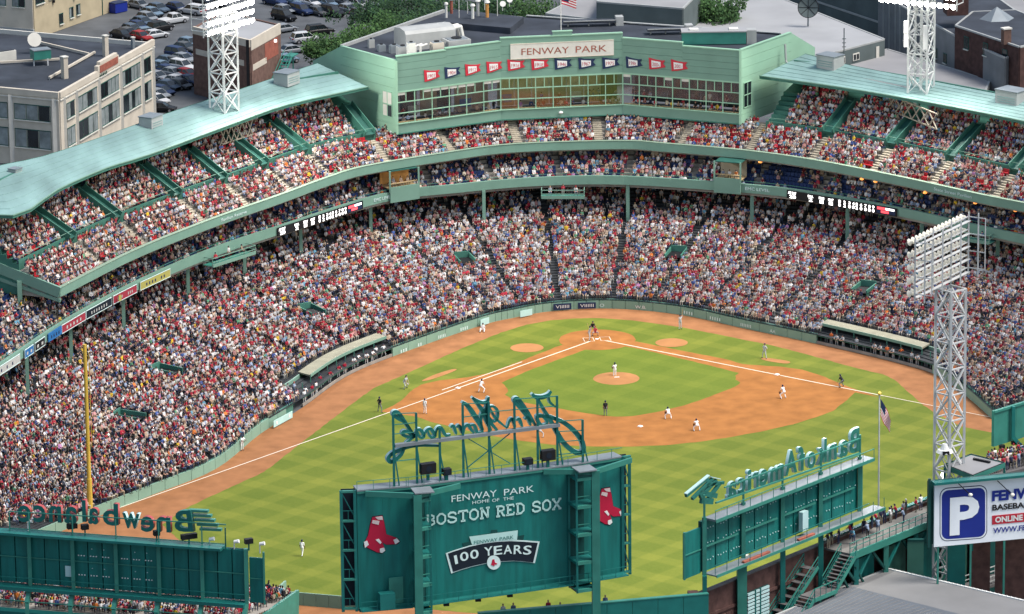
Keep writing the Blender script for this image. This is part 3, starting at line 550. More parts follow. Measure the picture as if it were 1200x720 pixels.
# pavilion deck on top
def pxs(px, py, z):
    p = at(px, py, z); return min(range(len(FU)), key=lambda j: (FU[j][0]-p[0])**2+(FU[j][1]-p[1])**2), p
IL = pxs(462, 188, 15)[0]; IR = pxs(875, 175, 15)[0]
RF_, DF, ZF, RISE = 6, .72, 14.25, .46
def rowsprof(d0, z0, n, dep, rise): 
    q = []
    for k in range(n): q += [(d0+dep*k, z0+rise*k), (d0+dep*(k+1), z0+rise*k)]
    return q
ftop = ZF+RISE*(RF_-1); DW = .4+DF*RF_+.55
RR, DR, ZR, RI2 = 8, .74, ftop+.95, .46
prof_f = [(.3, 13.6)]+rowsprof(.4, ZF, RF_, DF, RISE)+[(DW, ftop)]
for i0, i1 in ((0, IL), (IR, len(FU)-1)):
    mb = MB(); sweep(mb, FU, NU, prof_f+[(DW, 13.6)], 0, True, i0, i1); mb.build('pavilion_terrace', 'concrete', GS)
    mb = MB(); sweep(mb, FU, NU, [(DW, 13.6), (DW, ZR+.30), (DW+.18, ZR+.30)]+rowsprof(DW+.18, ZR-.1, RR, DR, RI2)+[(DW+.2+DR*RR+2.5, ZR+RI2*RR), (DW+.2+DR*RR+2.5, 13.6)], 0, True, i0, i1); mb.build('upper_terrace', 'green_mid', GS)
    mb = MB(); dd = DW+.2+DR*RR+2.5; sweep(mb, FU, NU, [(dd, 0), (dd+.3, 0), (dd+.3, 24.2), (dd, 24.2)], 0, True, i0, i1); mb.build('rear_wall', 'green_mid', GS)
mb = MB(); sweep(mb, FU, NU, [(.3, 13.6)]+rowsprof(.4, ZF, 8, .78, .36)+[(6.8, 17.2), (6.8, 13.6)], 0, True, IL, IR); mb.build('pavilion_terrace', 'concrete', GS)
mb = MB(); sweep(mb, FU, NU, [(-.12, 13.85), (.3, 13.85), (.3, 14.95), (-.12, 14.95)]); mb.build('pavilion_fascia', 'green_paint', GS)
mb = MB(); sweep(mb, FU, NU, [(-.18, 14.95), (.34, 14.95), (.34, 15.0), (-.18, 15.0)]); mb.build('pavilion_coping', 'coping', GS)
mb = MB(); sweep(mb, FU, NU, [(DW-.16, ZR+.78), (DW-.10, ZR+.78), (DW-.10, ZR+.84), (DW-.16, ZR+.84)], 0, True, 0, IL); mb.build('railing', 'green_paint', GS)
mb = MB(); sweep(mb, FU, NU, [(DW-.16, ZR+.78), (DW-.10, ZR+.78), (DW-.10, ZR+.84), (DW-.16, ZR+.84)], 0, True, IR, len(FU)-1); mb.build('railing', 'green_paint', GS)
# stairs and green stair troughs
PA = [(456, 188), (391, 204), (344, 221), (290, 238), (235, 256), (166, 283), (118, 307), (878, 174), (953, 184), (1018, 199), (1090, 213), (1163, 229), (1235, 246)]
PAC = [(531, 175), (609, 167), (703, 166), (796, 168)]
PS = []
for px, py in PA+PAC:
    p = at(px, py, 14.95); best = None
    for i in range(len(FU)-1):
        a = FU[i]; d = FU[i+1]-a; t = np.clip(((np.array(p)[:2]-a) @ d)/(d @ d), 0, 1); e = np.linalg.norm(a+d*t-np.array(p)[:2])
        if best is None or e < best[0]: best = (e, i+t)
    s = best[1]; PS.append(s); i = int(s); q = FU[i]+(FU[i+1]-FU[i])*(s-i); n = NU[i]; N_ = Vector((n[0], n[1], 0)); S_ = Vector((-n[1], n[0], 0)); Q = Vector((q[0], q[1], 0)); cen = IL <= s <= IR
    st = sub('aisle_stair', GS)
    nr, dp, ri = (8, .78, .36) if cen else (RF_, DF, RISE)
    for k in range(nr*2):
        z = ZF+ri*k/2+.03; c = Q+N_*(.4+dp*(k/2+.25))+V(0, 0, z-.1); block('step', st, 'stair_tan', c, (1.15, dp/2+.02, .26), math.atan2(S_[1], S_[0]))
    if not cen:
        a0 = DW-.4; a1 = DW+.2+DR*RR-1.2; z0 = ZR; z1 = ZR+RI2*(RR-1.5)
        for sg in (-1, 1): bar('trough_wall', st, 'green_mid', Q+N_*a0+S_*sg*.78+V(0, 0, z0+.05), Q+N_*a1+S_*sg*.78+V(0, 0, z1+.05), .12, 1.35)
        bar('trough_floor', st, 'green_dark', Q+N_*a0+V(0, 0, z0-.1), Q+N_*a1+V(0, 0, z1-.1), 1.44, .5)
def near_pa(s, P, half):
    i = min(int(s), len(P)-2); L_ = np.linalg.norm(P[i+1]-P[i]); return any(abs(s-a)*L_ < half for a in PS)
for k in range(8):
    d = .4+.78*k+.4
    for sec in (0, 1):
        if sec == 0 and k >= RF_: continue
        mid = off(FU, NU, (.4+DF*k+.38) if sec == 0 else d); z = ZF+(RISE if sec == 0 else .36)*k
        for p, s, t in walk(mid, .5, random.random()*.4):
            if (IL <= s <= IR) != (sec == 1): continue
            if near_pa(s, mid, .85): continue
            f = -NU[min(int(s), len(FU)-1)]
            blk = math.sin(s*3.1+k*1.7)+math.sin(s*1.3-k*2.9)
            if random.random() < (.30 if blk > 1.25 else .07): EMPTY_RED.append((p[0]-f[0]*.1, p[1]-f[1]*.1, z, face(f))); continue
            sit(p[0]-f[0]*.08, p[1]-f[1]*.08, z, face(f)+random.gauss(0, .25), 'pavilion', random.random() < .015)
for k in range(RR+1):
    mid = off(FU, NU, DW+.18+DR*k+.4); z = ZR-.1+RI2*min(k, RR-1)
    for p, s, t in walk(mid, .5, random.random()*.4):
        if IL-1 <= s <= IR+1: continue
        if near_pa(s, mid, 1.15): continue
        f = -NU[min(int(s), len(FU)-1)]
        if random.random() < (.5 if k >= RR else .10):
            if k < RR: EMPTY_RED.append((p[0]-f[0]*.1, p[1]-f[1]*.1, z, face(f)))
            continue
        sit(p[0], p[1], z, face(f)+random.gauss(0, .25), 'upper', k >= RR or random.random() < .02)
# deck end on the left: return beam and bracing
e0 = FU[0]; n0 = NU[0]; E0 = Vector((e0[0], e0[1], 0)); N0 = Vector((n0[0], n0[1], 0))
bar('end_beam', GS, 'green_paint', E0-N0*.1+V(0, 0, 14.4), E0+N0*13.5+V(0, 0, 18.2), .35, 1.3); bar('end_beam', GS, 'green_paint', E0-N0*.1+V(0, 0, 13.4), E0+N0*13.5+V(0, 0, 16.6), .3, .4)
for k in range(5): bar('end_brace', GS, 'green_mid', E0+N0*(1+2.5*k)+V(0, 0, 13.6+.6*k), E0+N0*(2.2+2.5*k)+V(0, 0, 14.6+.75*k), .16)
bar('column', GS, 'green_paint', E0+N0*5.2-V(n0[1], -n0[0], 0)*.2+V(0, 0, 9.6), E0+N0*5.2-V(n0[1], -n0[0], 0)*.2+V(0, 0, 15.4), .55, .55)
# roofs over the wings
RLF = [(-90, 250), (15, 253), (67, 223), (123, 198), (177, 181), (280, 143), (338, 123), (432, 102)]; RLB = [(-70, 215), (-10, 196), (50, 183), (120, 160), (195, 133), (280, 105), (330, 88), (372, 74)]
RRF = [(890, 89.5), (980, 102), (1080, 119), (1200, 142.5), (1300, 164)]; RRB = [(944, 63), (1000, 77), (1097, 95.7), (1190, 114), (1285, 135)]
ZRF, ZRB = 23.2, 24.5
for F_, B_ in ((RLF, RLB), (RRF, RRB)):
    a = [Vector(q) for q in catmull([tuple(at(x, y, ZRF)) for x, y in F_], 3)]; c = [Vector(q) for q in catmull([tuple(at(x, y, ZRB)) for x, y in B_], 3)]; n = len(a); ro = sub('roof', GS); NP = 7; dn = V(0, 0, -.35)
    if F_ is RLF: a[0:3] = [a[0].lerp(a[3], k/3) for k in range(3)]; c[0:3] = [c[0].lerp(c[3], k/3) for k in range(3)]
    for r_ in range(NP):
        mb = MB(); lift = V(0, 0, .05)
        for k in range(n-1):
            p0, p1 = a[k].lerp(c[k], r_/NP), a[k+1].lerp(c[k+1], r_/NP); p3, p2 = a[k].lerp(c[k], (r_+1)/NP)-lift, a[k+1].lerp(c[k+1], (r_+1)/NP)-lift; mb.add([p0, p1, p2, p3], [(0, 1, 2, 3)]); mb.add([p0-lift, p1-lift, p1, p0], [(0, 1, 2, 3)])
        mb.build('roof_panel', 'roof_teal', ro)
    mb = MB()
    for k in range(n-1):
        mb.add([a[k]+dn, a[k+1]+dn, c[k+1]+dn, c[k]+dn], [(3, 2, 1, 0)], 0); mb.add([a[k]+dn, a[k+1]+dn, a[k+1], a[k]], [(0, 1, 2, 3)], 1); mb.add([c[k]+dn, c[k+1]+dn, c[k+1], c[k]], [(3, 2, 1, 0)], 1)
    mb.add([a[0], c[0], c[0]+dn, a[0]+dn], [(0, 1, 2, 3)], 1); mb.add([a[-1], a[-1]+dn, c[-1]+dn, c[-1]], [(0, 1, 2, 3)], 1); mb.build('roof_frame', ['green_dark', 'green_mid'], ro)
    q = MB(); pts = [a[k]+V(0, 0, .04) for k in range(n)]
    for k in range(n-1): q.tube(pts[k], pts[k+1], .10, .10, 5)
    q.build('gutter', 'green_paint', ro)
q = MB(); pp = [at(x, y, z) for x, y, z in ((920, 52, 26.2), (921, 72, 23.95), (924, 76.5, 23.7), (950, 81, 23.72), (1000, 90.5, 23.75), (1063, 103, 23.8))]
for k in range(5): q.tube(pp[k], pp[k+1], .16, .16, 6)
q.build('roof_pipe', 'panel_grey', GS)
# wooden-looking truss braces that show under the roofs
for (x0, y0, x1, y1) in ((1040, 118, 1098, 142), (258, 160, 296, 148)):
    A_ = at(x0, y0, 21.5); B_ = at(x1, y1, 21.5); A_.z = B_.z = 20.4; u = (B_-A_)/6
    for k in range(6):
        bar('truss_brace', GS, 'stair_tan', A_+u*k, A_+u*(k+1)+V(0, 0, 2.0), .13); bar('truss_brace', GS, 'stair_tan', A_+u*k+V(0, 0, 2.0), A_+u*(k+1), .13)
    bar('truss_brace', GS, 'stair_tan', A_, B_, .15); bar('truss_brace', GS, 'stair_tan', A_+V(0, 0, 2), B_+V(0, 0, 2), .15)
# vent boxes on the roofs
def vent_box(px, py, z, w, d, h, lab, rz):
    p = at(px, py, z); t = thing('roof_vent', lab, 'vent box', p, 'vent boxes on the roof'); block('housing', t, 'panel_grey', p+V(0, 0, h/2-.1), (w, d, h), rz); block('cap', t, 'galv', p+V(0, 0, h+.0), (w+.16, d+.16, .12), rz)
    for k in range(3): block('louvre', t, 'roof_teal', p+Vector((math.sin(rz)*(d/2+.02), -math.cos(rz)*(d/2+.02), .35+.3*k)), (w*.8, .04, .08), rz)
vent_box(177, 151, 23.8, 2.6, 1.9, 1.7, 'grey vent box on the left roof beside the cream building', .95); vent_box(336, 98, 24.1, 2.8, 2.2, 1.6, 'grey vent box at the left roof end near the press box', .9)
vent_box(973, 79, 24.1, 2.9, 2.2, 1.7, 'grey vent box on the right roof near the press box', -.85); vent_box(1186, 121, 23.9, 3.4, 2.6, 1.8, 'grey vent box on the right roof at the picture edge', -.85); vent_box(18, 203, 24.0, 1.3, 1.1, .6, 'small white hatch on the far left end of the roof', .9)
# small camera baskets hung under the club deck
def basket(x0, x1, y, lab, y1=None):
    y1 = y if y1 is None else y1; A_ = at(x0, y, 9.2); B_ = at(x1, y1, 9.2); u = (B_-A_); n = Vector((u[1], -u[0], 0)).normalized(); t = thing('camera_basket', lab, 'camera platform', A_, 'camera baskets under the club deck')
    bar('floor', t, 'frame_light', A_+n*.8, B_+n*.8, 1.6, .15)
    for z in (.55, 1.05): bar('rail', t, 'green_paint', A_+n*1.6+V(0, 0, z), B_+n*1.6+V(0, 0, z), .09)
    bar('kerb', t, 'green_paint', A_+n*1.63+V(0, 0, .12), B_+n*1.63+V(0, 0, .12), .1, .42)
    for e in (A_, B_):
        for z in (0, .55, 1.05): bar('rail', t, 'green_paint', e+V(0, 0, z), e+n*1.6+V(0, 0, z), .09)
        bar('hanger', t, 'green_paint', e+n*1.55, e+n*1.55+V(0, 0, 1.1), .1)
    for k in range(3):
        c = A_.lerp(B_, .2+.3*k)+n*.7; sit(c[0], c[1], c[2]+.08, face((n[0], n[1])), 'basket', k == 1)
basket(635, 685, 229, 'camera platform hung under the club deck behind home plate'); basket(238, 288, 311, 'camera platform hung under the left club deck', 295); basket(1110, 1166, 275, 'camera platform hung under the right club deck beside the light tower', 283)
# lettering on the decks
def snap(p, P, N, o):
    best = None
    for i in range(len(P)-1):
        a = P[i]; dd = P[i+1]-a; t = np.clip(((np.array(p)[:2]-a) @ dd)/(dd @ dd), 0, 1); q = a+dd*t; e = np.linalg.norm(q-np.array(p)[:2])
        if best is None or e < best[0]: best = (e, q-N[i]*o)
    return Vector((best[1][0], best[1][1], p[2]))
# glazed booths at both ends of the central club seats
def booth(x0, x1, y0, y1, lab, wm):
    A_ = snap(at(x0, y0, 9.75), FB, FN, .2); B_ = snap(at(x1, y1, 9.75), FB, FN, .2); u = (B_-A_).normalized(); n = Vector((u[1], -u[0], 0)); t = thing('camera_booth', lab, 'booth', A_, 'booths in the club deck'); L_ = (B_-A_).length; rz = math.atan2(u[1], u[0]); C_ = (A_+B_)/2-n*1.3
    block('base_panel', t, 'green_paint', C_+n*1.42+V(0, 0, .85), (L_+.05, .25, 2.0), rz); block('back_wall', t, wm, C_-n*1.2+V(0, 0, 3.0), (L_, .1, 2.6), rz); block('ceiling', t, 'green_dark', C_+V(0, 0, 3.95), (L_, 2.6, .1), rz)
    for e in (A_, B_): bar('post', t, 'green_paint', e+n*.12+V(0, 0, 1.2), e+n*.12+V(0, 0, 4.05), .22)
    block('floor', t, 'desk', C_+V(0, 0, 1.62), (L_, 2.5, .1), rz); bar('shelf', t, 'desk', A_+n*-.2+V(0, 0, 2.25), B_+n*-.2+V(0, 0, 2.25), .4, .06)
    for k in range(3): c = A_.lerp(B_, .25+.25*k)-n*.9; sit(c[0], c[1], c[2]+1.6, face((n[0], n[1])), 'booth')
booth(465, 494, 239, 233.5, 'open booth with orange room at the left end of the central club seats', 'orange_room'); booth(838, 867, 223.5, 227, 'open booth with yellow room at the right end of the central club seats', 'press_wall')
def fascia_text(s_, x0, y0, x1, y1, z, h, m='letter_text', parent=GS):
    A_ = at(x0, y0, z); B_ = at(x1, y1, z); PP_, NN_ = (FB, FN) if z < 12 else (FU, NU); A_ = snap(A_, PP_, NN_, .12); B_ = snap(B_, PP_, NN_, .12); u = (B_-A_); u.z = 0; n = Vector((u[1], -u[0], 0)).normalized(); text(s_, parent, m, (A_+B_)/2+n*.06, u, (0, 0, 1), h, u.length, extrude=.01)
fascia_text('EMC LEVEL', 435, 236, 459, 232, 10.2, .42); fascia_text('EMC LEVEL', 878, 219.5, 905, 223.5, 10.2, .42); fascia_text('State Street Pavilion', 1097, 222.5, 1140, 232.5, 14.2, .42); fascia_text('Pavilion Reserve', 255, 259.5, 288, 249.5, 14.2, .42)
# ribbon scoreboards and advertising strips, fixed on the club fascia
def strip(name, x0, y0, x1, y1, z, h, m, lab, cat, grp, edge=None):
    A_ = snap(at(x0, y0, z), FB, FN, .02); B_ = snap(at(x1, y1, z), FB, FN, .02); u = B_-A_; u.z = 0; n = Vector((u[1], -u[0], 0)).normalized(); t = thing(name, lab, cat, A_, grp)
    bar('panel', t, m, A_+n*.25+V(0, 0, h/2), B_+n*.25+V(0, 0, h/2), .12, h)
    if edge:
        for z_ in (0, h): bar('trim', t, edge, A_+n*.3+V(0, 0, z_), B_+n*.3+V(0, 0, z_), .08, .07)
        for e in (A_, B_): bar('trim', t, edge, e+n*.3, e+n*.3+V(0, 0, h), .07, .08)
    return t, A_, B_, n
def ribbon_board(x0, y0, x1, y1, lab):
    t, A_, B_, n = strip('ribbon_scoreboard', x0, y0, x1, y1, 9.72, 1.08, 'black', lab, 'scoreboard', 'ribbon scoreboards'); u = (B_-A_).normalized(); L_ = (B_-A_).length; F0 = n*.33
    T = lambda s_, f, zz, h, w, m='led_white': text(s_, t, m, A_+u*L_*f+F0+V(0, 0, zz), u, (0, 0, 1), h, w, bold=.03)
    T('AT BAT', .05, .62, .34, L_*.075); T('20', .055, .10, .42, L_*.06)
    for f, a, b_ in ((.22, 'BALL', '2'), (.32, 'STRIKE', '1'), (.405, 'OUT', '1')): T(a, f, .62, .3, L_*.05); T(b_, f, .08, .44, L_*.035)
    for k, f in enumerate((.485, .53, .575, .61, .64, .68, .72, .755, .79)): T(str(k+1), f, .6, .36, L_*.02); T('0' if k not in (1, 4) else '2', f, .1, .42, L_*.022)
    P = lambda f0, f1, z0, z1, m: bar('led_panel', t, m, A_+u*L_*f0+F0*.96+V(0, 0, (z0+z1)/2), A_+u*L_*f1+F0*.96+V(0, 0, (z0+z1)/2), .03, z1-z0)
    P(.82, .985, .12, 1.02, 'navy'); 
    for f0, f1, z0, z1, m in ((.825, .90, .62, .95, 'led_red'), (.90, .98, .66, .92, 'led_white'), (.86, .93, .2, .52, 'led_red')): bar('led_panel', t, m, A_+u*L_*f0+F0+V(0, 0, (z0+z1)/2), A_+u*L_*f1+F0+V(0, 0, (z0+z1)/2), .03, z1-z0)
ribbon_board(321, 276.5, 418, 243.5, 'black ribbon scoreboard with white digits on the left club deck'); ribbon_board(925, 231, 1052, 254, 'black ribbon scoreboard with white digits on the right club deck')
def ad(x0, y0, x1, y1, m, txt, tm, lab, edge='letter_text', h=1.0, script=False):
    t, A_, B_, n = strip('advertising_strip', x0, y0, x1, y1, 9.7, h, m, lab, 'advertising sign', 'advertising strips on the left club deck', edge); u = B_-A_; L_ = u.length
    if txt: text(txt, t, tm, (A_+B_)/2+n*.33+V(0, 0, h*.27), u, (0, 0, 1), h*.38, L_*.62)
ad(-34, 452, 18, 424, 'ad_white', 'I I I I I', 'navy', 'white advertising strip at the left picture edge'); ad(23, 420, 34, 413, 'sky_blue', 'II', 'ad_white', 'tiny blue and white strip left of the row of white squares'); ad(38, 412, 50, 404, 'black', 'II', 'ad_white', 'tiny black strip with white marks beside the bright blue strip')
ad(52, 401, 69, 391, 'sky_blue', 'IIII', 'navy', 'bright blue advertising strip on the left club deck', None); ad(70, 391, 96.5, 374.5, 'ad_red', 'IIIII', 'ad_white', 'red advertising strip with white lettering next to the bright blue one'); ad(98, 374, 123, 357, 'navy_dark', 'IIIIIII', 'ad_white', 'dark advertising strip with white lettering between two red strips'); ad(125, 356, 155.5, 342, 'ad_red', 'III  III', 'ad_white', 'red advertising strip with a yellow spot in the middle'); ad(160, 340, 194, 323.5, 'ad_yellow', 'IIII II', 'navy', 'yellow advertising strip with dark lettering')
_A = at(138, 349.5, 10.25); block('emblem', None, 'ad_yellow', _A+V(.25, -.25, .05), (.55, .1, .7), .95); tag(bpy.data.objects['emblem'], 'small yellow emblem in the middle of a red advertising strip', 'emblem')
# warm lamps under the pavilion deck
for k, (x, y) in enumerate(((1010, 209), (1026, 212), (1084, 225), (1143, 237), (891, 189), (1190, 246))):
    p = at(x, y, 13.6); q = MB(); q.ball((p[0], p[1], 13.5), .28, 8, 6, 0, (1, 1, .6)); q.tube((p[0], p[1], 13.6), (p[0], p[1], 13.9), .06); tag(q.build('pendant_lamp', 'lamp_warm'), 'orange glowing lamp under the right pavilion deck edge, %s from the press box' % ('second', 'third', 'fourth', 'fifth', 'first', 'sixth')[k], 'lamp', 'orange lamps under the pavilion deck')
# ---------------------------------------------------------------- field wall with its adverts, dugouts
FWALL = thing('field_wall', 'low green padded wall around the field in front of the seats', 'wall', (0, 14, 0))
for i in range(NS-1):
    if D1[0]-2 <= i < D1[1] or D3[0] <= i < D3[1]: continue
    a, c = FW[i], FW[i+1]; h = 1.05 if i > 20 else 1.2
    mb = MB(); d = (c-a)/np.linalg.norm(c-a); n = np.array([-d[1], d[0]])
    if n @ (FB[i]-FW[i]) < 0: n = -n
    q = [a+d*.03, c-d*.03, c-d*.03+n*.22, a+d*.03+n*.22]; mb.prism([tuple(x) for x in q] if np.cross(d, n) > 0 else [tuple(x) for x in q][::-1], 0, h); mb.build('pad', 'wall_pad', FWALL)
WN = [(FB[i]-FW[i])/np.linalg.norm(FB[i]-FW[i]) for i in range(NS)]
for i0, i1 in ((0, D1[0]-1), (D1[1], D3[0]), (D3[1], NS-1)): mb = MB(); sweep(mb, FW, WN, [(.24, 0), (.5, 0), (.5, 1.17), (.24, 1.17)], 0, True, i0, i1); mb.build('wall_base', 'green_mid', FWALL)
def wall_ad(x0, x1, y, m, s_, tm, lab=None):
    A_ = at(x0, y[0], .05); B_ = at(x1, y[1], .05); i0 = min(range(NS), key=lambda j: np.hypot(FW[j][0]-A_[0], FW[j][1]-A_[1])); 
    u = (B_-A_); u.z = 0; n = Vector((u[1], -u[0], 0)).normalized(); c = (A_+B_)/2+n*.35
    if m: bar('advert_panel', FWALL, m, A_+n*.30+V(0, 0, .5), B_+n*.30+V(0, 0, .5), .06, .8)
    if s_: text(s_, FWALL, tm, c+V(0, 0, .32), u, (0, 0, 1), .42, u.length*.75)
wall_ad(648, 669, (364, 362.8), 'navy', 'VIIIIII', 'white_paint'); wall_ad(677, 698, (362.4, 361.8), 'navy', 'VIIIIII', 'white_paint'); wall_ad(743, 760, (363.4, 364.5), None, 'W.B.', 'white_paint'); wall_ad(802, 815, (369.6, 372.5), None, 'IIII', 'letter_text'); wall_ad(832, 848, (376, 379.5), None, 'IIIII', 'letter_text'); wall_ad(868, 884, (384, 387.5), None, 'IIIIIII', 'letter_text')
wall_ad(608, 622, (372.3, 369.4), 'letter_slab', None, None); wall_ad(536, 547, (391, 387.5), None, 'IIII', 'letter_text'); wall_ad(510, 521, (400, 396.5), None, 'IIIII', 'letter_text'); wall_ad(487, 492, (409, 407.3), None, 'II', 'letter_text'); wall_ad(466, 475, (417, 413.5), None, 'III', 'letter_text'); wall_ad(702, 709, (361.8, 361.8), None, 'O', 'letter_text'); wall_ad(318, 340, (502, 490), 'letter_slab', 'I  I', 'white_paint'); wall_ad(903, 912, (391.5, 393.5), None, 'AA', 'letter_text'); wall_ad(561, 571, (382.5, 379.5), 'letter_slab', None, None)
ORD = 'first second third fourth fifth sixth seventh eighth ninth tenth eleventh twelfth thirteenth fourteenth fifteenth sixteenth seventeenth eighteenth nineteenth'.split()
def dugout(rng, lab, grp, uni, n_people):
    t = thing('dugout', lab, 'dugout', (float(FW[rng[0]][0]), float(FW[rng[0]][1]), 0), 'team dugouts')
    for i in range(rng[0], rng[1]):
        f0 = (FB[i]-FW[i])/np.linalg.norm(FB[i]-FW[i]); f1 = (FB[i+1]-FW[i+1])/np.linalg.norm(FB[i+1]-FW[i+1]); a, c = FW[i], FW[i+1]
        P3 = lambda q, f, d, z: (q[0]+f[0]*d, q[1]+f[1]*d, z)
        last = i >= rng[1]-1
        side = (i < rng[0]+2 and rng is D1) or (i >= rng[1]-2 and rng is D3)
        if not side:
            mb = MB(); mb.hexa([P3(a, f0, 1.5, 2.0), P3(c, f1, 1.5, 2.0), P3(c, f1, 3.6, 2.05), P3(a, f0, 3.6, 2.05)], [P3(a, f0, 1.5, 2.2), P3(c, f1, 1.5, 2.2), P3(c, f1, 3.6, 2.22), P3(a, f0, 3.6, 2.22)]); mb.build('roof_slab', 'dug_roof', t)
            mb = MB(); mb.hexa([P3(a, f0, 1.42, 1.95), P3(c, f1, 1.42, 1.95), P3(c, f1, 1.49, 1.95), P3(a, f0, 1.49, 1.95)], [P3(a, f0, 1.42, 2.3), P3(c, f1, 1.42, 2.3), P3(c, f1, 1.49, 2.3), P3(a, f0, 1.49, 2.3)]); mb.build('roof_edge', 'green_paint', t)
        mb = MB(); mb.hexa([P3(a, f0, 3.3, 0), P3(c, f1, 3.3, 0), P3(c, f1, 3.5, 0), P3(a, f0, 3.5, 0)], [P3(a, f0, 3.3, 1.95), P3(c, f1, 3.3, 1.95), P3(c, f1, 3.5, 1.95), P3(a, f0, 3.5, 1.95)]); mb.build('back_wall', 'green_dark' if not side else 'green_paint', t)
        mb = MB(); mb.hexa([P3(a, f0, .05, .0), P3(c, f1, .05, .0), P3(c, f1, .2, .0), P3(a, f0, .2, .0)], [P3(a, f0, .05, .35), P3(c, f1, .05, .35), P3(c, f1, .2, .35), P3(a, f0, .2, .35)]); mb.build('kerb', 'concrete', t)
        bar('rail', t, 'green_mid', P3(a, f0, .12, 1.0), P3(c, f1, .12, 1.0), .07)
        bar('post', t, 'green_mid', P3(a, f0, 1.46, .0), P3(a, f0, 1.46, 2.0), .12)
        bar('bench', t, 'wood', P3(a, f0, 2.7, .4), P3(c, f1, 2.7, .4), .4, .1)
    mid = [FW[i] for i in range(rng[0], rng[1]+1)]; L_ = sum(np.linalg.norm(mid[j+1]-mid[j]) for j in range(len(mid)-1)); w = walk(mid, L_/(n_people+1), L_/(n_people+1))
    who = 'white' if uni[0] > .6 else 'grey'
    for k, (p, s, tt) in enumerate(w[:n_people]):
        i = rng[0]+int(s); f = (FW[i]-FB[i])/np.linalg.norm(FW[i]-FB[i]); d = random.choice((.4, .45, .7, 1.0)); key = random.choice(('rail', 'rail', 'stand', 'hips', 'bench'))
        if key == 'bench': d = 1.6
        sh = uni if random.random() < .75 else ((.30, .01, .03) if uni[0] > .6 else (.55, .12, .03))
        person(POSES[key], (('player in %s %s in the dugout' % (who, {'rail': 'leaning on the rail', 'stand': 'standing', 'hips': 'standing with hands on hips', 'bench': 'sitting on the bench'}[key])) if sh is uni else ('player in %s top in the dugout, %s' % ('red' if uni[0] > .6 else 'orange', {'rail': 'leaning on the rail', 'stand': 'standing', 'hips': 'hands on hips', 'bench': 'sitting'}[key])))+', %s from home plate' % ORD[(n_people-1-k) if rng is D1 else k],
               (p[0]-f[0]*d, p[1]-f[1]*d, .02), face(f)+random.uniform(-.5, .5), sh, uni, (.02, .025, .06) if uni[0] > .6 else (.03, .03, .03), group='players in the %s dugout' % ('first base' if uni[0] > .6 else 'third base'))
mat('dug_roof', (0.25, 0.24, 0.175), 0.8, 0.12, 0.8)
dugout(D1, 'first base dugout with pale roof and players in white', '', (.78, .78, .77), 18); dugout(D3, 'third base dugout with pale roof and players in grey', '', (.40, .41, .43), 18)
# foul pole
b = MB(); rp_ = U1*92.2; b.tube((rp_[0], rp_[1], 0), (rp_[0], rp_[1], 20), .24, .20, 10); fp = thing('foul_pole', 'tall yellow foul pole in front of the right field corner seats', 'foul pole', (rp_[0], rp_[1], 0)); b.build('pole', 'yellow', fp)
for k in range(7): bar('screen_rail', fp, 'ad_yellow', (rp_[0], rp_[1], 8.5+1.7*k), (rp_[0]+.42, rp_[1]-.2, 8.5+1.7*k), .05)
bar('screen', fp, 'yellow', (rp_[0]+.42, rp_[1]-.2, 8.3), (rp_[0]+.42, rp_[1]-.2, 19.8), .06, .06); b = MB(); b.tube((rp_[0], rp_[1], 1.2), (rp_[0], rp_[1], 4.6), .31, .31, 10); b.build('pole_pad', 'yellow', fp)
# safety: empty seats as small instanced rows are made in the crowd section
# ---------------------------------------------------------------- press box
PB = thing('press_box', 'long green press box with three rows of windows above home plate', 'press box', (1, 50, 0))
ZB = 17.2
C4 = [at(466, 157.5, ZB), at(587, 141, ZB), at(730, 134.5, ZB), at(867, 146, ZB)]
def pz(px, py, P):
    """height above plan point P seen at pixel row py"""
    d = ray(px, py); t = ((P[0]-CAMP[0])*d[0]+(P[1]-CAMP[1])*d[1])/(d[0]**2+d[1]**2); return CAMP[2]+t*d[2]
ZT = [pz(466, 71.7, C4[0]), pz(587, 46, C4[1]), pz(730, 42.5, C4[2]), pz(867, 59, C4[3])]
ZW = [18.55, 19.95, 21.4, 22.85]
ztop = sum(ZT)/4
RL = at(400, 54.5, ZT[0]); RR_ = at(926, 38.5, ZT[3])           # rear ends of the end walls
RL2 = at(520, 13, ZT[0]); RR2 = at(800, 31, ZT[3]); 
def dirn(A, B): u = Vector((B[0]-A[0], B[1]-A[1], 0)); return u.normalized(), u.length
bays = (6, 7, 7)
steps = {0: [(0, .47, 62.8), (.47, 1, 53)], 1: [(0, 1, 42)], 2: [(0, .515, 47.5), (.515, 1, 57)]}
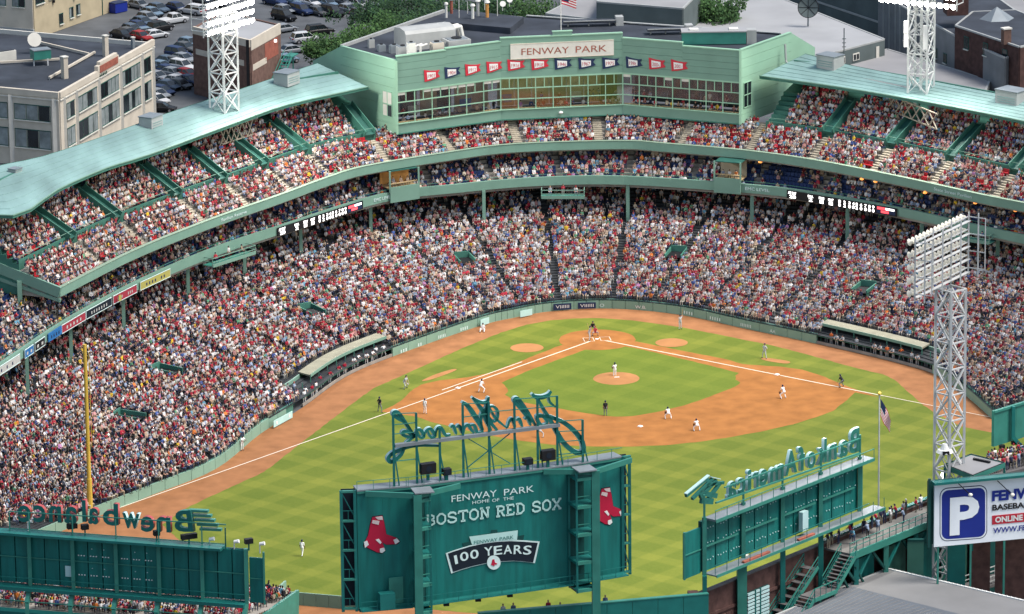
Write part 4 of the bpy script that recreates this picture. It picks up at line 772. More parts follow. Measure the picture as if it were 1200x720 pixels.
for k in range(3):
    A, B = C4[k], C4[k+1]; u, L_ = dirn(A, B); n = Vector((u[1], -u[0], 0)); rz = math.atan2(u[1], u[0]); P = lambda f, z, o=0.0: Vector((A[0], A[1], 0))+u*L_*f+n*o+V(0, 0, z)
    bar('apron', PB, 'green_paint', P(0, (ZB+ZW[0])/2), P(1, (ZB+ZW[0])/2), .25, ZW[0]-ZB); bar('sill', PB, 'green_pale', P(0, ZW[0]+.05, .18), P(1, ZW[0]+.05, .18), .2, .12); bar('drip_edge', PB, 'green_mid', P(0, ZB+.05, .15), P(1, ZB+.05, .15), .12, .14)
    for f0, f1, py in steps[k]:
        zt = {0: (ZT[0]+(26.9 if 0 else 0)), 1: 0, 2: 0}
        px = 466+(587-466)*((f0+f1)/2) if k == 0 else (658 if k == 1 else 730+137*((f0+f1)/2))
        z1 = pz(px, py, P((f0+f1)/2, 0)); zb = ZW[3]
        nb = 5
        for j in range(nb):                                    # cladding boards
            za = zb+(z1-zb)*j/nb; zc = zb+(z1-zb)*(j+1)/nb-.03; bar('cladding_board', PB, 'green_paint', P(f0, (za+zc)/2), P(f1, (za+zc)/2), .24+.006*(j % 2), zc-za)
        bar('wall_core', PB, 'green_mid', P(f0, (zb+z1)/2, -.14), P(f1, (zb+z1)/2, -.14), .2, z1-zb-.1); bar('coping', PB, 'green_pale', P(f0, z1+.05, -.05), P(f1, z1+.05, -.05), .5, .14)
    if k == 1:
        pk = pz(660, 37, P(.5, 0)); bar('parapet_step', PB, 'green_paint', P(.43, pk-.35), P(.585, pk-.35), .26, .7); bar('coping', PB, 'green_pale', P(.425, pk+.04, -.05), P(.59, pk+.04, -.05), .5, .12)
    nbay = bays[k]
    for j in range(nbay+1):
        bar('mullion', PB, 'green_pale', P(j/nbay, ZW[0]+.1, .06), P(j/nbay, ZW[3], .06), .11, .16)
        if j < nbay: bar('mullion', PB, 'green_pale', P((j+.5)/nbay, ZW[2], .05), P((j+.5)/nbay, ZW[3], .05), .10, .12)
    for z in ZW[1:3]: bar('transom', PB, 'green_pale', P(0, z, .05), P(1, z, .05), .12, .12)
    bar('transom', PB, 'green_pale', P(0, ZW[3]-.03, .07), P(1, ZW[3]-.03, .07), .16, .2)
    for j in range(nbay):
        for r in range(3):
            if r == 0 and random.random() < .55: continue          # lowest sash slid open
            if r == 2:
                for h in (0, .5): slabp('pane', PB, 'glass_clear', P((j+h+.02)/nbay, 0), P((j+h+.48)/nbay, 0), ZW[2]+.06, ZW[3]-.1, .02, 0.0)
            else: slabp('pane', PB, 'glass_clear', P((j+.03)/nbay, 0), P((j+.97)/nbay, 0), ZW[r]+.1, ZW[r+1]-.06, .02, 0.0)
        for h in (0, .5):
            if random.random() < (.9 if k == 0 else .12): slabp('blind', PB, 'off_white', P((j+h+.04)/nbay, 0), P((j+h+.46)/nbay, 0), ZW[3]-.5, ZW[3]-.13, .03, .03)
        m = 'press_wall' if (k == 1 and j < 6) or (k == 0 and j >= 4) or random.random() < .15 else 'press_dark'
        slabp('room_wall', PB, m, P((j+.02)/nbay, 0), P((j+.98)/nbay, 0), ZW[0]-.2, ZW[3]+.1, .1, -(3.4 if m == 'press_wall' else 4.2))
        if random.random() < .45: slabp('display_board', PB, random.choice(('off_white', 'sign_blue', 'panel_grey', 'desk', 'sky_blue')) if k < 2 else 'press_dark', P((j+.15)/nbay, 0), P((j+.8)/nbay, 0), ZW[0]+.4, ZW[0]+1.5, .08, -2.6)
        bar('desk', PB, 'desk', P((j+.02)/nbay, ZW[0]+.12, -.38), P((j+.98)/nbay, ZW[0]+.12, -.38), .4, .06)
        for q in range(3):
            if random.random() < .75: c = P((j+.2+.3*q)/nbay, ZW[0]-.35, -.95); sit(c[0], c[1], c[2], face((n[0], n[1]))+random.gauss(0, .3), 'press', random.random() < .15)
            if random.random() < .30: c = P((j+.2+.3*q)/nbay, ZW[0]+.25, -2.6); sit(c[0], c[1], c[2], face((n[0], n[1]))+random.gauss(0, .4), 'press', random.random() < .5)
        if j % 2 == 0: bar('ceiling_light', PB, 'strip_light', P((j+.2)/nbay, ZW[3]+.02, -1.8), P((j+.8)/nbay, ZW[3]+.02, -1.8), .12, .05)
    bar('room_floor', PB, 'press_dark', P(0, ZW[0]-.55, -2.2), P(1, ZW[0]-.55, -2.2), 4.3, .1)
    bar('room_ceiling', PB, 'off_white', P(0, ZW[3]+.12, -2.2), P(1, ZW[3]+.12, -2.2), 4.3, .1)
    bar('soffit', PB, 'green_dark', P(0, ZB+.02, -3.4), P(1, ZB+.02, -3.4), 6.8, .1)
# end walls; their paler green carries the tower light falling on them
def end_wall(A, R, zt, lab, gable, win, side):
    u, L_ = dirn(A, R); A0 = Vector((A[0], A[1], 0)); n = Vector((u[1], -u[0], 0))*side; nb = 8
    for j in range(nb):
        za = ZB+(zt-ZB)*j/nb; zc = ZB+(zt-ZB)*(j+1)/nb-.03; bar('cladding_board', PB, 'green_pale', A0+V(0, 0, (za+zc)/2), A0+u*L_+V(0, 0, (za+zc)/2), .24+.006*(j % 2), zc-za)
    bar('coping', PB, 'green_pale', A0+V(0, 0, zt+.05), A0+u*L_+V(0, 0, zt+.05), .4, .12); bar('corner_trim', PB, 'green_pale', A0+n*.05+V(0, 0, ZB), A0+n*.05+V(0, 0, zt), .3, .3)
    G = A0+u*L_; mb = MB(); g2 = G+u*gable[0]; w = n*.12
    mb.hexa([G-w+V(0, 0, ZB), g2-w+V(0, 0, ZB), g2+w+V(0, 0, ZB), G+w+V(0, 0, ZB)], [G-w+V(0, 0, zt), g2-w+V(0, 0, gable[1]), g2+w+V(0, 0, gable[1]), G+w+V(0, 0, zt)]); mb.build('gable_wall', 'green_pale', PB)
    for (f0, z0, f1, z1, m) in win:
        a = A0+u*f0+n*.14; c = A0+u*f1+n*.14; bar('pane', PB, m, a+V(0, 0, (z0+z1)/2), c+V(0, 0, (z0+z1)/2), .06, z1-z0)
    f0 = min(w_[0] for w_ in win); f1 = max(w_[2] for w_ in win); z0 = min(w_[1] for w_ in win); z1 = max(w_[3] for w_ in win)
    for z in (z0, (z0+z1)/2, z1): bar('window_frame', PB, 'green_pale', A0+u*f0+n*.18+V(0, 0, z), A0+u*f1+n*.18+V(0, 0, z), .1, .1)
    for f in (f0, (f0+f1)/2, f1): bar('window_frame', PB, 'green_pale', A0+u*f+n*.18+V(0, 0, z0), A0+u*f+n*.18+V(0, 0, z1), .1, .1)
end_wall(C4[0], RL, ZT[0], '', (6.2, 24.0), [(.9, 20.9, 2.9, 22.6, 'off_white'), (.9, 19.3, 1.85, 20.8, 'press_dark'), (1.9, 19.3, 2.9, 20.8, 'off_white')], -1)
end_wall(C4[3], RR_, ZT[3], '', (6.2, 24.0), [(.7, 19.3, 1.6, 22.6, 'glass_dark'), (1.65, 19.3, 2.6, 22.6, 'glass_dark')], 1)
# roof deck with rear parapets and plant
rl = Vector((RL[0], RL[1], 0)); rr = Vector((RR_[0], RR_[1], 0)); r2 = Vector((RL2[0], RL2[1], 0)); r3 = Vector((RR2[0], RR2[1], 0))
mb = MB(); _b3 = at(617, 18.5, ZT[0]); _b4 = at(915, 40, ZT[0]-.1); pl = [C4[0], C4[1], C4[2], C4[3], rr, _b4, _b3, Vector((r2[0]+2, r2[1]+1, 0)), r2, rl]
mb.poly([(p[0], p[1], 26.75) for p in pl]); mb.build('roof_deck', 'roof_dark', PB)
bar('rear_parapet', PB, 'panel_grey', rl+V(0, 0, ZT[0]-.45), r2+V(0, 0, ZT[0]-.45), .4, 1.3); 
b1 = at(531, 12, ZT[0]); b2 = at(612, 20, ZT[0]); b3 = at(617, 18.5, ZT[0]); b4 = at(915, 40, ZT[0]-.1)
bar('rear_parapet', PB, 'panel_grey', (b1[0], b1[1], ZT[0]-.4), (b2[0], b2[1], ZT[0]-.4), .4, .8); bar('screen_wall', PB, 'navy_dark', (b3[0], b3[1], ZT[0]-1.7), (b4[0], b4[1], ZT[0]-1.7), .3, 3.4); bar('coping', PB, 'panel_grey', (b3[0], b3[1], ZT[0]+.02), (b4[0], b4[1], ZT[0]+.02), .45, .12)
# raised rear roof with stacks
q4 = [at(520, 26, 27.6), at(598, 33, 27.6), at(614, 20, 27.6), at(532, 11, 27.6)]; mb = MB(); mb.prism([(p[0], p[1]) for p in q4], 24.5, 27.6); mb.build('rear_roof', 'roof_dark', PB)
zq = 27.6
def stack(px, py, h, r, m, lab):
    p = at(px, py, zq); t = thing('vent_stack', lab, 'vent pipe', p, 'vent pipes on the press box roof'); q = MB(); q.tube(p, p+V(0, 0, h), r, r, 8); q.build('pipe', m, t); q = MB(); q.tube(p+V(0, 0, h), p+V(0, 0, h+.15), r*1.3, r*1.9, 8); q.tube(p+V(0, 0, h+.15), p+V(0, 0, h+.4), r*1.9, r*1.2, 8); q.build('cowl', 'pipe_white', t)
stack(523, 21, 1.7, .16, 'pipe_white', 'pale vent pipe at the left of the rear roof'); stack(529, 16, 1.8, .2, 'brick_red', 'rust-red vent pipe with white cowl'); stack(554, 22, 1.6, .2, 'pipe_white', 'thick pale vent pipe right of the rust-red one'); stack(560, 19, 1.9, .22, 'panel_grey', 'grey vent pipe beside the orange one'); stack(571, 20.5, 1.9, .22, 'orange_room', 'orange-brown vent pipe with wide cowl')
for x, y, h in ((538, 21, 3.6), (583, 19, 3.8), (548, 16, 1.6), (568, 12, 2.2)):
    p = at(x, y, zq); b = MB(); b.tube(p, p+V(0, 0, h), .05, .04, 5); tag(b.build('antenna_mast', 'pipe_white'), 'thin antenna mast on the press box rear roof', 'antenna', 'antennas on the press box')
for x, y in ((589, 13), (597, 8)):
    p = at(x, y, zq); t = thing('satellite_dish', 'small white dish on the rear roof of the press box', 'satellite dish', p, 'white dishes on the press box'); b = MB(); b.tube(p, p+V(0, 0, .8), .05, .05, 5); b.build('mast', 'pipe_white', t); b = MB(); b.tube(p+V(0, -.1, .9), p+V(0, -.35, 1.05), .1, .42, 10); b.build('dish', 'pipe_white', t)
# big air handler
p = at(498, 54, 26.75); t = thing('air_handler', 'large white curved air handling unit on the press box roof', 'air handler', p); u = (r2-rl).normalized(); rz = .33
mb = MB(); w2, l2 = 1.9, 3.6; sec = [(-w2, 0), (-w2, 2.2), (-w2*.8, 2.6), (0, 2.8), (w2*.8, 2.6), (w2, 2.2), (w2, 0)]; R_ = Matrix.Rotation(rz, 3, 'Z')
A_ = [p+R_ @ Vector((-l2, y, z)) for y, z in sec]; B_ = [p+R_ @ Vector((l2, y, z)) for y, z in sec]; k = len(sec); mb.add(A_+B_, [(i, (i+1) % k, k+(i+1) % k, k+i) for i in range(k)]+[tuple(reversed(range(k))), tuple(range(k, 2*k))]); mb.build('housing', 'panel_grey', t)
for dy in (0, .9):
    q = MB(); a = p+R_ @ Vector((l2, -1+dy, 2.2)); c = a+R_ @ Vector((1.1, 0, .1)); e = c+V(.3, 0, -1.6); q.tube(a, c, .28, .28, 8); q.ball(c, .28); q.tube(c, e, .28, .28, 8); q.build('duct', 'pipe_white', t)
for x, y, w, h, m in ((472, 66, 1.5, 1.3, 'panel_grey'), (482, 68, 1.0, 2.0, 'pipe_white'), (462, 62, 1.2, 1.0, 'galv'), (512, 62, 1.6, 1.4, 'cream_stone'), (535, 57, 3.2, 1.3, 'panel_grey'), (447, 60, 1.0, .8, 'galv'), (435, 56, .8, 1.1, 'panel_grey')):
    p = at(x, y, 26.75); t = thing('roof_unit', 'grey machine on the press box roof, %s' % {472: 'left of the white pipe', 482: 'tall and white like a pipe', 462: 'small and square in front of the air handler', 512: 'cream coloured box', 535: 'long flat one near the stacks', 447: 'low one in the dark corner', 435: 'leftmost one'}[x], 'roof machine', p, 'machines on the press box roof'); block('casing', t, m, p+V(0, 0, h/2), (w, w*.7, h), .3); block('lid', t, 'galv', p+V(0, 0, h+.04), (w*.8, w*.55, .1), .3)
    b = MB(); b.tube(p+V(0, 0, h+.08), p+V(0, 0, h+.22), w*.22, w*.22, 8); b.build('fan', 'black', t)
for x, lab in ((487, 'a'), (493, 'b')):
    q = MB(); p = at(x, 64, 26.75); q.tube(p, p+V(0, 0, 1.1), .16, .16, 7); q.ball(p+V(0, 0, 1.1), .16); q.tube(p+V(0, 0, 1.1), p+V(.9, .2, 1.3), .16, .16, 7); tag(q.build('bent_pipe', 'pipe_white'), 'bent white pipe among the press box roof machines', 'pipe', 'bent white pipes')
p = at(838, 53, 26.75); t = thing('roof_container', 'long teal metal container unit behind the right press box parapet', 'container', p); block('box', t, 'frame_light', p+V(0, 1.2, .9), (8.4, 2.4, 1.6), -.10); block('top', t, 'roof_grey', p+V(0, 1.2, 1.76), (8.6, 2.6, .14), -.10)
for dx in (-2.6, 2.6): block('hatch', t, 'pipe_white', p+V(dx, 1.2-.1*dx, 1.9), (1.2, 1.2, .2), -.1)
block('side_unit', t, 'panel_grey', p+V(4.9, .6, .9), (1.3, 1.6, 1.9), -.1)
for x, w in ((670, 7.0), (760, 5.0)):
    p = at(x+20, 33.5 if x == 670 else 43, 26.4); t = thing('solar_rack', 'dark low rack of pipes and panels behind the central parapet' if x == 670 else 'dark flat panel rack behind the right central parapet', 'roof rack', p, 'dark racks on the press box roof'); block('panel', t, 'roof_dark', p+V(0, 0, 1.0), (w, 1.6, .25), -.06); bar('rail', t, 'panel_grey', p+V(-w/2, -.8, 1.2), p+V(w/2, -.9, 1.2), .12)
    for f in (-.4, 0, .4): bar('leg', t, 'panel_grey', p+V(w*f, 0, 0), p+V(w*f, 0, 1), .15)
    block('end_unit', t, 'panel_grey', p+V(w/2+.6, 0, .8), (1.0, 1.4, 1.5), 0)
# flag mast over the press box
p = at(657.5, 37, 27.9); fl = thing('flag_mast', 'small american flag on a short mast above the press box sign', 'flag', p); b = MB(); b.tube(p-V(0, 0, 1.5), p+V(0, 0, 5.2), .07, .05, 6); b.build('mast', 'pipe_white', fl)
mb = MB()
for r in range(7):
    for c in range(6):
        x0, x1 = .1+c*.32, .1+(c+1)*.32; sg = lambda x: .18*math.sin(x*2.2); z0 = 4.9-.17*r; dz = lambda x: -.35*x
        mb.add([p+V(x0, sg(x0), z0+dz(x0)), p+V(x1, sg(x1), z0+dz(x1)), p+V(x1, sg(x1), z0-.17+dz(x1)), p+V(x0, sg(x0), z0-.17+dz(x0))], [(0, 1, 2, 3)], 2 if (c < 3 and r < 4) else (0 if r % 2 == 0 else 1))
mb.build('flag', ['red', 'white_paint', 'navy'], fl)
# the name sign
A, B = C4[1], C4[2]; u, L_ = dirn(A, B); n = Vector((u[1], -u[0], 0)); S0 = onp(598, 68.5, A, B); S1 = onp(719, 64.5, A, B); zs0 = 25.25; zs1 = 27.15; zc = onp(658, 58, A, B)[2]; hs = 1.0
t = thing('name_sign', 'long white sign with thin red lettering on the press box front', 'sign', S0); m0 = Vector((S0[0], S0[1], 0)); m1 = Vector((S1[0], S1[1], 0))
bar('board', t, 'off_white', m0+n*.2+V(0, 0, zc), m1+n*.2+V(0, 0, zc), .1, 1.95); bar('trim', t, 'cream_stone', m0+n*.2+V(0, 0, zc+1.0), m1+n*.2+V(0, 0, zc+1.0), .16, .08); bar('trim', t, 'cream_stone', m0+n*.2+V(0, 0, zc-1.0), m1+n*.2+V(0, 0, zc-1.0), .16, .08)
text('FENWAY', t, 'brick_red', m0.lerp(m1, .335)+n*.27+V(0, 0, zc-.48), u, (0, 0, 1), .92, (m1-m0).length*.46); text('PARK', t, 'brick_red', m0.lerp(m1, .78)+n*.27+V(0, 0, zc-.48), u, (0, 0, 1), .92, (m1-m0).length*.30)
# pennants
PEN = [(505, 88.5, 1903, 'red', 0), (529, 85, 1904, 'navy', 0), (553, 81.5, 1912, 'red', 0), (578, 78.5, 1915, 'red', 0), (604, 76.5, 1916, 'red', 1), (632, 75.5, 1918, 'red', 1), (659, 75, 1946, 'navy', 1), (687, 74.5, 1967, 'navy', 1), (715, 74, 1975, 'navy', 1), (743, 74, 1986, 'navy', 2), (770, 75.5, 2004, 'red', 2), (796, 77.5, 2007, 'red', 2)]
for k, (x, y, yr, c, fc) in enumerate(PEN):
    A, B = C4[fc], C4[fc+1]; u, L_ = dirn(A, B); n = Vector((u[1], -u[0], 0)); o = onp(x, y, A, B)+n*.22; t = thing('pennant', '%s pennant reading %d, %s from the left on the press box' % ('red' if c == 'red' else 'navy blue', yr, ('first', 'second', 'third', 'fourth', 'fifth', 'sixth', 'seventh', 'eighth', 'ninth', 'tenth', 'eleventh', 'twelfth')[k]), 'pennant', o, 'championship pennants')
    X = lambda a, z, d=0.0: o+u*a+V(0, 0, z)+n*d
    out = [(-1.1, .85), (-.2, .66), (.62, .58), (1.2, .62), (.9, .2), (1.25, -.25), (.62, -.42), (-.2, -.62), (-1.0, -.72)]; mb = MB(); f_ = [X(a, z) for a, z in out]; bk = [X(a, z, -.1) for a, z in out]; kk = len(out); mb.add(f_+bk, [tuple(reversed(range(kk))), tuple(range(kk, 2*kk))]+[(i, (i+1) % kk, kk+(i+1) % kk, kk+i) for i in range(kk)]); mb.build('cloth', c, t)
    mb = MB(); mb.poly([X(a, z, .02) for a, z in ((-.72, .52), (.58, .40), (.58, -.26), (-.66, -.46))][::-1]); mb.build('white_field', 'white_paint', t); text(str(yr), t, c if c == 'red' else 'sox_red', X(-.05, -.24, .04), u-V(0, 0, .08), (0, 0, 1), .50, 1.05)
p = onp(657, 131.5, C4[1], C4[2]); q = MB(); q.ball(p+V(0, -.3, 0), .3, 8, 6, 0, (1, 1, .6)); q.tube(p+V(0, 0, .2), p+V(0, -.3, .1), .06); tag(q.build('dome_camera', 'white_paint'), 'small white dome camera under the press box windows', 'dome camera')
# ---------------------------------------------------------------- scoreboards seen from behind
def two_tone(me, side):
    me = me.copy(); me.materials.append(MATS[side])
    for p in me.polygons: p.material_index = 1 if abs(p.normal.z) < .5 else 0
    return me
_tt = {}
def letter3d(ch, parent, m, side, pos, ux, h, w, depth, mirror=True, name='letter', bold=.02, uy=(0, 0, 1)):
    key = (ch, m, side, round(depth/h, 2), bold)
    if key not in _tt: src = textmesh(ch, m, round(depth/h, 2)/2, bold); _tt[key] = two_tone(src, side); _tt[key]['w'] = src['w']
    me = _tt[key]; ux = Vector(ux).normalized(); uy = Vector(uy).normalized(); n = ux.cross(uy); kx = (-1 if mirror else 1)*(w/me['w'])
    M = Matrix(((ux[0]*kx, uy[0]*h, n[0]*h, 0), (ux[1]*kx, uy[1]*h, n[1]*h, 0), (ux[2]*kx, uy[2]*h, n[2]*h, 0), (0, 0, 0, 1))); M.translation = Vector(pos); return put(name, parent, me, M)
SLAB = {'B': [[(.18, 0), (.18, 1)], [(.05, 0), (.5, 0), (.72, .14), (.72, .36), (.5, .52), (.2, .52)], [(.05, 1), (.48, 1), (.68, .88), (.68, .66), (.5, .52)]], 'O': [[(.3, 0), (.5, 0), (.72, .25), (.72, .75), (.5, 1), (.3, 1), (.08, .75), (.08, .25), (.3, 0)]],
        'S': [[(.7, .72), (.66, .9), (.5, 1), (.28, 1), (.1, .86), (.1, .66), (.3, .54), (.54, .46), (.72, .32), (.72, .14), (.52, 0), (.28, 0), (.1, .12), (.07, .3)]], 'T': [[(.4, 0), (.4, 1)], [(.02, .78), (.05, 1), (.75, 1), (.78, .78)], [(.22, 0), (.58, 0)]],
        'N': [[(.15, 0), (.15, 1)], [(.15, 1), (.65, 0)], [(.65, 0), (.65, 1)], [(0, 0), (.3, 0)], [(0, 1), (.25, 1)], [(.5, 1), (.8, 1)]], 'R': [[(.18, 0), (.18, 1)], [(.02, 0), (.36, 0)], [(.02, 1), (.5, 1), (.7, .88), (.7, .62), (.5, .5), (.2, .5)], [(.45, .5), (.68, 0), (.82, 0)]],
        'E': [[(.18, 0), (.18, 1)], [(.02, 1), (.7, 1), (.72, .76)], [(.2, .5), (.5, .5)], [(.02, 0), (.7, 0), (.74, .24)]], 'D': [[(.18, 0), (.18, 1)], [(.02, 0), (.48, 0), (.72, .25), (.72, .75), (.48, 1), (.02, 1)]], 'X': [[(.1, 0), (.7, 1)], [(.1, 1), (.7, 0)], [(0, 0), (.24, 0)], [(.56, 0), (.8, 0)], [(0, 1), (.24, 1)], [(.56, 1), (.8, 1)]]}
def slab_word(word, parent, m, p0, p1, h, n):
    u = (p1-p0); L_ = u.length; u.normalize(); cw = L_/len(word)
    for i, ch in enumerate(word):
        mb = MB()
        for st in SLAB[ch]: ribbon(mb, [p0+u*(cw*(i+.05)+x*cw*1.12)+V(0, 0, y*h) for x, y in st], h*.19, n, .03, 0, 0)
        mb.build('letter', m, parent)
ZJ = 27.3
ja, jb, jc, jd = at(418, 576, ZJ), at(478, 571, ZJ), at(665, 546.5, ZJ), at(728, 536, ZJ)
JZ0 = pz(418, 713, ja)
JH = thing('scoreboard', 'huge dark teal scoreboard seen from behind with two towers and red sock emblems', 'scoreboard', (ja[0], ja[1], 0))
JP = [ja, jb, jc, jd]; v2 = lambda p: Vector((p[0], p[1], 0))
for k in range(3):
    A, B = v2(JP[k]), v2(JP[k+1]); u, L_ = dirn(A, B); n = Vector((u[1], -u[0], 0)); np_ = (2, 6, 2)[k]
    for j in range(np_):
        bar('back_panel', JH, 'board_teal', A+u*(L_*j/np_+.004)-n*.15+V(0, 0, (ZJ+JZ0)/2), A+u*(L_*(j+1)/np_-.004)-n*.15+V(0, 0, (ZJ+JZ0)/2), .3+.004*(j % 2), ZJ-JZ0)
    bar('cabinet', JH, 'board_dark', A-n*.9+V(0, 0, (ZJ+JZ0)/2), B-n*.9+V(0, 0, (ZJ+JZ0)/2), 1.2, ZJ-JZ0-.2)
    bar('top_walkway', JH, 'galv', A-n*.7+V(0, 0, ZJ+.08), B-n*.7+V(0, 0, ZJ+.08), 1.7, .14); bar('top_rail', JH, 'frame_light', A+n*.12+V(0, 0, ZJ+1.0), B+n*.12+V(0, 0, ZJ+1.0), .05); bar('top_edge', JH, 'frame_light', A+n*.06+V(0, 0, ZJ-.08), B+n*.06+V(0, 0, ZJ-.08), .14, .3)
    for j in range(int(L_/1.6)+1): bar('rail_post', JH, 'frame_light', A+u*min(1.6*j, L_)+n*.12+V(0, 0, ZJ), A+u*min(1.6*j, L_)+n*.12+V(0, 0, ZJ+1.0), .05)
    bar('bottom_beam', JH, 'frame_teal', A+n*.1+V(0, 0, JZ0-.15), B+n*.1+V(0, 0, JZ0-.15), .5, .3)
    bar('catwalk', JH, 'frame_teal', A+n*.8+V(0, 0, JZ0+.05), B+n*.8+V(0, 0, JZ0+.05), 1.2, .1); bar('catwalk_rail', JH, 'frame_teal', A+n*1.35+V(0, 0, JZ0+1.0), B+n*1.35+V(0, 0, JZ0+1.0), .05); bar('catwalk_rail', JH, 'frame_teal', A+n*1.35+V(0, 0, JZ0+.5), B+n*1.35+V(0, 0, JZ0+.5), .05)
    for j in range(int(L_/1.5)+1): bar('rail_post', JH, 'frame_teal', A+u*min(1.5*j, L_)+n*1.35+V(0, 0, JZ0), A+u*min(1.5*j, L_)+n*1.35+V(0, 0, JZ0+1.0), .05)
    for j in range(3):
        if k == 1: block('floodlight', JH, 'black', A+u*L_*(.22+.2*j)+n*.3+V(0, 0, JZ0-.45), (.55, .4, .3), 0)
# open end bays
def end_bay(P0, P1, flip):
    A, B = v2(P0), v2(P1); u, L_ = dirn(A, B); n = Vector((u[1], -u[0], 0)); bar('end_back', JH, 'navy_dark', A-n*.9+V(0, 0, (ZJ+JZ0)/2), B-n*.9+V(0, 0, (ZJ+JZ0)/2), .1, ZJ-JZ0)
    for p in (A, B): bar('end_post', JH, 'frame_teal', p+V(0, 0, JZ0-.3), p+V(0, 0, ZJ+.1), .28, .28)
    for j in range(5): z = JZ0+(ZJ-JZ0)*j/4; bar('end_floor', JH, 'frame_light', A+V(0, 0, z), B+V(0, 0, z), .3, .2)
    for j in range(4): z0 = JZ0+(ZJ-JZ0)*j/4; z1 = JZ0+(ZJ-JZ0)*(j+1)/4; bar('end_brace', JH, 'frame_teal', A+V(0, 0, z1), B+V(0, 0, z0+.3), .09); bar('end_rail', JH, 'frame_teal', A+V(0, 0, z0+1.0), B+V(0, 0, z0+1.0), .06); bar('end_post_thin', JH, 'frame_teal', A.lerp(B, .5)+V(0, 0, z0), A.lerp(B, .5)+V(0, 0, z0+1.0), .05)
end_bay(at(399.5, 576.5, ZJ), at(415.5, 576, ZJ), 0); end_bay(at(729.5, 536, ZJ), at(737.5, 535, ZJ), 0)
# the two front towers
def jtower(px_col, px_in, base_pt, A, B, zb, inner):
    u, L_ = dirn(A, B); n = Vector((u[1], -u[0], 0)); c = v2(base_pt)+n*2.2; i0 = v2(inner); bar('tower_column', JH, 'frame_light', c+V(0, 0, zb), c+V(0, 0, ZJ-.1), .78, .7)
    q = i0+n*2.0
    for p in (q, i0+n*.1): bar('tower_post', JH, 'frame_teal', p+V(0, 0, JZ0-.6), p+V(0, 0, ZJ-.2), .2, .2)
    bar('tower_back', JH, 'board_dark', i0+n*.05+V(0, 0, (ZJ+JZ0)/2), i0+(c-q)*.8+n*.05+V(0, 0, (ZJ+JZ0)/2), .1, ZJ-JZ0-.1)
    for j in range(5):
        z = JZ0-.4+(ZJ-JZ0)*j/4.15; bar('tower_platform', JH, 'frame_light', c+V(0, 0, z), q+V(0, 0, z), .35, .3); bar('tower_platform', JH, 'frame_teal', q+V(0, 0, z), i0+n*.1+V(0, 0, z), .2, .25); m_ = (c+q)/2-n*.9; block('tower_floor', JH, 'frame_teal', m_+V(0, 0, z+.1), ((c-q).length, 1.9, .08), math.atan2(u[1], u[0]))
        if j < 4: bar('tower_rail', JH, 'frame_light', c+V(0, 0, z+1.05), q+V(0, 0, z+1.05), .06)
    bar('bracket_beam', JH, 'frame_light', c+V(0, 0, ZJ-.25), c-u*4.6-n*1.9+V(0, 0, ZJ-.2), .28, .5); bar('bracket_beam', JH, 'frame_light', c+V(0, 0, ZJ-.25), c+u*4.6-n*1.9+V(0, 0, ZJ-.2), .28, .5); block('tower_cap', JH, 'galv', (c+q)/2-n*.4+V(0, 0, ZJ+.05), (1.9, 1.9, .12), math.atan2(u[1], u[0]))
jtower(482, 500, aty(482, 576, 0) if 0 else onp(483, 578, ja, jb)*1.0, v2(ja), v2(jb), 0, onp(498, 574, jb, jc)); jtower(686, 664, onp(687, 552, jc, jd), v2(jb), v2(jc), 0, onp(666, 556, jb, jc))
u_, L_ = dirn(ja, jb); n_ = Vector((u_[1], -u_[0], 0))
block('cabinet_box', JH, 'frame_teal', v2(onp(450, 700, ja, jb))+n_*1.1+V(0, 0, JZ0+.9), (1.5, .9, 1.6), .2); block('blue_door', JH, 'frame_blue' if 'frame_blue' in MATS else 'frame_light', v2(onp(463, 690, ja, jb))+n_*.4+V(0, 0, JZ0+1.6), (1.4, .1, 2.6), .2)
# emblems and lettering on the back
def face_poly(P, plane, m, nm, parent, out=.06):
    A, B = plane; u, _ = dirn(A, B); n = Vector((u[1], -u[0], 0)); pts = [onp(x, y, A, B)+n*out for x, y in P]; k = len(pts); mb = MB(); bk = [p-n*.04 for p in pts]; mb.add(pts+bk, [tuple(reversed(range(k)))]+[(i, (i+1) % k, k+(i+1) % k, k+i) for i in range(k)]); return mb.build(nm, m, parent)
SOCK = [(185, 265), (232, 258), (240, 290), (250, 345), (300, 362), (312, 378), (300, 390), (250, 393), (232, 382), (245, 420), (230, 432), (205, 428), (145, 398), (150, 380), (165, 350), (175, 300)]
SW = [[(200, 370), (215, 365), (228, 382), (222, 390)], [(283, 371), (300, 363), (312, 378), (292, 391)], [(220, 412), (240, 407), (245, 421), (230, 432), (220, 428)], [(145, 380), (160, 374), (168, 393), (150, 408)], [(186, 278), (218, 282), (214, 300), (182, 292)], [(198, 264), (231, 259), (234, 277), (210, 275)]]
MATS['sock_pale'] = mat('sock_pale', (.62, .52, .50), .6, .03, 1.0)
for k, (plane, f) in enumerate((((ja, jb), lambda x, y: (390+x/4, 540+y/4)), ((jc, jd), lambda x, y: (690+(x/4-36)*.84+6, 540+y/4-33)))):
    em = thing('sock_emblem', 'pair of red socks emblem on the %s wing of the big scoreboard' % ('left' if k == 0 else 'right'), 'emblem', onp(*f(200, 340), *plane), 'red sock emblems')
    o = face_poly([f(x, y) for x, y in SOCK], plane, 'sox_red', 'socks', em)
    o2 = face_poly([f(x+(x-210)*.05, y+(y-345)*.05) for x, y in SOCK], plane, 'navy_dark', 'outline', em, .03)
    for j, P in enumerate(SW): face_poly([f(x, y) for x, y in P], plane, 'white_paint' if j < 4 else 'sock_pale', 'white_patch', em, .09)
PL = (jb, jc); uj, Lj = dirn(jb, jc); nj = Vector((uj[1], -uj[0], 0)); Z8 = lambda x, y: (490+x/5.537, 560+y/5.537)
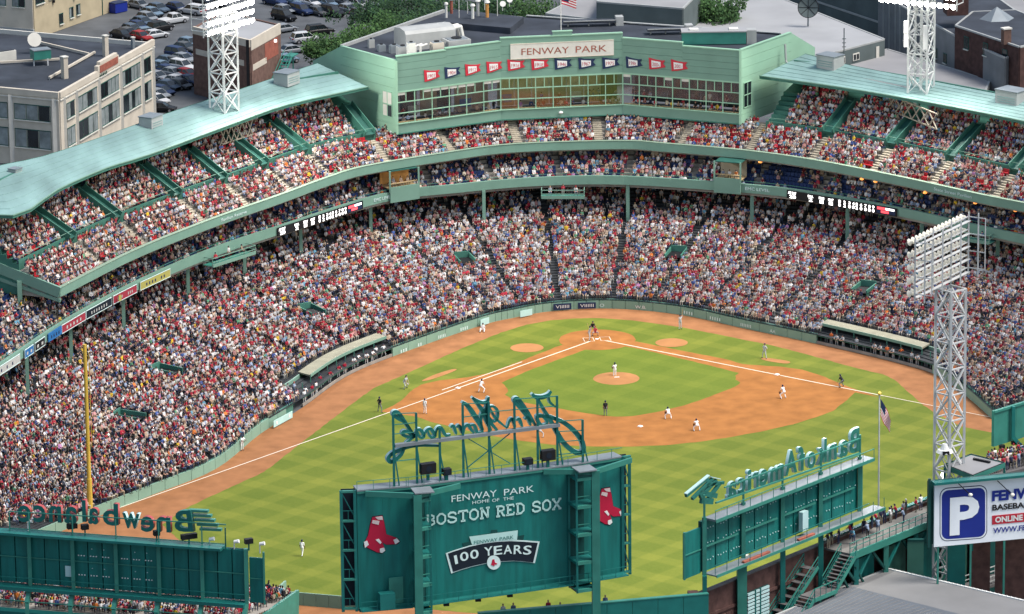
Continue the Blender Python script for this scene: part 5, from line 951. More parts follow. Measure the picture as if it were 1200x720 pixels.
def face_text(s_, a, b_, h, m='letter_text', par=JH, bold=0.0):
    A, B = onp(*Z8(*a), *PL), onp(*Z8(*b_), *PL); c = (A+B)/2+nj*.08; text(s_, par, m, c, uj, (0, 0, 1), h, (v2(B)-v2(A)).length, bold=bold)
face_text('FENWAY', (215, 152), (508, 124), .68); face_text('PARK', (555, 112), (750, 92), .68); face_text('HOME', (350, 167), (460, 160), .33); face_text('OF', (478, 156), (525, 152), .33); face_text('THE', (550, 147), (618, 140), .33)
for w_, a, b_ in (('BOSTON', (42, 312), (466, 262)), ('RED', (500, 255), (692, 230)), ('SOX', (733, 226), (930, 200))):
    A, B = onp(*Z8(*a), *PL)+nj*.09, onp(*Z8(*b_), *PL)+nj*.09; zc = (A.z+B.z)/2; A.z = B.z = zc+.06; slab_word(w_, JH, 'letter_slab', A, B, .98, nj)
BN = thing('anniversary_banner', 'curved navy 100 YEARS banner on the back of the big scoreboard', 'banner sign', onp(*Z8(487, 500), *PL))
OUT = [(178, 490), (240, 468), (330, 440), (420, 420), (510, 407), (600, 402), (690, 406), (787, 414), (756, 553), (690, 545), (620, 540), (530, 545), (440, 556), (350, 576), (280, 597), (213, 620)]
cx_, cy_ = 487, 500; sc = lambda P, k: [(cx_+(x-cx_)*k, cy_+(y-cy_)*(k-.04)) for x, y in P]
face_poly([Z8(*p) for p in [(285, 425), (330, 415), (335, 380), (470, 360), (475, 340), (512, 336), (515, 355), (645, 340), (648, 380), (688, 370), (680, 410), (300, 455)]], PL, 'board_dark', 'crest', BN, .05)
face_poly([Z8(*p) for p in OUT], PL, 'letter_text', 'border', BN, .07); face_poly([Z8(*p) for p in sc(OUT, .955)], PL, 'navy_dark', 'field', BN, .10)
face_poly([Z8(*p) for p in [(330, 382), (645, 341), (640, 402), (500, 409), (348, 434)]], PL, 'letter_slab', 'plaque', BN, .085)
text('FENWAY PARK', BN, 'board_teal', onp(*Z8(488, 412), *PL)+nj*.13, uj+V(0, 0, .03), (0, 0, 1), .36, 4.1)
for ch, x, y, r in (('1', 247, 556, .17), ('0', 300, 535, .15), ('0', 365, 521, .12), ('Y', 455, 502, .05), ('E', 515, 496, .0), ('A', 578, 491, -.03), ('R', 643, 491, -.06), ('S', 703, 495, -.10)):
    text(ch, BN, 'letter_text', onp(*Z8(x, y), *PL)+nj*.14, uj+V(0, 0, r), Vector((-uj[0]*r, -uj[1]*r, 1)), .92, .30 if ch == '1' else .88, bold=.015, name='letter')
circ = [(487+44*math.cos(t*math.pi/10), 548+46*math.sin(t*math.pi/10)) for t in range(20)]; face_poly([Z8(*p) for p in circ], PL, 'letter_text', 'roundel', BN, .16)
face_poly([Z8(487+(x-222)*.25, 548+(y-345)*.25) for x, y in SOCK], PL, 'sox_red', 'socks', BN, .2)
# mirrored script sign above the scoreboard
SP = (ja, jd); us, Ls = dirn(ja, jd); ns = Vector((us[1], -us[0], 0))
SG = thing('script_sign', 'green channel-letter script sign seen mirrored from behind above the scoreboard', 'sign', (ja[0], ja[1], ZJ))
z1_ = lambda x, y: (445+x/7.2, 450+y/7.2); z2_ = lambda x, y: (565+x/7.2, 450+y/7.2)
ST = [(z1_, .42, [(290, 440), (215, 330), (150, 288), (110, 255), (122, 234), (155, 245), (205, 315), (255, 392), (292, 442)]), (z1_, .36, [(292, 442), (240, 445), (197, 430), (188, 405), (217, 396), (255, 420), (290, 442)]), (z1_, .42, [(290, 440), (235, 480), (205, 525), (180, 585), (135, 630), (88, 655), (66, 628), (92, 590), (160, 555), (235, 530), (330, 516), (490, 519)]),
      (z1_, .34, [(300, 445), (308, 392), (335, 382), (358, 410), (366, 442), (335, 448), (312, 400)]), (z1_, .34, [(366, 442), (385, 392), (418, 374), (445, 400), (462, 435), (425, 445), (398, 392)]), (z1_, .34, [(462, 435), (475, 380), (505, 363), (530, 395), (552, 430), (592, 425)]), (z1_, .34, [(590, 365), (612, 348), (628, 380), (642, 422)]), (z1_, .34, [(640, 362), (663, 349), (680, 380), (694, 420)]), (z1_, .34, [(700, 415), (712, 362), (742, 344), (765, 380), (790, 412)]), (z1_, .34, [(760, 345), (792, 345), (806, 375), (820, 408), (870, 400)]),
      (z1_, .50, [(690, 150), (740, 185), (800, 270), (840, 335), (865, 392)]), (z1_, .42, [(775, 110), (830, 178), (868, 235), (900, 320), (935, 392)]), (z1_, .36, [(915, 105), (905, 140), (862, 156), (810, 135), (775, 110)]), (z1_, .34, [(860, 390), (848, 290), (875, 215), (930, 190)]), (z2_, .42, [(45, 112), (38, 160), (35, 245), (65, 320), (122, 388)]), (z2_, .28, [(0, 250), (40, 202), (85, 186), (124, 222), (125, 280), (96, 316), (60, 285), (20, 230)]), (z2_, .26, [(60, 200), (110, 288), (205, 372)]),
      (z2_, .34, [(205, 370), (226, 310), (248, 292), (262, 320), (275, 362)]), (z2_, .34, [(280, 305), (305, 290), (320, 320), (334, 358)]), (z2_, .42, [(415, 320), (370, 268), (310, 190), (266, 138), (288, 120), (330, 162), (390, 250), (444, 345)]), (z2_, .34, [(350, 295), (378, 280), (392, 310), (405, 348)]), (z2_, .36, [(545, 332), (500, 346), (470, 315), (458, 272), (500, 264), (535, 300), (546, 332)]), (z2_, .46, [(415, 80), (440, 104), (500, 110), (550, 90), (576, 58)]), (z2_, .52, [(460, 120), (520, 222), (570, 302), (620, 392), (680, 490), (760, 563), (820, 580), (850, 552), (832, 470), (760, 382), (680, 322), (600, 287), (550, 270), (458, 272)]), (z2_, .26, [(555, 95), (566, 150), (612, 192)])]
for f, w, P in ST:
    pts = [onp(*f(x, y), *SP)+ns*0 for x, y in catmull(P, 4)]; mb = MB(); n = len(pts); ribbon(mb, pts, [w*.86*(.62+.5*math.sin(math.pi*min(max(i/(n-1), 0), 1))) for i in range(n)], ns, .42, 0, 1); mb.build('letter_stroke', ['frame_teal', 'letter_side'], SG)
bA, bB = onp(461, 521.5, *SP), onp(654, 497, *SP); bar('main_beam', SG, 'galv', bA+ns*.3, bB+ns*.3, .5, .32)
for x, y0, y1 in ((459, 485, 560), (486, 483, 556), (513.5, 500, 553), (540.5, 473, 549), (571, 470, 545), (601, 468, 541), (628, 466, 537), (651, 463, 533), (681, 491, 541)):
    a, c = onp(x, y0, *SP), onp(x, y1, *SP); c = Vector((a[0], a[1], ZJ+.1)); bar('post', SG, 'frame_teal', c+ns*.35, a+ns*.35, .22, .22); bar('post_stay', SG, 'frame_teal', c+ns*.4+us*.5, a.lerp(c, .45)+ns*.35, .12)
for y0, y1, x0, x1 in ((484, 483, 459, 486), (497, 494.5, 459, 486), (508, 505.5, 459, 486), (540, 537, 459, 486), (472.5, 471, 541, 571), (488, 484, 541, 571), (467, 463.5, 601, 651), (482, 475, 571, 651), (493, 491, 651, 681), (505, 503.5, 651, 681), (517, 515, 651, 681), (532, 529, 651, 681)): bar('brace_rail', SG, 'frame_light', onp(x0, y0, *SP)+ns*.32, onp(x1, y1, *SP)+ns*.32, .08)
for x0, y0, x1, y1 in ((547, 513, 596, 542), (596, 507, 545, 548)): bar('cross_brace', SG, 'frame_teal', onp(x0, y0, *SP)+ns*.34, onp(x1, y1, *SP)+ns*.34, .09)
def speaker(px, py, w, h, lab):
    p = onp(px, py, *SP)+ns*.5; t = thing('loudspeaker', lab, 'loudspeaker', p, 'black loudspeakers on the scoreboard'); block('cabinet', t, 'black', p, (w, .7, h), math.atan2(us[1], us[0])); b = MB(); b.tube(p+ns*.34+V(0, 0, 0), p+ns*.37, .3, .3, 10); b.build('cone', 'navy_dark', t); bar('stand', t, 'frame_teal', p-V(0, 0, h/2), p-V(0, 0, h/2+.7), .3)
speaker(499, 547, 1.5, 1.0, 'black loudspeaker at the left foot of the script sign'); speaker(639.5, 531.5, 1.4, 1.0, 'black loudspeaker at the right foot of the script sign'); speaker(521, 551, .8, .6, 'small black loudspeaker right of the left one'); speaker(616, 539, .9, .6, 'small black loudspeaker left of the right one')
# bleacher back wall under the scoreboard
w0, w1 = at(560, 719, 13.0), at(830, 696, 13.0); BW = thing('bleacher_wall', 'teal back wall of the centre field bleachers below the scoreboard', 'wall', (w0[0], w0[1], 0)); uw, Lw = dirn(w0, w1)
for j in range(9): bar('wall_panel', BW, 'bleach_teal' if 'bleach_teal' in MATS else 'frame_teal', v2(w0)+uw*(Lw*j/9+.02)+V(0, 0, 6.5), v2(w0)+uw*(Lw*(j+1)/9-.02)+V(0, 0, 6.5), .4, 13.0)
bar('wall_cap', BW, 'frame_light', v2(w0)+V(0, 0, 13.05), v2(w1)+V(0, 0, 13.05), .5, .1)
nw = Vector((-uw[1], uw[0], 0))
for x, y in ((592, 715), (645, 705.5), (659, 706), (712, 703.5), (604, 712)):
    p = v2(onp(x, y, w0, w1))+nw*.9+V(0, 0, 11.75 if x != 659 else 11.4); person(STANDS[0], 'spectator behind the teal bleacher wall, %s' % {592: 'bald, by the left wall end', 645: 'pale haired, between the scoreboard towers', 659: 'small, in dark clothes', 712: 'white haired, under the right wing', 604: 'in grey, second from the left wall end'}[x], p, math.pi, random.choice(((.5, .48, .45), (.4, .03, .05), (.1, .12, .2))), (.05, .06, .1), (.35, .22, .12), group='spectators behind the bleacher wall')
# ---------------------------------------------------------------- right field board (seen from behind) with mirrored name
nb0, nb1 = at(-16, 680.8, 12.5), at(290, 704.5, 12.5); un, Ln = dirn(nb0, nb1); nn = Vector((un[1], -un[0], 0)); NBP = (nb0, nb1); NZ1 = pz(238, 636, onp(238, 700, *NBP)) if 0 else 12.5+62/11.75
NB = thing('field_board', 'long teal right field board seen from behind with mirrored channel letters', 'advertising board', (nb0[0], nb0[1], 0)); N0_ = v2(nb0)
px_posts = [-16, 37, 87.5, 138, 188, 238.5, 290]; posts = [v2(onp(x, 690, *NBP)) for x in px_posts]
for j in range(6):
    A, B = posts[j], posts[j+1]; L_ = (B-A).length
    for q in range(3): bar('back_panel', NB, 'board_teal', A+un*(L_*q/3+.06)-nn*.1+V(0, 0, (12.5+NZ1)/2), A+un*(L_*(q+1)/3-.06)-nn*.1+V(0, 0, (12.5+NZ1)/2), .2+.02*(q % 2), NZ1-12.7)
    bar('panel_core', NB, 'board_dark', A-nn*.35+V(0, 0, (12.5+NZ1)/2), B-nn*.35+V(0, 0, (12.5+NZ1)/2), .3, NZ1-12.6)
    bar('mid_rail', NB, 'frame_light', A+nn*.1+V(0, 0, 12.5+(NZ1-12.5)*.53), B+nn*.1+V(0, 0, 12.5+(NZ1-12.5)*.53), .07, .1); bar('low_rail', NB, 'frame_teal', A+nn*.9+V(0, 0, 13.4), B+nn*.9+V(0, 0, 13.4), .06)
    if j in (2, 3):
        for z in (13.9, 15.9):
            for g in range(3):
                for q in range(3): c = A+un*(L_*(.12+.28*g+.065*q))+nn*.04+V(0, 0, z); block('bulb', NB, 'white_paint', c, (.13, .06, .10), math.atan2(un[1], un[0]))
                if g: c = A+un*(L_*(.15+.28*g))+nn*.04+V(0, 0, z+.75); block('bulb', NB, 'letter_side', c, (.1, .06, .08), math.atan2(un[1], un[0]))
for j, p in enumerate(posts):
    bar('post', NB, 'frame_light', p+nn*.3+V(0, 0, 12.2), p+nn*.3+V(0, 0, NZ1+.2), .38, .4)
    l1 = p+nn*.5+V(0, 0, 12.3); l2 = p+nn*1.4+V(0, 0, 11.0); l3 = p+nn*1.6+V(0, 0, 0); bar('leg', NB, 'frame_light', l1, l2, .42, .45); bar('leg', NB, 'frame_light', l2, l3, .4, .45)
bar('bottom_beam', NB, 'frame_teal', N0_+nn*.5+V(0, 0, 12.3), v2(nb1)+nn*.5+V(0, 0, 12.3), 1.5, .35); bar('top_walkway', NB, 'frame_teal', N0_+nn*.4+V(0, 0, NZ1+.1), v2(onp(264, 690, *NBP))+nn*.4+V(0, 0, NZ1+.1), 1.5, .25)
e0_, e1_ = posts[-1]+un*.25, posts[-1]+un*1.75; bar('end_panel', NB, 'board_teal', e0_-nn*.1+V(0, 0, 14.7), e1_-nn*.1+V(0, 0, 14.7), .2, 4.6); bar('post', NB, 'frame_light', e1_+nn*.05+V(0, 0, 12.3), e1_+nn*.05+V(0, 0, NZ1-.1), .2); bar('mid_rail', NB, 'frame_light', e0_+nn*.1+V(0, 0, 14.9), e1_+nn*.1+V(0, 0, 14.9), .07)
block('hatch', NB, 'letter_side', v2(onp(81, 665, *NBP))+nn*.15+V(0, 0, 14.2), (.7, .08, 1.1), math.atan2(un[1], un[0]))
ra, rb = onp(12, 598.5, *NBP), onp(266, 614, *NBP); bar('letter_rail', NB, 'frame_light', ra+nn*.3, rb+nn*.3, .1)
for x in px_posts[1:]+[14, 266]:
    p = v2(onp(min(x, 266), 650, *NBP)); bar('letter_post', NB, 'frame_light', p+nn*.35+V(0, 0, NZ1), p+nn*.35+V(0, 0, ra.z), .13)
bar('letter_rail', NB, 'frame_light', v2(ra)+nn*.3+V(0, 0, NZ1+.5), v2(rb)+nn*.3+V(0, 0, NZ1+.5), .08)
NBS = thing('channel_sign', 'mirrored channel letters with red edges on top of the right field board', 'sign', (nb0[0], nb0[1], NZ1))
MATS['letter_red'] = mat('letter_red', (.35, .06, .06), .5, .05, 1)
for ch, x, yb, w, h in (('e', 29, 611, 17, 22), ('c', 46.7, 611, 16, 22), ('n', 65, 611.5, 16, 22), ('a', 83, 612.5, 16, 22), ('l', 99, 611, 5, 27), ('a', 109.5, 613.5, 13, 21), ('b', 130, 615, 20, 27), ('w', 154, 618.5, 22, 20), ('e', 173, 622.5, 17, 20), ('n', 192, 623, 18, 20)):
    p = onp(x, yb, *NBP)-nn*.2; letter3d(ch, NBS, 'frame_teal', 'letter_red' if ch != 'w' else 'letter_side', p, un, h/11.9/(.73 if ch not in 'lb' else 1.0), w/12.2, .5)
p = onp(220, 623, *NBP)-nn*.2; letter3d('B', NBS, 'frame_teal', 'frame_light', p-un*.3, un, 2.2, 2.0, .5, uy=(-un[0]*.25, -un[1]*.25, 1))
p = onp(228, 622.5, *NBP)-nn*.2
for k in range(5): bar('speed_bar', NBS, 'frame_light', onp(221+3.2*k, 598.7+5.4*k, *NBP)-nn*.2, onp(243.5+3.9*k, 599.8+5.4*k, *NBP)-nn*.2, .5, .24)
for x, y, w in ((84, 617, 1.0), (99, 618, .7), (183, 625, .6), (221, 629, 1.6), (291, 634.5, .8)):
    p = onp(x, y, *NBP)-nn*.1; t = thing('floodlight', 'black floodlight on top of the right field board, %s' % {84: 'below the first letters', 99: 'beside the foul pole foot', 183: 'below the last letters', 221: 'wide one under the round logo', 291: 'at the right board end'}[x], 'floodlight', p, 'floodlights on the right field board'); block('housing', t, 'black', p, (w, .5, .5), .3); bar('bracket', t, 'frame_teal', p-V(0, 0, .2), V(p[0], p[1], min(NZ1-.1, p[2]-.5)), .15)
for x, y in ((32, 612), (245, 632.5), (274, 635.5), (304, 638)):
    p = onp(x, y, *NBP)-nn*.1; b = MB(); b.tube(p, p+un*.5+V(0, 0, .1), .16, .2, 8); b.tube(V(p[0], p[1], min(NZ1-.3, p[2]-.5)), p, .06); tag(b.build('lamp_head', 'white_paint'), 'white lamp head on top of the right field board', 'lamp', 'white lamp heads on the right field board')
# bleachers below the board
BL = thing('bleachers', 'right field bleacher terrace full of fans below the long board', 'bleachers', (nb0[0], nb0[1], 0)); back0, back1 = N0_-un*8-nn*1.0, v2(nb1)-un*2.0-nn*1.0; rbz = 9.5
mb = MB(); RB = 26
for k in range(RB):
    a, c = back0-nn*.8*k, back1-nn*.8*k; a2, c2 = back0-nn*.8*(k+1), back1-nn*.8*(k+1); z = rbz-.15*k
    mb.add([a+V(0, 0, z), c+V(0, 0, z), c2+V(0, 0, z), a2+V(0, 0, z), a2+V(0, 0, z-.15), c2+V(0, 0, z-.15)], [(0, 1, 2, 3), (3, 2, 5, 4)])
    for q in range(int((c-a).length/.52)):
        if q % 22 in (0, 1): continue
        p = a+un*(.52*q+.2)-nn*.4
        if random.random() < .9 and not (p-v2(nb1)).dot(un) > -3.2 + random.random()*2: sit(p[0], p[1], z, face((-nn[0], -nn[1]))+random.gauss(0, .3), 'bleacher', random.random() < .06)
mb.build('terrace', 'concrete', BL); bar('rear_rail', BL, 'frame_light', back0+V(0, 0, rbz+.8), back1+V(0, 0, rbz+.8), .1)
bw = MB(); bw.hexa([back0+nn*.2, back1+nn*.2, back1+nn*.5, back0+nn*.5], [back0+nn*.2+V(0, 0, rbz+.1), back1+nn*.2+V(0, 0, rbz+.1), back1+nn*.5+V(0, 0, rbz-.2), back0+nn*.5+V(0, 0, rbz-.2)]); bw.build('rear_wall', 'frame_teal', BL); ew = back1-nn*.8*RB; bar('end_wall', BL, 'frame_light', back1+V(0, 0, 5.2), ew+V(0, 0, 3.2), .3, 6.5)
# bullpen corner
BP = thing('bullpen_fence', 'green bullpen fence at the bottom edge of right field', 'fence', tuple(at(340, 712, 0)))
f0, f1 = at(312, 706, 0), at(430, 716, 0)
for k in range(8): a = v2(f0).lerp(v2(f1), k/8); c = v2(f0).lerp(v2(f1), (k+1)/8); bar('fence_panel', BP, 'green_paint', a+V(0, 0, .7), c-(c-a)*.03+V(0, 0, .7), .15, 1.4)
b_ = at(330, 722, 0); bar('shed_wall', BP, 'green_paint', v2(at(318, 722, 0))+V(0, 0, 1.2), v2(at(335, 706, 0))+V(0, 0, 1.2), .2, 2.4)
mat('lamp_shell_glow', (.66, .62, .52), .4, .0, emit=(1, .93, .78), estr=.08)  # faint emission stands in for light from neighbouring lamps on the housings
mat('roof_metal', (.135, .15, .17), .55, .08, .5, metal=.2); mat('roof_rim', (.20, .20, .20), .7, .07, .3); mat('deck_floor', (.15, .145, .135), .9, .15, .6)
# ---------------------------------------------------------------- left field: board, wall, deck, tower, billboard
MATS['boa_face'] = mat('boa_face', (.018, .13, .105), .5, .1, 1.0)
m0, m1 = at(824, 671, 13.3), at(1011, 595.5, 13.3); ub, Lb = dirn(m0, m1); nb_ = Vector((ub[1], -ub[0], 0)); BPn = (m0, m1); M0 = v2(m0); MZ0, MZ1 = 13.3, 13.3+60/11.35
BO = thing('field_board', 'green left field board seen from behind with slanted mirrored letters', 'advertising board', (m0[0], m0[1], 0))
pp_ = [M0] + [v2(onp(x, 640, *BPn)) for x in (868.7, 914.6, 959, 1004.4)]; pp_[0] = v2(onp(823, 650, *BPn))
for j in range(4):
    A, B = pp_[j], pp_[j+1]; L_ = (B-A).length
    for q in range(3):
        a, c = A+ub*(L_*q/3+.08), A+ub*(L_*(q+1)/3-.08); bar('back_panel', BO, 'board_teal', a-nb_*.1+V(0, 0, (MZ0+MZ1)/2), c-nb_*.1+V(0, 0, (MZ0+MZ1)/2), .2+.03*(q % 2), MZ1-MZ0-.1)
        for z in (MZ0+1.2, MZ0+2.9, MZ0+4.4):
            for g in range(4):
                if random.random() < .8: block('bulb', BO, 'letter_side', a.lerp(c, .15+.22*g)+nb_*.05+V(0, 0, z+random.uniform(-.1, .1)), (.12, .06, .10), math.atan2(ub[1], ub[0]))
    bar('panel_core', BO, 'board_dark', A-nb_*.35+V(0, 0, (MZ0+MZ1)/2), B-nb_*.35+V(0, 0, (MZ0+MZ1)/2), .3, MZ1-MZ0-.1); bar('mid_rail', BO, 'frame_light', A+nb_*.25+V(0, 0, MZ0+2.7), A.lerp(B, .86)+nb_*.25+V(0, 0, MZ0+2.7), .14, .16); bar('low_rail', BO, 'frame_teal', A+nb_*1.5+V(0, 0, MZ0+1.0), B+nb_*1.5+V(0, 0, MZ0+1.0), .06)
for j, p in enumerate(pp_): bar('post', BO, 'frame_light', p+nb_*.25+V(0, 0, MZ0-.2), p+nb_*.25+V(0, 0, MZ1+.5), .4, .4)
e_ = pp_[-1]+ub*.9; bar('back_panel', BO, 'board_teal', pp_[-1]+ub*.15-nb_*.1+V(0, 0, (MZ0+MZ1)/2), e_-nb_*.1+V(0, 0, (MZ0+MZ1)/2), .2, MZ1-MZ0-.1)
cw1 = v2(onp(1022, 590, *BPn)); bar('catwalk', BO, 'galv', M0+nb_*.9+V(0, 0, MZ0-.1), cw1+nb_*.9+V(0, 0, MZ0-.1), 1.5, .14); bar('catwalk_edge', BO, 'frame_light', M0+nb_*1.68+V(0, 0, MZ0-.12), cw1+nb_*1.68+V(0, 0, MZ0-.12), .06, .3)
for k in range(16): p = M0.lerp(cw1, k/15)+nb_*1.5; bar('rail_post', BO, 'frame_teal', p+V(0, 0, MZ0), p+V(0, 0, MZ0+1.0), .06)
for f0_, f1_ in ((.18, .34), (.52, .62)): bar('hose_box', BO, 'brick_red', M0.lerp(m1, f0_)*1.0+V(0, 0, 0)+nb_*1.2+V(0, 0, 0) if 0 else v2(M0.lerp(v2(m1), f0_))+nb_*1.3+V(0, 0, MZ0+.06), v2(M0.lerp(v2(m1), f1_))+nb_*1.3+V(0, 0, MZ0+.06), .35, .2)
block('hatch', BO, 'letter_side', v2(onp(936, 620, *BPn))+nb_*.6+V(0, 0, MZ0+1.5), (.95, .5, 2.0), math.atan2(ub[1], ub[0]))
ta, tb = v2(onp(827, 603, *BPn)), v2(onp(1013, 535, *BPn)); bar('top_walkway', BO, 'galv', ta+nb_*.5+V(0, 0, MZ1+.15), tb+nb_*.5+V(0, 0, MZ1+.15), 1.5, .2); bar('walkway_edge', BO, 'frame_light', ta+nb_*1.28+V(0, 0, MZ1+.1), tb+nb_*1.28+V(0, 0, MZ1+.1), .06, .34); bar('walkway_rail', BO, 'frame_light', ta+nb_*1.2+V(0, 0, MZ1+1.2), tb+nb_*1.2+V(0, 0, MZ1+1.2), .07)
for k in range(15): p = ta.lerp(tb, k/14)+nb_*1.2; bar('rail_post', BO, 'frame_light', p+V(0, 0, MZ1+.2), p+V(0, 0, MZ1+1.2), .06)
s0 = v2(onp(802, 650, *BPn)); bar('side_panel', BO, 'board_teal', s0-nb_*.1+V(0, 0, MZ0+2.4), pp_[0]-ub*.25-nb_*.1+V(0, 0, MZ0+2.4), .2, 4.7); bar('side_post', BO, 'frame_light', s0+V(0, 0, MZ0), s0+V(0, 0, MZ0+4.9), .2); bar('mid_rail', BO, 'frame_light', s0+nb_*.05+V(0, 0, MZ0+2.5), pp_[0]+nb_*.05+V(0, 0, MZ0+2.5), .1)
for x, w in ((821, .42), (864.5, .95), (912.5, .5), (957, .5)): p = v2(onp(x, 680, *BPn)); bar('leg', BO, 'frame_teal' if x != 864.5 else 'frame_light', p+nb_*.5, p+nb_*.5+V(0, 0, MZ0-.15), w, w*.8)
LS = thing('channel_sign', 'thick mirrored letters with pale edges standing on the left field board', 'sign', (m0[0], m0[1], MZ1)); z5 = lambda x, y: (800+x/5.4545, 495+y/5.4545)
for ch, x, yb, h, w in (('a', 312, 478, 1.45, 1.25), ('c', 374, 452, 1.45, 1.15), ('i', 424, 438, 2.0, .55), ('r', 462, 418, 1.45, .9), ('e', 515, 398, 1.45, 1.2), ('m', 598, 378, 1.45, 1.9), ('A', 690, 325, 2.05, 1.75), ('f', 757, 305, 2.1, .95), ('o', 820, 287, 1.45, 1.25), ('k', 888, 258, 2.05, 1.35), ('n', 955, 238, 1.45, 1.25), ('a', 1026, 214, 1.45, 1.25), ('B', 1094, 190, 2.1, 1.5)):
    letter3d(ch, LS, 'boa_face', 'letter_side', onp(*z5(x, yb), *BPn)-nb_*.1, ub, h*1.2 if ch in 'iAfkB' else h*1.2/.73, w*1.16, .34, bold=.03)
for k in range(4):
    a, c = onp(*z5(95+45*k, 375-12*k), *BPn), onp(*z5(40+48*k, 470-8*k), *BPn)
for (x0, y0, x1, y1, w) in ((20, 470, 160, 352, .34), (60, 490, 190, 360, .3), (110, 480, 215, 370, .34), (150, 510, 240, 385, .34), (105, 450, 215, 470, .5), (115, 500, 190, 505, .6), (150, 400, 260, 385, .3)): bar('flag_stripe', LS, 'boa_face', onp(*z5(x0, y0), *BPn), onp(*z5(x1, y1), *BPn), .3, w)
bar('stripe_cap', LS, 'letter_side', onp(*z5(18, 468), *BPn)+V(0, 0, .16), onp(*z5(165, 346), *BPn)+V(0, 0, .12), .35, .10); bar('stripe_cap', LS, 'letter_side', onp(*z5(175, 348), *BPn), onp(*z5(235, 362), *BPn), .35, .08)
for x, y, dx, dy in ((195, 510, 180, 455),): pass
bar('support_rail', LS, 'frame_light', onp(*z5(185, 510), *BPn)+nb_*.5, onp(*z5(1110, 190), *BPn)+nb_*.5, .16); bar('support_rail', LS, 'frame_light', onp(*z5(240, 412), *BPn)+nb_*.5, onp(*z5(1110, 98), *BPn)+nb_*.5, .12)
for x, y in ((115, 560), (365, 470), (615, 380), (860, 290), (1110, 195)): p = onp(*z5(x, y), *BPn)+nb_*.45; bar('support_post', LS, 'frame_light', V(p[0], p[1], MZ1+.2), V(p[0], p[1], MZ1+2.9), .2)
# brick wall of left field, then the deck along the same line
ML = lambda s, o=0.0, z=0.0: M0+ub*s+nb_*o+V(0, 0, z)     # s along the wall, o towards the street
sx = lambda px: (v2(onp(px, 650, *BPn))-M0).dot(ub)
LW = thing('brick_wall', 'dark brick wall with teal louvred openings under the left field board', 'wall', tuple(ML(0)))
bar('brickwork', LW, 'brick_dark', ML(sx(818), -.3, 5.55), ML(sx(1300), -.3, 5.55), .5, 11.1); bar('ledge', LW, 'brick_dark', ML(sx(818), .0, 8.6), ML(sx(960), .0, 8.6), .25, .3); bar('cap', LW, 'concrete_dark', ML(sx(818), -.3, 11.15), ML(sx(1300), -.3, 11.15), .6, .12)
bar('pier', LW, 'brick_dark', ML(sx(814), -.2, 0), ML(sx(814), -.2, 11.6), 1.0, 1.0)
def louvre(px0, px1, z0, z1, n, m):
    for k in range(n): z = z0+(z1-z0)*(k+.5)/n; bar('louvre_slat', LW, m, ML(sx(px0), .08, z), ML(sx(px1), .08, z), .22, (z1-z0)/n*.62)
    bar('louvre_back', LW, 'board_dark', ML(sx(px0), -.02, (z0+z1)/2), ML(sx(px1), -.02, (z0+z1)/2), .08, z1-z0)
louvre(825, 836, 4.8, 8.2, 12, 'frame_teal'); louvre(875, 900, 5.5, 9.3, 10, 'letter_green' if 'letter_green' in MATS else 'letter_side'); 
for x in (883.5, 889.5): bar('louvre_mullion', LW, 'frame_teal', ML(sx(x), .2, 5.4), ML(sx(x), .2, 9.4), .14)
# individual bricks where they are large enough to see as courses
for r in range(14):
    for c in range(10):
        if random.random() < .5: s = sx(838)+c*.9+(r % 2)*.45; block('brick', LW, random.choice(('brick_dark', 'brick_wall', 'brick_dark')), ML(s, -.03, 4.2+.34*r), (.82, .06, .28), math.atan2(ub[1], ub[0]))
# monster deck with rail, floor and people
DK = thing('viewing_deck', 'green steel viewing deck with railings on top of the left field wall', 'deck', tuple(ML(sx(962)))); d0, d1 = sx(966), sx(1300)
bar('floor', DK, 'deck_floor', ML(d0, 1.4, 10.6), ML(d1, 1.4, 10.6), 3.6, .2); bar('edge_beam', DK, 'frame_light', ML(d0, 3.25, 10.35), ML(d1, 3.25, 10.35), .2, .75); 
for z in (11.25, 11.75): bar('rail', DK, 'frame_light', ML(d0, 3.2, z), ML(d1, 3.2, z), .06)
for k in range(40):
    s = d0+k*1.15
    if s > d1: break
    bar('rail_post', DK, 'frame_teal', ML(s, 3.2, 10.6), ML(s, 3.2, 11.8), .07)
for k in range(8): s = d0+1.5+5.2*k; bar('deck_column', DK, 'frame_light' if k % 2 else 'frame_teal', ML(s, 2.9, 0), ML(s, 2.9, 10.1), .5); bar('deck_brace', DK, 'frame_teal', ML(s, 2.9, 7.2), ML(s+2.6, 2.9, 10.0), .25); bar('deck_brace', DK, 'board_dark', ML(s, 2.9, 7.2), ML(s-2.6, 2.9, 10.0), .25)
bar('front_counter', DK, 'frame_teal', ML(d0, -.3, 11.4), ML(d1, -.3, 11.4), .5, .1)
for k in range(6): s = d0+3+5.6*k; bar('wall_panel', DK, 'green_mid' if k % 2 else 'board_teal', ML(s, 1.4, 4.4), ML(s+3.6, 1.4, 4.4), .2, 8.8)
bar('roof_shelter', DK, 'frame_teal', ML(sx(1082), 2.2, 11.9), ML(sx(1100), 2.2, 11.9), 3.0, .2)
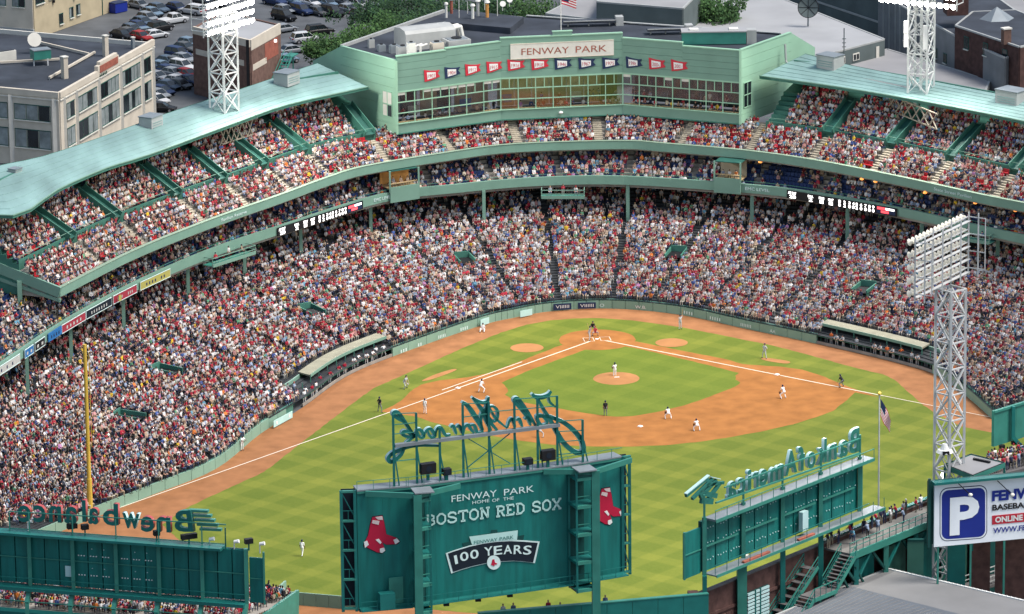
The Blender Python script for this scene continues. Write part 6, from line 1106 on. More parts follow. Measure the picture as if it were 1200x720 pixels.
# stairs down from the deck
SR = thing('stair', 'green metal stair with landing going down from the viewing deck', 'stairs', tuple(ML(sx(965), 4)))
def flight(s0_, z0, s1_, z1, o):
    n = 9
    for k in range(n): f = (k+.5)/n; block('step', SR, 'concrete_dark', ML(s0_+(s1_-s0_)*f, o, z0+(z1-z0)*f), (abs(s1_-s0_)/n+.05, 1.7, .08), math.atan2(ub[1], ub[0]))
    for dd in (-.9, .9):
        bar('stringer', SR, 'frame_light', ML(s0_, o+dd, z0-.1), ML(s1_, o+dd, z1-.1), .08, .4); bar('handrail', SR, 'frame_light', ML(s0_, o+dd, z0+1.0), ML(s1_, o+dd, z1+1.0), .07); bar('handrail', SR, 'frame_teal', ML(s0_, o+dd, z0+.5), ML(s1_, o+dd, z1+.5), .05)
        for k in range(4): f = k/3; bar('rail_post', SR, 'frame_teal', ML(s0_+(s1_-s0_)*f, o+dd, z0+(z1-z0)*f), ML(s0_+(s1_-s0_)*f, o+dd, z0+(z1-z0)*f+1.0), .06)
flight(d0, 10.6, d0-3.2, 7.9, 3.0); bar('landing', SR, 'concrete_dark', ML(d0-3.2, 3.0, 7.85), ML(d0-7.0, 3.0, 7.85), 1.8, .1); bar('landing_edge', SR, 'frame_light', ML(d0-3.2, 3.95, 7.7), ML(d0-7.0, 3.95, 7.7), .1, .4); bar('handrail', SR, 'frame_light', ML(d0-3.2, 3.95, 8.9), ML(d0-7.0, 3.95, 8.9), .07)
for k in range(5): bar('rail_post', SR, 'frame_teal', ML(d0-3.2-.95*k, 3.95, 7.9), ML(d0-3.2-.95*k, 3.95, 8.9), .06)
flight(d0-7.0, 7.9, d0-10.2, 5.2, 3.0); flight(d0-3.5, 10.0, d0-10.5, 5.0, .9); bar('landing', SR, 'concrete_dark', ML(d0-10.2, 3.0, 5.15), ML(d0-16, 3.0, 5.15), 1.8, .1); bar('handrail', SR, 'frame_light', ML(d0-10.2, 3.95, 6.2), ML(d0-16, 3.95, 6.2), .07)
for k in range(6): bar('support_post', SR, 'frame_light', ML(d0-3.2-2.4*k, 3.6, 0), ML(d0-3.2-2.4*k, 3.6, 7.7 if k < 2 else 5.0), .22)
for k in range(3): bar('support_brace', SR, 'board_dark', ML(d0-.5+2.6*k, 3.0, 4), ML(d0-4.0+2.6*k, 3.0, 9), .2)
bn = ML(sx(905)+4.6, 4.6, 5.0); block('banner', SR, 'navy_dark', bn, (1.6, .06, 1.2), math.atan2(ub[1], ub[0])+.3); text('M B', SR, 'white_paint', bn+nb_*.06-V(0, 0, .35), Vector((math.cos(math.atan2(ub[1], ub[0])+.3), math.sin(math.atan2(ub[1], ub[0])+.3), 0)), (0, 0, 1), .7, 1.2)
# people on the deck
DPL = [(967, 628, 6), (973.5, 627, 6), (979, 625, 6), (985.5, 624, 15), (993, 617.5, 1), (997, 616, 6), (1002, 619, 7), (1008.5, 612, 5), (1014, 613, 7), (1021, 608.5, 6), (1026, 604.5, 1), (1031, 604, 5), (1035.5, 602, 5), (1040, 600, 0), (1044, 604, 7), (1043, 599.5, 6), (1049, 597.5, 1), (1060, 602.5, 6), (1069.5, 599.5, 1), (1075, 597, 0), (1084, 590.5, 1), (1087, 596, 2), (1090, 589, 9), (1057, 600, 4), (1096, 586, 1), (1102, 583, 5)]
used = {}
for k, (x, y, c) in enumerate(DPL):
    s = sx(x); hb = 0.0; o = random.choice((.1, .4)) if k not in (3, 6, 8, 14) else 1.6; p = ML(s, o, 10.7); cn = SHIRT_NAME[c]; used[cn] = used.get(cn, 0)+1
    person(STANDS[random.choice((0, 1, 2, 2))], 'spectator in a %s top on the viewing deck%s' % (cn, '' if used[cn] == 1 else ', %s such from the stair' % ('second', 'third', 'fourth', 'fifth', 'sixth', 'seventh', 'eighth')[min(used[cn]-2, 6)]), p, face((-nb_[0], -nb_[1]))+random.gauss(0, .4), _cs[c], C_LEGS[random.randrange(6)], C_HAIR[random.randrange(8)], C_SKIN[random.randrange(5)], 'spectators on the viewing deck', random.uniform(.95, 1.04))
vp = ML(sx(1018), 4.3, 7.0); person(STANDS[0], 'worker in an orange safety vest below the viewing deck', at(1018, 676, 5.5), 0.4, (.8, .10, .015), (.7, .10, .02), (.02, .02, .02)); block('platform', DK, 'concrete_dark', at(1018, 676, 5.42), (3.0, 2.5, .12), .8)
# grey metal roof in the corner
GR = thing('metal_roof_building', 'grey standing-seam metal roof at the bottom right corner', 'building', tuple(at(1040, 720, 0))); zr = 7.0
r0, r1, r2_, r3_ = at(1040, 667, zr), at(908, 722, zr), at(1080, 800, zr), at(1330, 735, zr); c0 = (r0+r2_)/2
mb = MB(); mb.poly([(p[0], p[1], zr) for p in (r0, r1, r2_, r3_)][::1] if 0 else [r1, r2_, r3_, r0]); mb.build('roof_sheet', 'roof_rim', GR)
bar('eave', GR, 'panel_grey', r1+V(0, 0, -.1), r0+V(0, 0, -.1), .25, .4); bar('eave', GR, 'white_paint', r0+V(0, 0, -.1), r3_+V(0, 0, -.1), .25, .4)
mb = MB(); mb.poly([p+V(0, 0, .08) for p in (at(981, 684, zr), at(916, 722, zr), at(1080, 790, zr), at(1250, 762, zr), at(1122, 720, zr))]); mb.build('roof_field', 'roof_metal', GR)
for k in range(44): f = k/43; a = at(981, 684, zr).lerp(at(1250, 762, zr), f)+V(0, 0, .11); c = at(916, 722, zr).lerp(at(1080, 790, zr), f)+V(0, 0, .11); bar('seam', GR, 'roof_rim', a, c, .06, .06)
for k in range(60): f = k/59; a = r0.lerp(r3_, f)+V(0, 0, .1); block('seam_cap', GR, 'white_paint', a, (.10, .10, .12), .5)
for A, B in ((r1, r0), (r0, r3_)): bar('wall', GR, 'grey_wall', v2(A)+V(0, 0, 3.3), v2(B)+V(0, 0, 3.3), .2, 6.5)
# parking billboard
pA, pB = at(1094, 641, 11.0), at(1230, 628, 11.0); uP, LP = dirn(pA, pB); nP = Vector((uP[1], -uP[0], 0)); PP = (pA, pB); PZ1 = pz(1094, 567, pA)
PK = thing('parking_billboard', 'white billboard with blue rounded parking square and letter P', 'billboard', (pA[0], pA[1], 0))
bar('face', PK, 'bill_white' if 'bill_white' in MATS else 'white_paint', v2(pA)+V(0, 0, (11+PZ1)/2), v2(pB)+V(0, 0, (11+PZ1)/2), .25, PZ1-11); bar('catwalk', PK, 'frame_teal', v2(pA)-uP*.3+nP*.5+V(0, 0, PZ1+.2), v2(pB)+nP*.5+V(0, 0, PZ1+.2), .9, .25); bar('back_frame', PK, 'board_dark', v2(pA)-uP*.5-nP*.5+V(0, 0, (11+PZ1)/2+.2), v2(pB)-nP*.5+V(0, 0, (11+PZ1)/2+.2), .4, PZ1-11)
zp = lambda x, y: (1060+x/6, 500+y/6)
def P_on(x, y, o=0.0): return onp(*zp(x, y), *PP)+nP*o
def rrect(x0, y0, x1, y1, sl, r, m, nm, o):
    P = []
    for cx, cy, a0 in ((x1-r, y0+r, -90), (x1-r, y1-r, 0), (x0+r, y1-r, 90), (x0+r, y0+r, 180)):
        for k in range(6): a = math.radians(a0+18*k); X = cx+r*math.cos(a); P.append((X, cy+r*math.sin(a)+(X-x0)*sl))
    pts = [P_on(x, y, .14+o) for x, y in P]; mb = MB(); k = len(pts); bk = [p-nP*.03 for p in pts]; mb.add(pts+bk, [tuple(range(k)), tuple(reversed(range(k, 2*k)))]+[(i, (i+1) % k, k+(i+1) % k, k+i) for i in range(k)]); return mb.build(nm, m, PK)
rrect(244, 432, 578, 808, -.075, 55, 'navy', 'square_outline', .0); rrect(249, 438, 572, 802, -.075, 50, 'bill_white', 'square_border', .02); rrect(258, 448, 563, 792, -.075, 46, 'sign_blue', 'blue_square', .04)
hP = (P_on(340, 490)-P_on(340, 748)).length
o = text('P', PK, 'bill_white', P_on(415, 742, .24), uP, (0, 0, 1), hP, (P_on(310, 600)-P_on(515, 600)).length, bold=.035, name='letter_P')
def ptxt(s_, x0, y0, x1, y1, h, m, bold=.03, squeeze=None):
    A, B = P_on(x0, y0, .2), P_on(x1, y1, .2); text(s_, PK, m, (A+B)/2, uP, (0, 0, 1), h/6/11.5, (v2(B)-v2(A)).length, bold=bold)
ptxt('FENWAY', 610, 518, 1030, 480, 72, 'sign_blue', .05); ptxt('BASEBALL PARKING', 612, 588, 1190, 532, 42, 'black', .03); rb0 = P_on(612, 656, .15); rb1 = P_on(1030, 617, .15); bar('red_band', PK, 'red', rb0, rb1, .04, .95); ptxt('ONLINE', 632, 672, 826, 652, 40, 'white_paint', .04); ptxt('AT', 860, 648, 930, 642, 40, 'white_paint', .04); ptxt('WWW.FENWAYPARKING', 618, 745, 1230, 690, 40, 'sign_blue', .02)
for x in (425, 720, 1010): b0 = P_on(x-75, 375, .3); b1 = P_on(x, 450, 1.6); bar('lamp_arm', PK, 'black', b0, b1, .07); q = MB(); q.ball(b1, .24, 8, 6, 0, (1, 1, .8)); q.build('sign_lamp', 'lamp_glass', PK)
for x, y, w in ((235, 245, .2), (465, 232, .18), (700, 215, .2)): p = v2(onp(1060+x/6, 640, *PP)); bar('post', PK, 'frame_light', p, p+V(0, 0, 11), w)
bar('side_ladder', PK, 'board_dark', v2(pA)-uP*.55+nP*.1+V(0, 0, 11.0), v2(pA)-uP*.55+nP*.1+V(0, 0, PZ1+.6), .25)
# dark structures behind the billboard legs
for x0, x1, m, z1 in ((1063, 1082, 'green_mid', 9.5), (1110, 1131, 'frame_teal', 11.5), (1136, 1160, 'brick_dark', 11), (1166, 1230, 'brick_dark', 11)): a = at(x0, 672, 6.0); c = at(x1, 672, 6.0); t = thing('street_wall', '%s wall panel behind the billboard posts%s' % ({'green_mid': 'green', 'frame_teal': 'teal', 'brick_dark': 'dark brick'}[m], ', at the picture edge' if x0 == 1166 else ''), 'wall', tuple(v2(a)), 'walls below the billboard'); bar('panel', t, m, v2(a)+V(0, 0, z1/2), v2(c)+V(0, 0, z1/2), .4, z1); bar('cap', t, 'board_dark', v2(a)+V(0, 0, z1+.1), v2(c)+V(0, 0, z1+.1), .5, .2)
a, c = at(1135, 690, 3.5), at(1240, 655, 3.5); t = thing('metal_bridge', 'grey metal gangway with white railings beneath the billboard', 'gangway', tuple(v2(a))); bar('deck', t, 'concrete_dark', a, c, 2.4, .3)
for o_ in (-1.2, 1.2):
    for z in (.5, 1.0): bar('rail', t, 'panel_grey', a+nP*o_+V(0, 0, z), c+nP*o_+V(0, 0, z), .09)
    for k in range(10): p = a.lerp(c, k/9)+nP*o_; bar('post', t, 'panel_grey', p, p+V(0, 0, 1.05), .09)
# ticket-booth like roof beside the tower, fans to its right
q4 = [at(1107, 545, 17.0), at(1140, 558, 17.0), at(1177, 543, 17.0), at(1138, 533, 17.0)]; t = thing('canopy', 'flat grey canopy with green edge beside the front light tower', 'canopy', tuple(v2(q4[0]))); mb = MB(); mb.prism([(p[0], p[1]) for p in q4], 16.75, 17.0); mb.build('roof', 'roof_grey2', t)
for k in range(4): bar('edge', t, 'frame_light', q4[k]-V(0, 0, .2), q4[(k+1) % 4]-V(0, 0, .2), .2, .5); bar('edge_top', t, 'black', q4[k]+V(0, 0, .06), q4[(k+1) % 4]+V(0, 0, .06), .12, .1); bar('leg', t, 'frame_teal', v2(q4[k])+V(0, 0, 9), v2(q4[k])+V(0, 0, 16.7), .22)
bar('duct', t, 'black', at(1141, 538, 17.1), at(1160, 542, 17.1), .3, .25)
for x, y in ((1105, 556.5), (1153, 552.5)):
    p = at(x, y, 15.8); b = MB(); b.ball(p, .26); b.tube(p, p-V(0, 0, 1.0), .06); tag(b.build('globe_lamp', 'led_white'), 'bright round lamp under the %s of the flat canopy' % ('left corner' if x < 1120 else 'right edge'), 'lamp', 'round lamps by the canopy')
TB = thing('upper_stand', 'small packed seating bank behind the billboard on the right', 'seating', tuple(v2(at(1180, 550, 13)))); 
for k in range(4):
    a, c = at(1158, 556-3.5*k, 13.4-.3*k), at(1260, 530-3.5*k, 13.4-.3*k); bar('terrace', TB, 'concrete_dark', a-V(0, 0, .3), c-V(0, 0, .3), 1.2, .4); u_, L_ = dirn(a, c)
    for q in range(int(L_/.55)): p = a+u_*(.55*q); sit(p[0], p[1], a.z-.1, face((-u_[1], u_[0])), 'deck2', True)
bar('support', TB, 'board_dark', v2(at(1158, 560, 13))+V(0, 0, 5.5), v2(at(1260, 535, 13))+V(0, 0, 5.5), .5, 11)
# back of another board at the right picture edge
a, c = at(1163, 524, 14.0), at(1290, 484, 14.0); ux_, L_ = dirn(a, c); t = thing('field_board', 'teal back of a board at the right picture edge', 'advertising board', tuple(v2(a))); 
for k in range(5): bar('back_panel', t, 'board_teal2' if 'board_teal2' in MATS else 'frame_light', v2(a)+ux_*(L_*k/5+.02)+V(0, 0, 16.0), v2(a)+ux_*(L_*(k+1)/5-.02)+V(0, 0, 16.0), .35, 3.9)
nx_ = Vector((ux_[1], -ux_[0], 0)); bar('frame_rail', t, 'frame_light', v2(a)+nx_*.25+V(0, 0, 17.9), v2(c)+nx_*.25+V(0, 0, 17.9), .15, .25); p = v2(onp(1183, 500, a, c))+nx_*.5; bar('mast', t, 'frame_teal', p+V(0, 0, 14.5), p+V(0, 0, 18.0), .35); bar('mast', t, 'frame_teal', p+V(0, 0, 14.6), p+ux_*3.2+nx_*1.5+V(0, 0, 10.5), .4)
for f in (.06, .17): block('floodlight', t, 'black', v2(a)+ux_*L_*f+nx_*.4+V(0, 0, 13.9), (.6, .5, .35), 0)
# flag on the tall pole
fp0 = aty(1029.5, 598, -112.0); fz = pz(1029.5, 463, fp0); FL = thing('flagpole', 'tall thin flagpole with a drooping american flag in centre field', 'flagpole', (fp0[0], fp0[1], 0)); b = MB(); b.tube((fp0[0], fp0[1], 0), (fp0[0], fp0[1], fz), .11, .07, 8); b.build('pole', 'steel', FL); b = MB(); b.ball((fp0[0], fp0[1], fz+.15), .2); b.build('finial', 'yellow', FL)
mb = MB(); nc, nr_ = 10, 13; Hh = 1.9; 
def fpt(i, j):
    f = i/nc; r = j/nr_; x = .1+1.25*f-.25*f*r+.10*math.sin(5*f+2*r); y = .28*math.sin(7*f+1.5*r); z = fz-.4-Hh*r*(1-.35*f)-2.55*f**1.15-.12*math.sin(6*f); return V(fp0[0]+x, fp0[1]+y, z)
for i in range(nc):
    for j in range(nr_): mb.add([fpt(i, j), fpt(i, j+1), fpt(i+1, j+1), fpt(i+1, j)], [(0, 1, 2, 3)], 2 if (i < 4 and j < 7) else j % 2)
mb.build('flag', ['red', 'white_paint', 'navy'], FL, True)
# ---------------------------------------------------------------- light towers
_lamp = {}
def lamp_mesh(lit):
    if lit not in _lamp:
        b = MB(); b.tube((0, 0, 0), (0, 0, .28), .12, .2, 10); b.tube((0, 0, .28), (0, 0, .5), .2, .38, 10); b.tube((0, 0, .5), (0, 0, .53), .36, .36, 10, 1); _lamp[lit] = b.mesh('lamp_head', ['steel_white' if lit else 'lamp_shell_glow', 'lamp_lit' if lit else 'lamp_glass'], smooth=False)
    return _lamp[lit]
def tower(lab, base, z0, z1, w, rz, m, bank, nseg, fac, rows, cols, bw, bh, lit, tilt=.25, energy=0.0, bshift=0.0):
    B = Vector((base[0], base[1], 0)); t = thing('light_tower', lab, 'light tower', tuple(B+V(0, 0, z0)), 'stadium light towers'); R = Matrix.Rotation(rz, 3, 'Z'); cn = [R @ Vector((sx_*w/2, sy_*w/2, 0)) for sx_, sy_ in ((-1, -1), (1, -1), (1, 1), (-1, 1))]
    for c in cn: bar('leg', t, m, B+c+V(0, 0, z0), B+c+V(0, 0, z1), .24, .24)
    for k in range(nseg):
        a, c2 = z0+(z1-z0)*k/nseg, z0+(z1-z0)*(k+1)/nseg
        for i in range(4):
            p, q = B+cn[i], B+cn[(i+1) % 4]; bar('strut', t, m, p+V(0, 0, c2), q+V(0, 0, c2), .14); bar('brace', t, m, (p if (k+i) % 2 else q)+V(0, 0, a), (q if (k+i) % 2 else p)+V(0, 0, c2), .15)
            if 1: bar('brace', t, m, (q if (k+i) % 2 else p)+V(0, 0, a), (p if (k+i) % 2 else q)+V(0, 0, c2), .09)
    bar('ladder', t, m, B+V(0, 0, z0), B+V(0, 0, z1), .35, .12)
    fd = Vector((math.sin(fac), -math.cos(fac), 0)); sd_ = Vector((math.cos(fac), math.sin(fac), 0)); C = B+V(0, 0, bank)+fd*.9+sd_*bshift
    for r in range(rows):
        z = (r/(rows-1)-.5)*bh; P = C+V(0, 0, z)+fd*0; bar('lamp_rail', t, m, P-sd_*bw/2-fd*.2, P+sd_*bw/2-fd*.2, .10, .10); bar('catwalk', t, m if not lit else 'steel', P-sd_*bw/2-fd*.35+V(0, 0, -.42), P+sd_*bw/2-fd*.35+V(0, 0, -.42), .4, .07)
        for c in range(cols):
            p = P+sd_*((c/(cols-1)-.5)*bw*.97); d = (fd*math.cos(tilt)-V(0, 0, math.sin(tilt))).normalized(); x, y, zz = frame(d); M = Matrix(((x[0], y[0], zz[0], 0), (x[1], y[1], zz[1], 0), (x[2], y[2], zz[2], 0), (0, 0, 0, 1))); M.translation = p; put('lamp', t, lamp_mesh(lit), M)
    for f in (-.5, -.17, .17, .5):
        for dpt in ((-.3, -1.4) if not lit else (-.35,)): bar('bank_post', t, m, C+sd_*bw*f+fd*dpt+V(0, 0, -bh/2-.8), C+sd_*bw*f+fd*dpt+V(0, 0, bh/2+.5), .14)
    for f in (-.5, .5):
        for k in range(4): z = -bh/2+bh*k/3; bar('side_frame', t, m, C+sd_*bw*f-fd*.3+V(0, 0, z), C+sd_*bw*f-fd*2.2+V(0, 0, z), .09)
        bar('side_frame', t, m, C+sd_*bw*f-fd*2.2+V(0, 0, -bh/2), C+sd_*bw*f-fd*2.2+V(0, 0, bh/2), .09)
    if energy:
        l = bpy.data.lights.new('floodlight_glow', 'AREA'); l.shape = 'RECTANGLE'; l.size = bw; l.size_y = bh; l.energy = energy; l.color = (1, .96, .9); lo = bpy.data.objects.new('floodlight_glow', l); COL.objects.link(lo); lo.parent = t
        d = (fd*math.cos(.3)-V(0, 0, math.sin(.3))).normalized(); lo.rotation_euler = d.to_track_quat('-Z', 'Y').to_euler(); lo.location = C+fd*2.6-t.location
    return t
lt = at(263, 128, 23.9); tower('lit light tower on the left roof with white glowing lamps', lt, 23.6, 36.5, 2.6, .75, 'steel_white', 37.2, 5, math.radians(50), 5, 11, 9.5, 4.6, True, .3, 12000)
rt = at(1079, 105, 23.9); tower('lit light tower on the right roof with white glowing lamps', rt, 23.6, 36.5, 2.6, -.55, 'steel_white', 37.9, 5, math.radians(-37), 5, 12, 10.5, 4.6, True, .3, 12000)
for x, y in ((1061.5, 32), (1061.5, 48), (1084, 37), (1084, 51)): p = at(x, y, 32-.0)+V(0, 0, 0); p = aty(x, y, rt[1]-2.0); t = thing('panel_antenna', 'white panel antenna on the right roof tower, %s' % {(1061.5, 32): 'upper one on its left leg', (1061.5, 48): 'lower one on its left leg', (1084, 37): 'upper one on its middle leg', (1084, 51): 'lower one on its middle leg'}[(x, y)], 'antenna', p, 'panel antennas on the light tower'); block('radome', t, 'white_paint', p, (.5, .22, 1.6), .1); bar('clamp', t, 'steel', p+V(0, .1, .4), p+V(0, .8, .4), .08)
ft = aty(1112, 545, -114.0); tower('tall unlit-looking front light tower seen from behind at the right', ft, 0, 35.6, 2.15, .62, 'steel', 39.3, 13, math.radians(180+52), 5, 15, 12.0, 5.4, False, .3, 14000, .9)
p = aty(1107, 530, -115.5); t = thing('tower_camera', 'white round camera platform with black unit on the front light tower', 'camera', p); b = MB(); b.tube(p, p+V(0, 0, .3), .9, .7, 12); b.tube(p+V(0, 0, .3), p+V(0, 0, .9), .5, .25, 10); b.build('dome', 'steel_white', t); block('unit', t, 'black', p+V(0, -.6, .1), (.7, .5, .35), 0)
# ---------------------------------------------------------------- city behind the ballpark
def wallq(parent, name, m, A, B, z0, z1, th=.3): return bar(name, parent, m, v2(A)+V(0, 0, (z0+z1)/2), v2(B)+V(0, 0, (z0+z1)/2), th, z1-z0)
# --- cream warehouse with brick-filled pediment
zc_ = 10.8
E_ = at(179.5, 48, zc_); C_ = at(69, 110.5, zc_); Lf = at(-60, 98.5, zc_); BK0 = at(173, 50, zc_); BK1 = at(-40, 31, zc_)
CB = thing('cream_building', 'cream warehouse with flat dark roof and stepped parapet beside the left roof', 'building', (C_[0], C_[1], 0))
mb = MB(); mb.poly([(p[0], p[1], zc_-.6) for p in (C_, E_, BK0, BK1, Lf)]); mb.build('roof', 'roof_dark', CB)
wallq(CB, 'wall', 'cream_stone', C_, E_, 0, zc_-.55); wallq(CB, 'wall', 'cream_stone', Lf, C_, 0, zc_-.55); wallq(CB, 'parapet', 'off_white', BK1, BK0, zc_-.8, zc_+.05, .35)
for A, B in ((C_, E_), (Lf, C_)): wallq(CB, 'parapet', 'cream_stone', A, B, zc_-.6, zc_+.25, .5); bar('cornice', CB, 'off_white', v2(A)+V(0, 0, zc_-.9), v2(B)+V(0, 0, zc_-.9), .6, .16)
uc, Lc = dirn(C_, E_); nc_ = Vector((uc[1], -uc[0], 0)); ul, Ll = dirn(Lf, C_); nl_ = Vector((ul[1], -ul[0], 0))
def win(parent, o, u, n, s0, s1, z0, z1, panes, blind=.5):
    w = sub('window', parent); 
    for k in range(panes):
        a, c = o+u*(s0+(s1-s0)*(k+.06)/panes), o+u*(s0+(s1-s0)*(k+.94)/panes); bar('pane', w, 'glass_blind' if random.random() < blind else 'glass_dark', a+n*.10+V(0, 0, (z0+z1)/2), c+n*.10+V(0, 0, (z0+z1)/2), .16, z1-z0-.1)
    bar('frame', w, 'green_dark', o+u*s0+n*.14+V(0, 0, z1), o+u*s1+n*.14+V(0, 0, z1), .2, .1); bar('frame', w, 'green_dark', o+u*s0+n*.14+V(0, 0, z0), o+u*s1+n*.14+V(0, 0, z0), .2, .1); bar('sill', w, 'off_white', o+u*s0+n*.2+V(0, 0, z0-.12), o+u*s1+n*.2+V(0, 0, z0-.12), .35, .14)
    for k in range(panes+1): a = o+u*(s0+(s1-s0)*k/panes)+n*.14; bar('mullion', w, 'green_dark', a+V(0, 0, z0), a+V(0, 0, z1), .09)
O_ = v2(C_)
fr = lambda px, py=60: (v2(onp(px, py, C_, E_))-O_).dot(uc)
for zz0, zz1 in ((6.7, 8.9), (2.7, 5.3)):
    for x0, x1, pn in ((74.5, 84, 2), (88, 111, 4), (115, 137, 5), (141, 162.5, 6), (166.5, 175, 2)): win(CB, O_, uc, nc_, fr(x0), fr(x1), zz0, zz1, pn)
    for x0, x1, pn in ((-40, 9, 4), (17, 59, 3)): f2 = lambda px: (v2(onp(px, 120, Lf, C_))-v2(Lf)).dot(ul); win(CB, v2(Lf), ul, nl_, f2(x0), f2(x1), zz0, zz1, pn, .75)
for x in (71.5, 86, 113, 139, 164.5, 177.5): bar('pilaster', CB, 'off_white', O_+uc*fr(x)+nc_*.2+V(0, 0, 0), O_+uc*fr(x)+nc_*.2+V(0, 0, zc_-.7), .55, .3)
for x in (13, 64): s = (v2(onp(x, 120, Lf, C_))-v2(Lf)).dot(ul); bar('pilaster', CB, 'off_white', v2(Lf)+ul*s+nl_*.2, v2(Lf)+ul*s+nl_*.2+V(0, 0, zc_-.7), .6, .3)
pd = sub('pediment', CB); s0_, s1_ = fr(112), fr(137); bar('pediment_block', pd, 'cream_stone', O_+uc*s0_+V(0, 0, zc_+.5), O_+uc*s1_+V(0, 0, zc_+.5), .55, .9); bar('pediment_block', pd, 'cream_stone', O_+uc*(s0_+.9)+V(0, 0, zc_+1.15), O_+uc*(s1_-.6)+V(0, 0, zc_+1.15), .55, .5); bar('brick_panel', pd, 'brick_red', O_+uc*(s0_+.7)+nc_*.3+V(0, 0, zc_+.35), O_+uc*(s1_-.5)+nc_*.3+V(0, 0, zc_+.35), .1, 1.0)
for k in range(5): bar('slot', pd, 'green_dark', O_+uc*(s0_+.7+.62*k)+nc_*.27+V(0, 0, zc_-.75), O_+uc*(s0_+.7+.62*k)+nc_*.27+V(0, 0, zc_-.35), .22, .1)
# roof furniture of the warehouse
def chimney(px, py, z, h, w, m, lab): p = at(px, py, z); t = thing('chimney', lab, 'chimney', p, 'chimneys on the cream building'); block('shaft', t, m, p+V(0, 0, h/2), (w, w, h), .6); block('cap', t, 'off_white', p+V(0, 0, h+.06), (w*1.25, w*1.25, .14), .6)
zr_ = zc_-.6
chimney(76, 92, zr_, 3.1, .75, 'cream_stone', 'white square chimney in the middle of the warehouse roof'); chimney(124, 66, zr_, 3.0, .65, 'cream_stone', 'white chimney near the stepped pediment'); chimney(156, 57, zr_, 1.6, .45, 'galv', 'small grey chimney at the far warehouse corner')
t = thing('cooling_unit', 'teal cooling unit on legs on the warehouse roof', 'cooling unit', at(48, 78, zr_)); p = at(48, 76, zr_); block('casing', t, 'teal_box' if 'teal_box' in MATS else 'frame_light', p+V(0, 0, 1.6), (2.6, 1.8, 1.3), .3); block('top', t, 'galv', p+V(0, 0, 2.3), (2.7, 1.9, .12), .3)
for dx in (-1, 1):
    for dy in (-.7, .7): bar('leg', t, 'white_paint', p+V(dx, dy, 0), p+V(dx, dy, 1), .16)
t = thing('satellite_dish', 'round cream satellite dish behind the teal cooling unit', 'satellite dish', at(40, 64, zr_)); p = at(40, 62, zr_); b = MB(); b.tube(p, p+V(0, 0, 1.6), .1); b.build('mast', 'galv', t); b = MB(); b.tube(p+V(0, -.1, 1.9), p+V(.1, -.5, 2.05), .2, 1.05, 16); b.build('dish', 'off_white', t)
for a, c, lab in (((58, 94), (111, 64), 'long white pipe running along the warehouse roof'), ((45, 52), (104, 66), 'white pipe run at the back of the warehouse roof'), ((0, 76), (70, 72), 'low white pipe near the cooling unit')): A, B = at(*a, zr_), at(*c, zr_); t = thing('roof_pipe', lab, 'pipe', A, 'pipes on the warehouse roof'); bar('run', t, 'cream_stone', A+V(0, 0, .35), B+V(0, 0, .35), .3); [bar('support', t, 'galv', A.lerp(B, k/5), A.lerp(B, k/5)+V(0, 0, .3), .12) for k in range(6)]
t = thing('skylight', 'low cream roof housing at the left picture edge', 'roof housing', at(4, 70, zr_)); block('housing', t, 'off_white', at(4, 70, zr_)+V(0, 0, .7), (3.0, 2.4, 1.4), .5); block('lid', t, 'roof_dark', at(4, 70, zr_)+V(0, 0, 1.45), (2.6, 2.0, .12), .5)
# --- second cream building behind
q0, q1 = at(40, 46, 0), at(149, 7, 0); q2 = at(-70, 36, 0); CB2 = thing('cream_building', 'tall cream painted building behind the car park wall, top left corner', 'building', (q0[0], q0[1], 0)); wallq(CB2, 'wall', 'cream', q0, q1, 0, 13); wallq(CB2, 'wall', 'cream_stone', q2, q0, 0, 13); wallq(CB2, 'plinth', 'panel_grey', v2(q2)-V(0, .2, 0), v2(q0)-V(0, .2, 0), 0, 1.6)
mb = MB(); far = v2(q1)+Vector((-20, 25, 0)); mb.poly([(p[0], p[1], 12.9) for p in (q2, q0, q1, far)]); mb.build('roof', 'roof_dark', CB2)
uq, Lq = dirn(q0, q1); nq = Vector((uq[1], -uq[0], 0)); fq = lambda px, py: (v2(onp(px, py, q0, q1))-v2(q0)).dot(uq)
for x, y, z0, z1, w in ((71, 32, 1.0, 2.6, 1.2), (83, 26, 1.4, 3.0, 1.2), (91, 21, 1.5, 3.1, 1.2), (46, 6, 5.4, 8.0, 2.6), (60, 2, 5.6, 8.0, 2.0)): s = fq(x, y); win(CB2, v2(q0), uq, nq, s-w/2, s+w/2, z0, z1, 2, .3)
uq2, Lq2 = dirn(q2, q0); nq2 = Vector((uq2[1], -uq2[0], 0))
for s in (1.2, 4.6, 8.2): win(CB2, v2(q0)-uq2*(s+2.4), uq2, nq2, 0, 2.2, 5.0, 8.2, 2, .3)
bar('downpipe', CB2, 'green_dark', v2(q0)+uq*Lq*.72+nq*.2, v2(q0)+uq*Lq*.72+nq*.2+V(0, 0, 6), .15)
for f, z in ((.2, 5), (.42, 4.4), (.55, 5.0)): block('wall_lamp', CB2, 'black', v2(q0)+uq*Lq*f+nq*.3+V(0, 0, z), (.4, .4, .4))
p = at(138, 14, 0); t = thing('waste_container', 'blue waste container by the cream wall', 'container', p); block('bin', t, 'sign_blue', p+V(0, 0, .8), (2.6, 1.8, 1.5), .7); block('lid', t, 'navy', p+V(0, 0, 1.6), (2.7, 1.9, .12), .7)
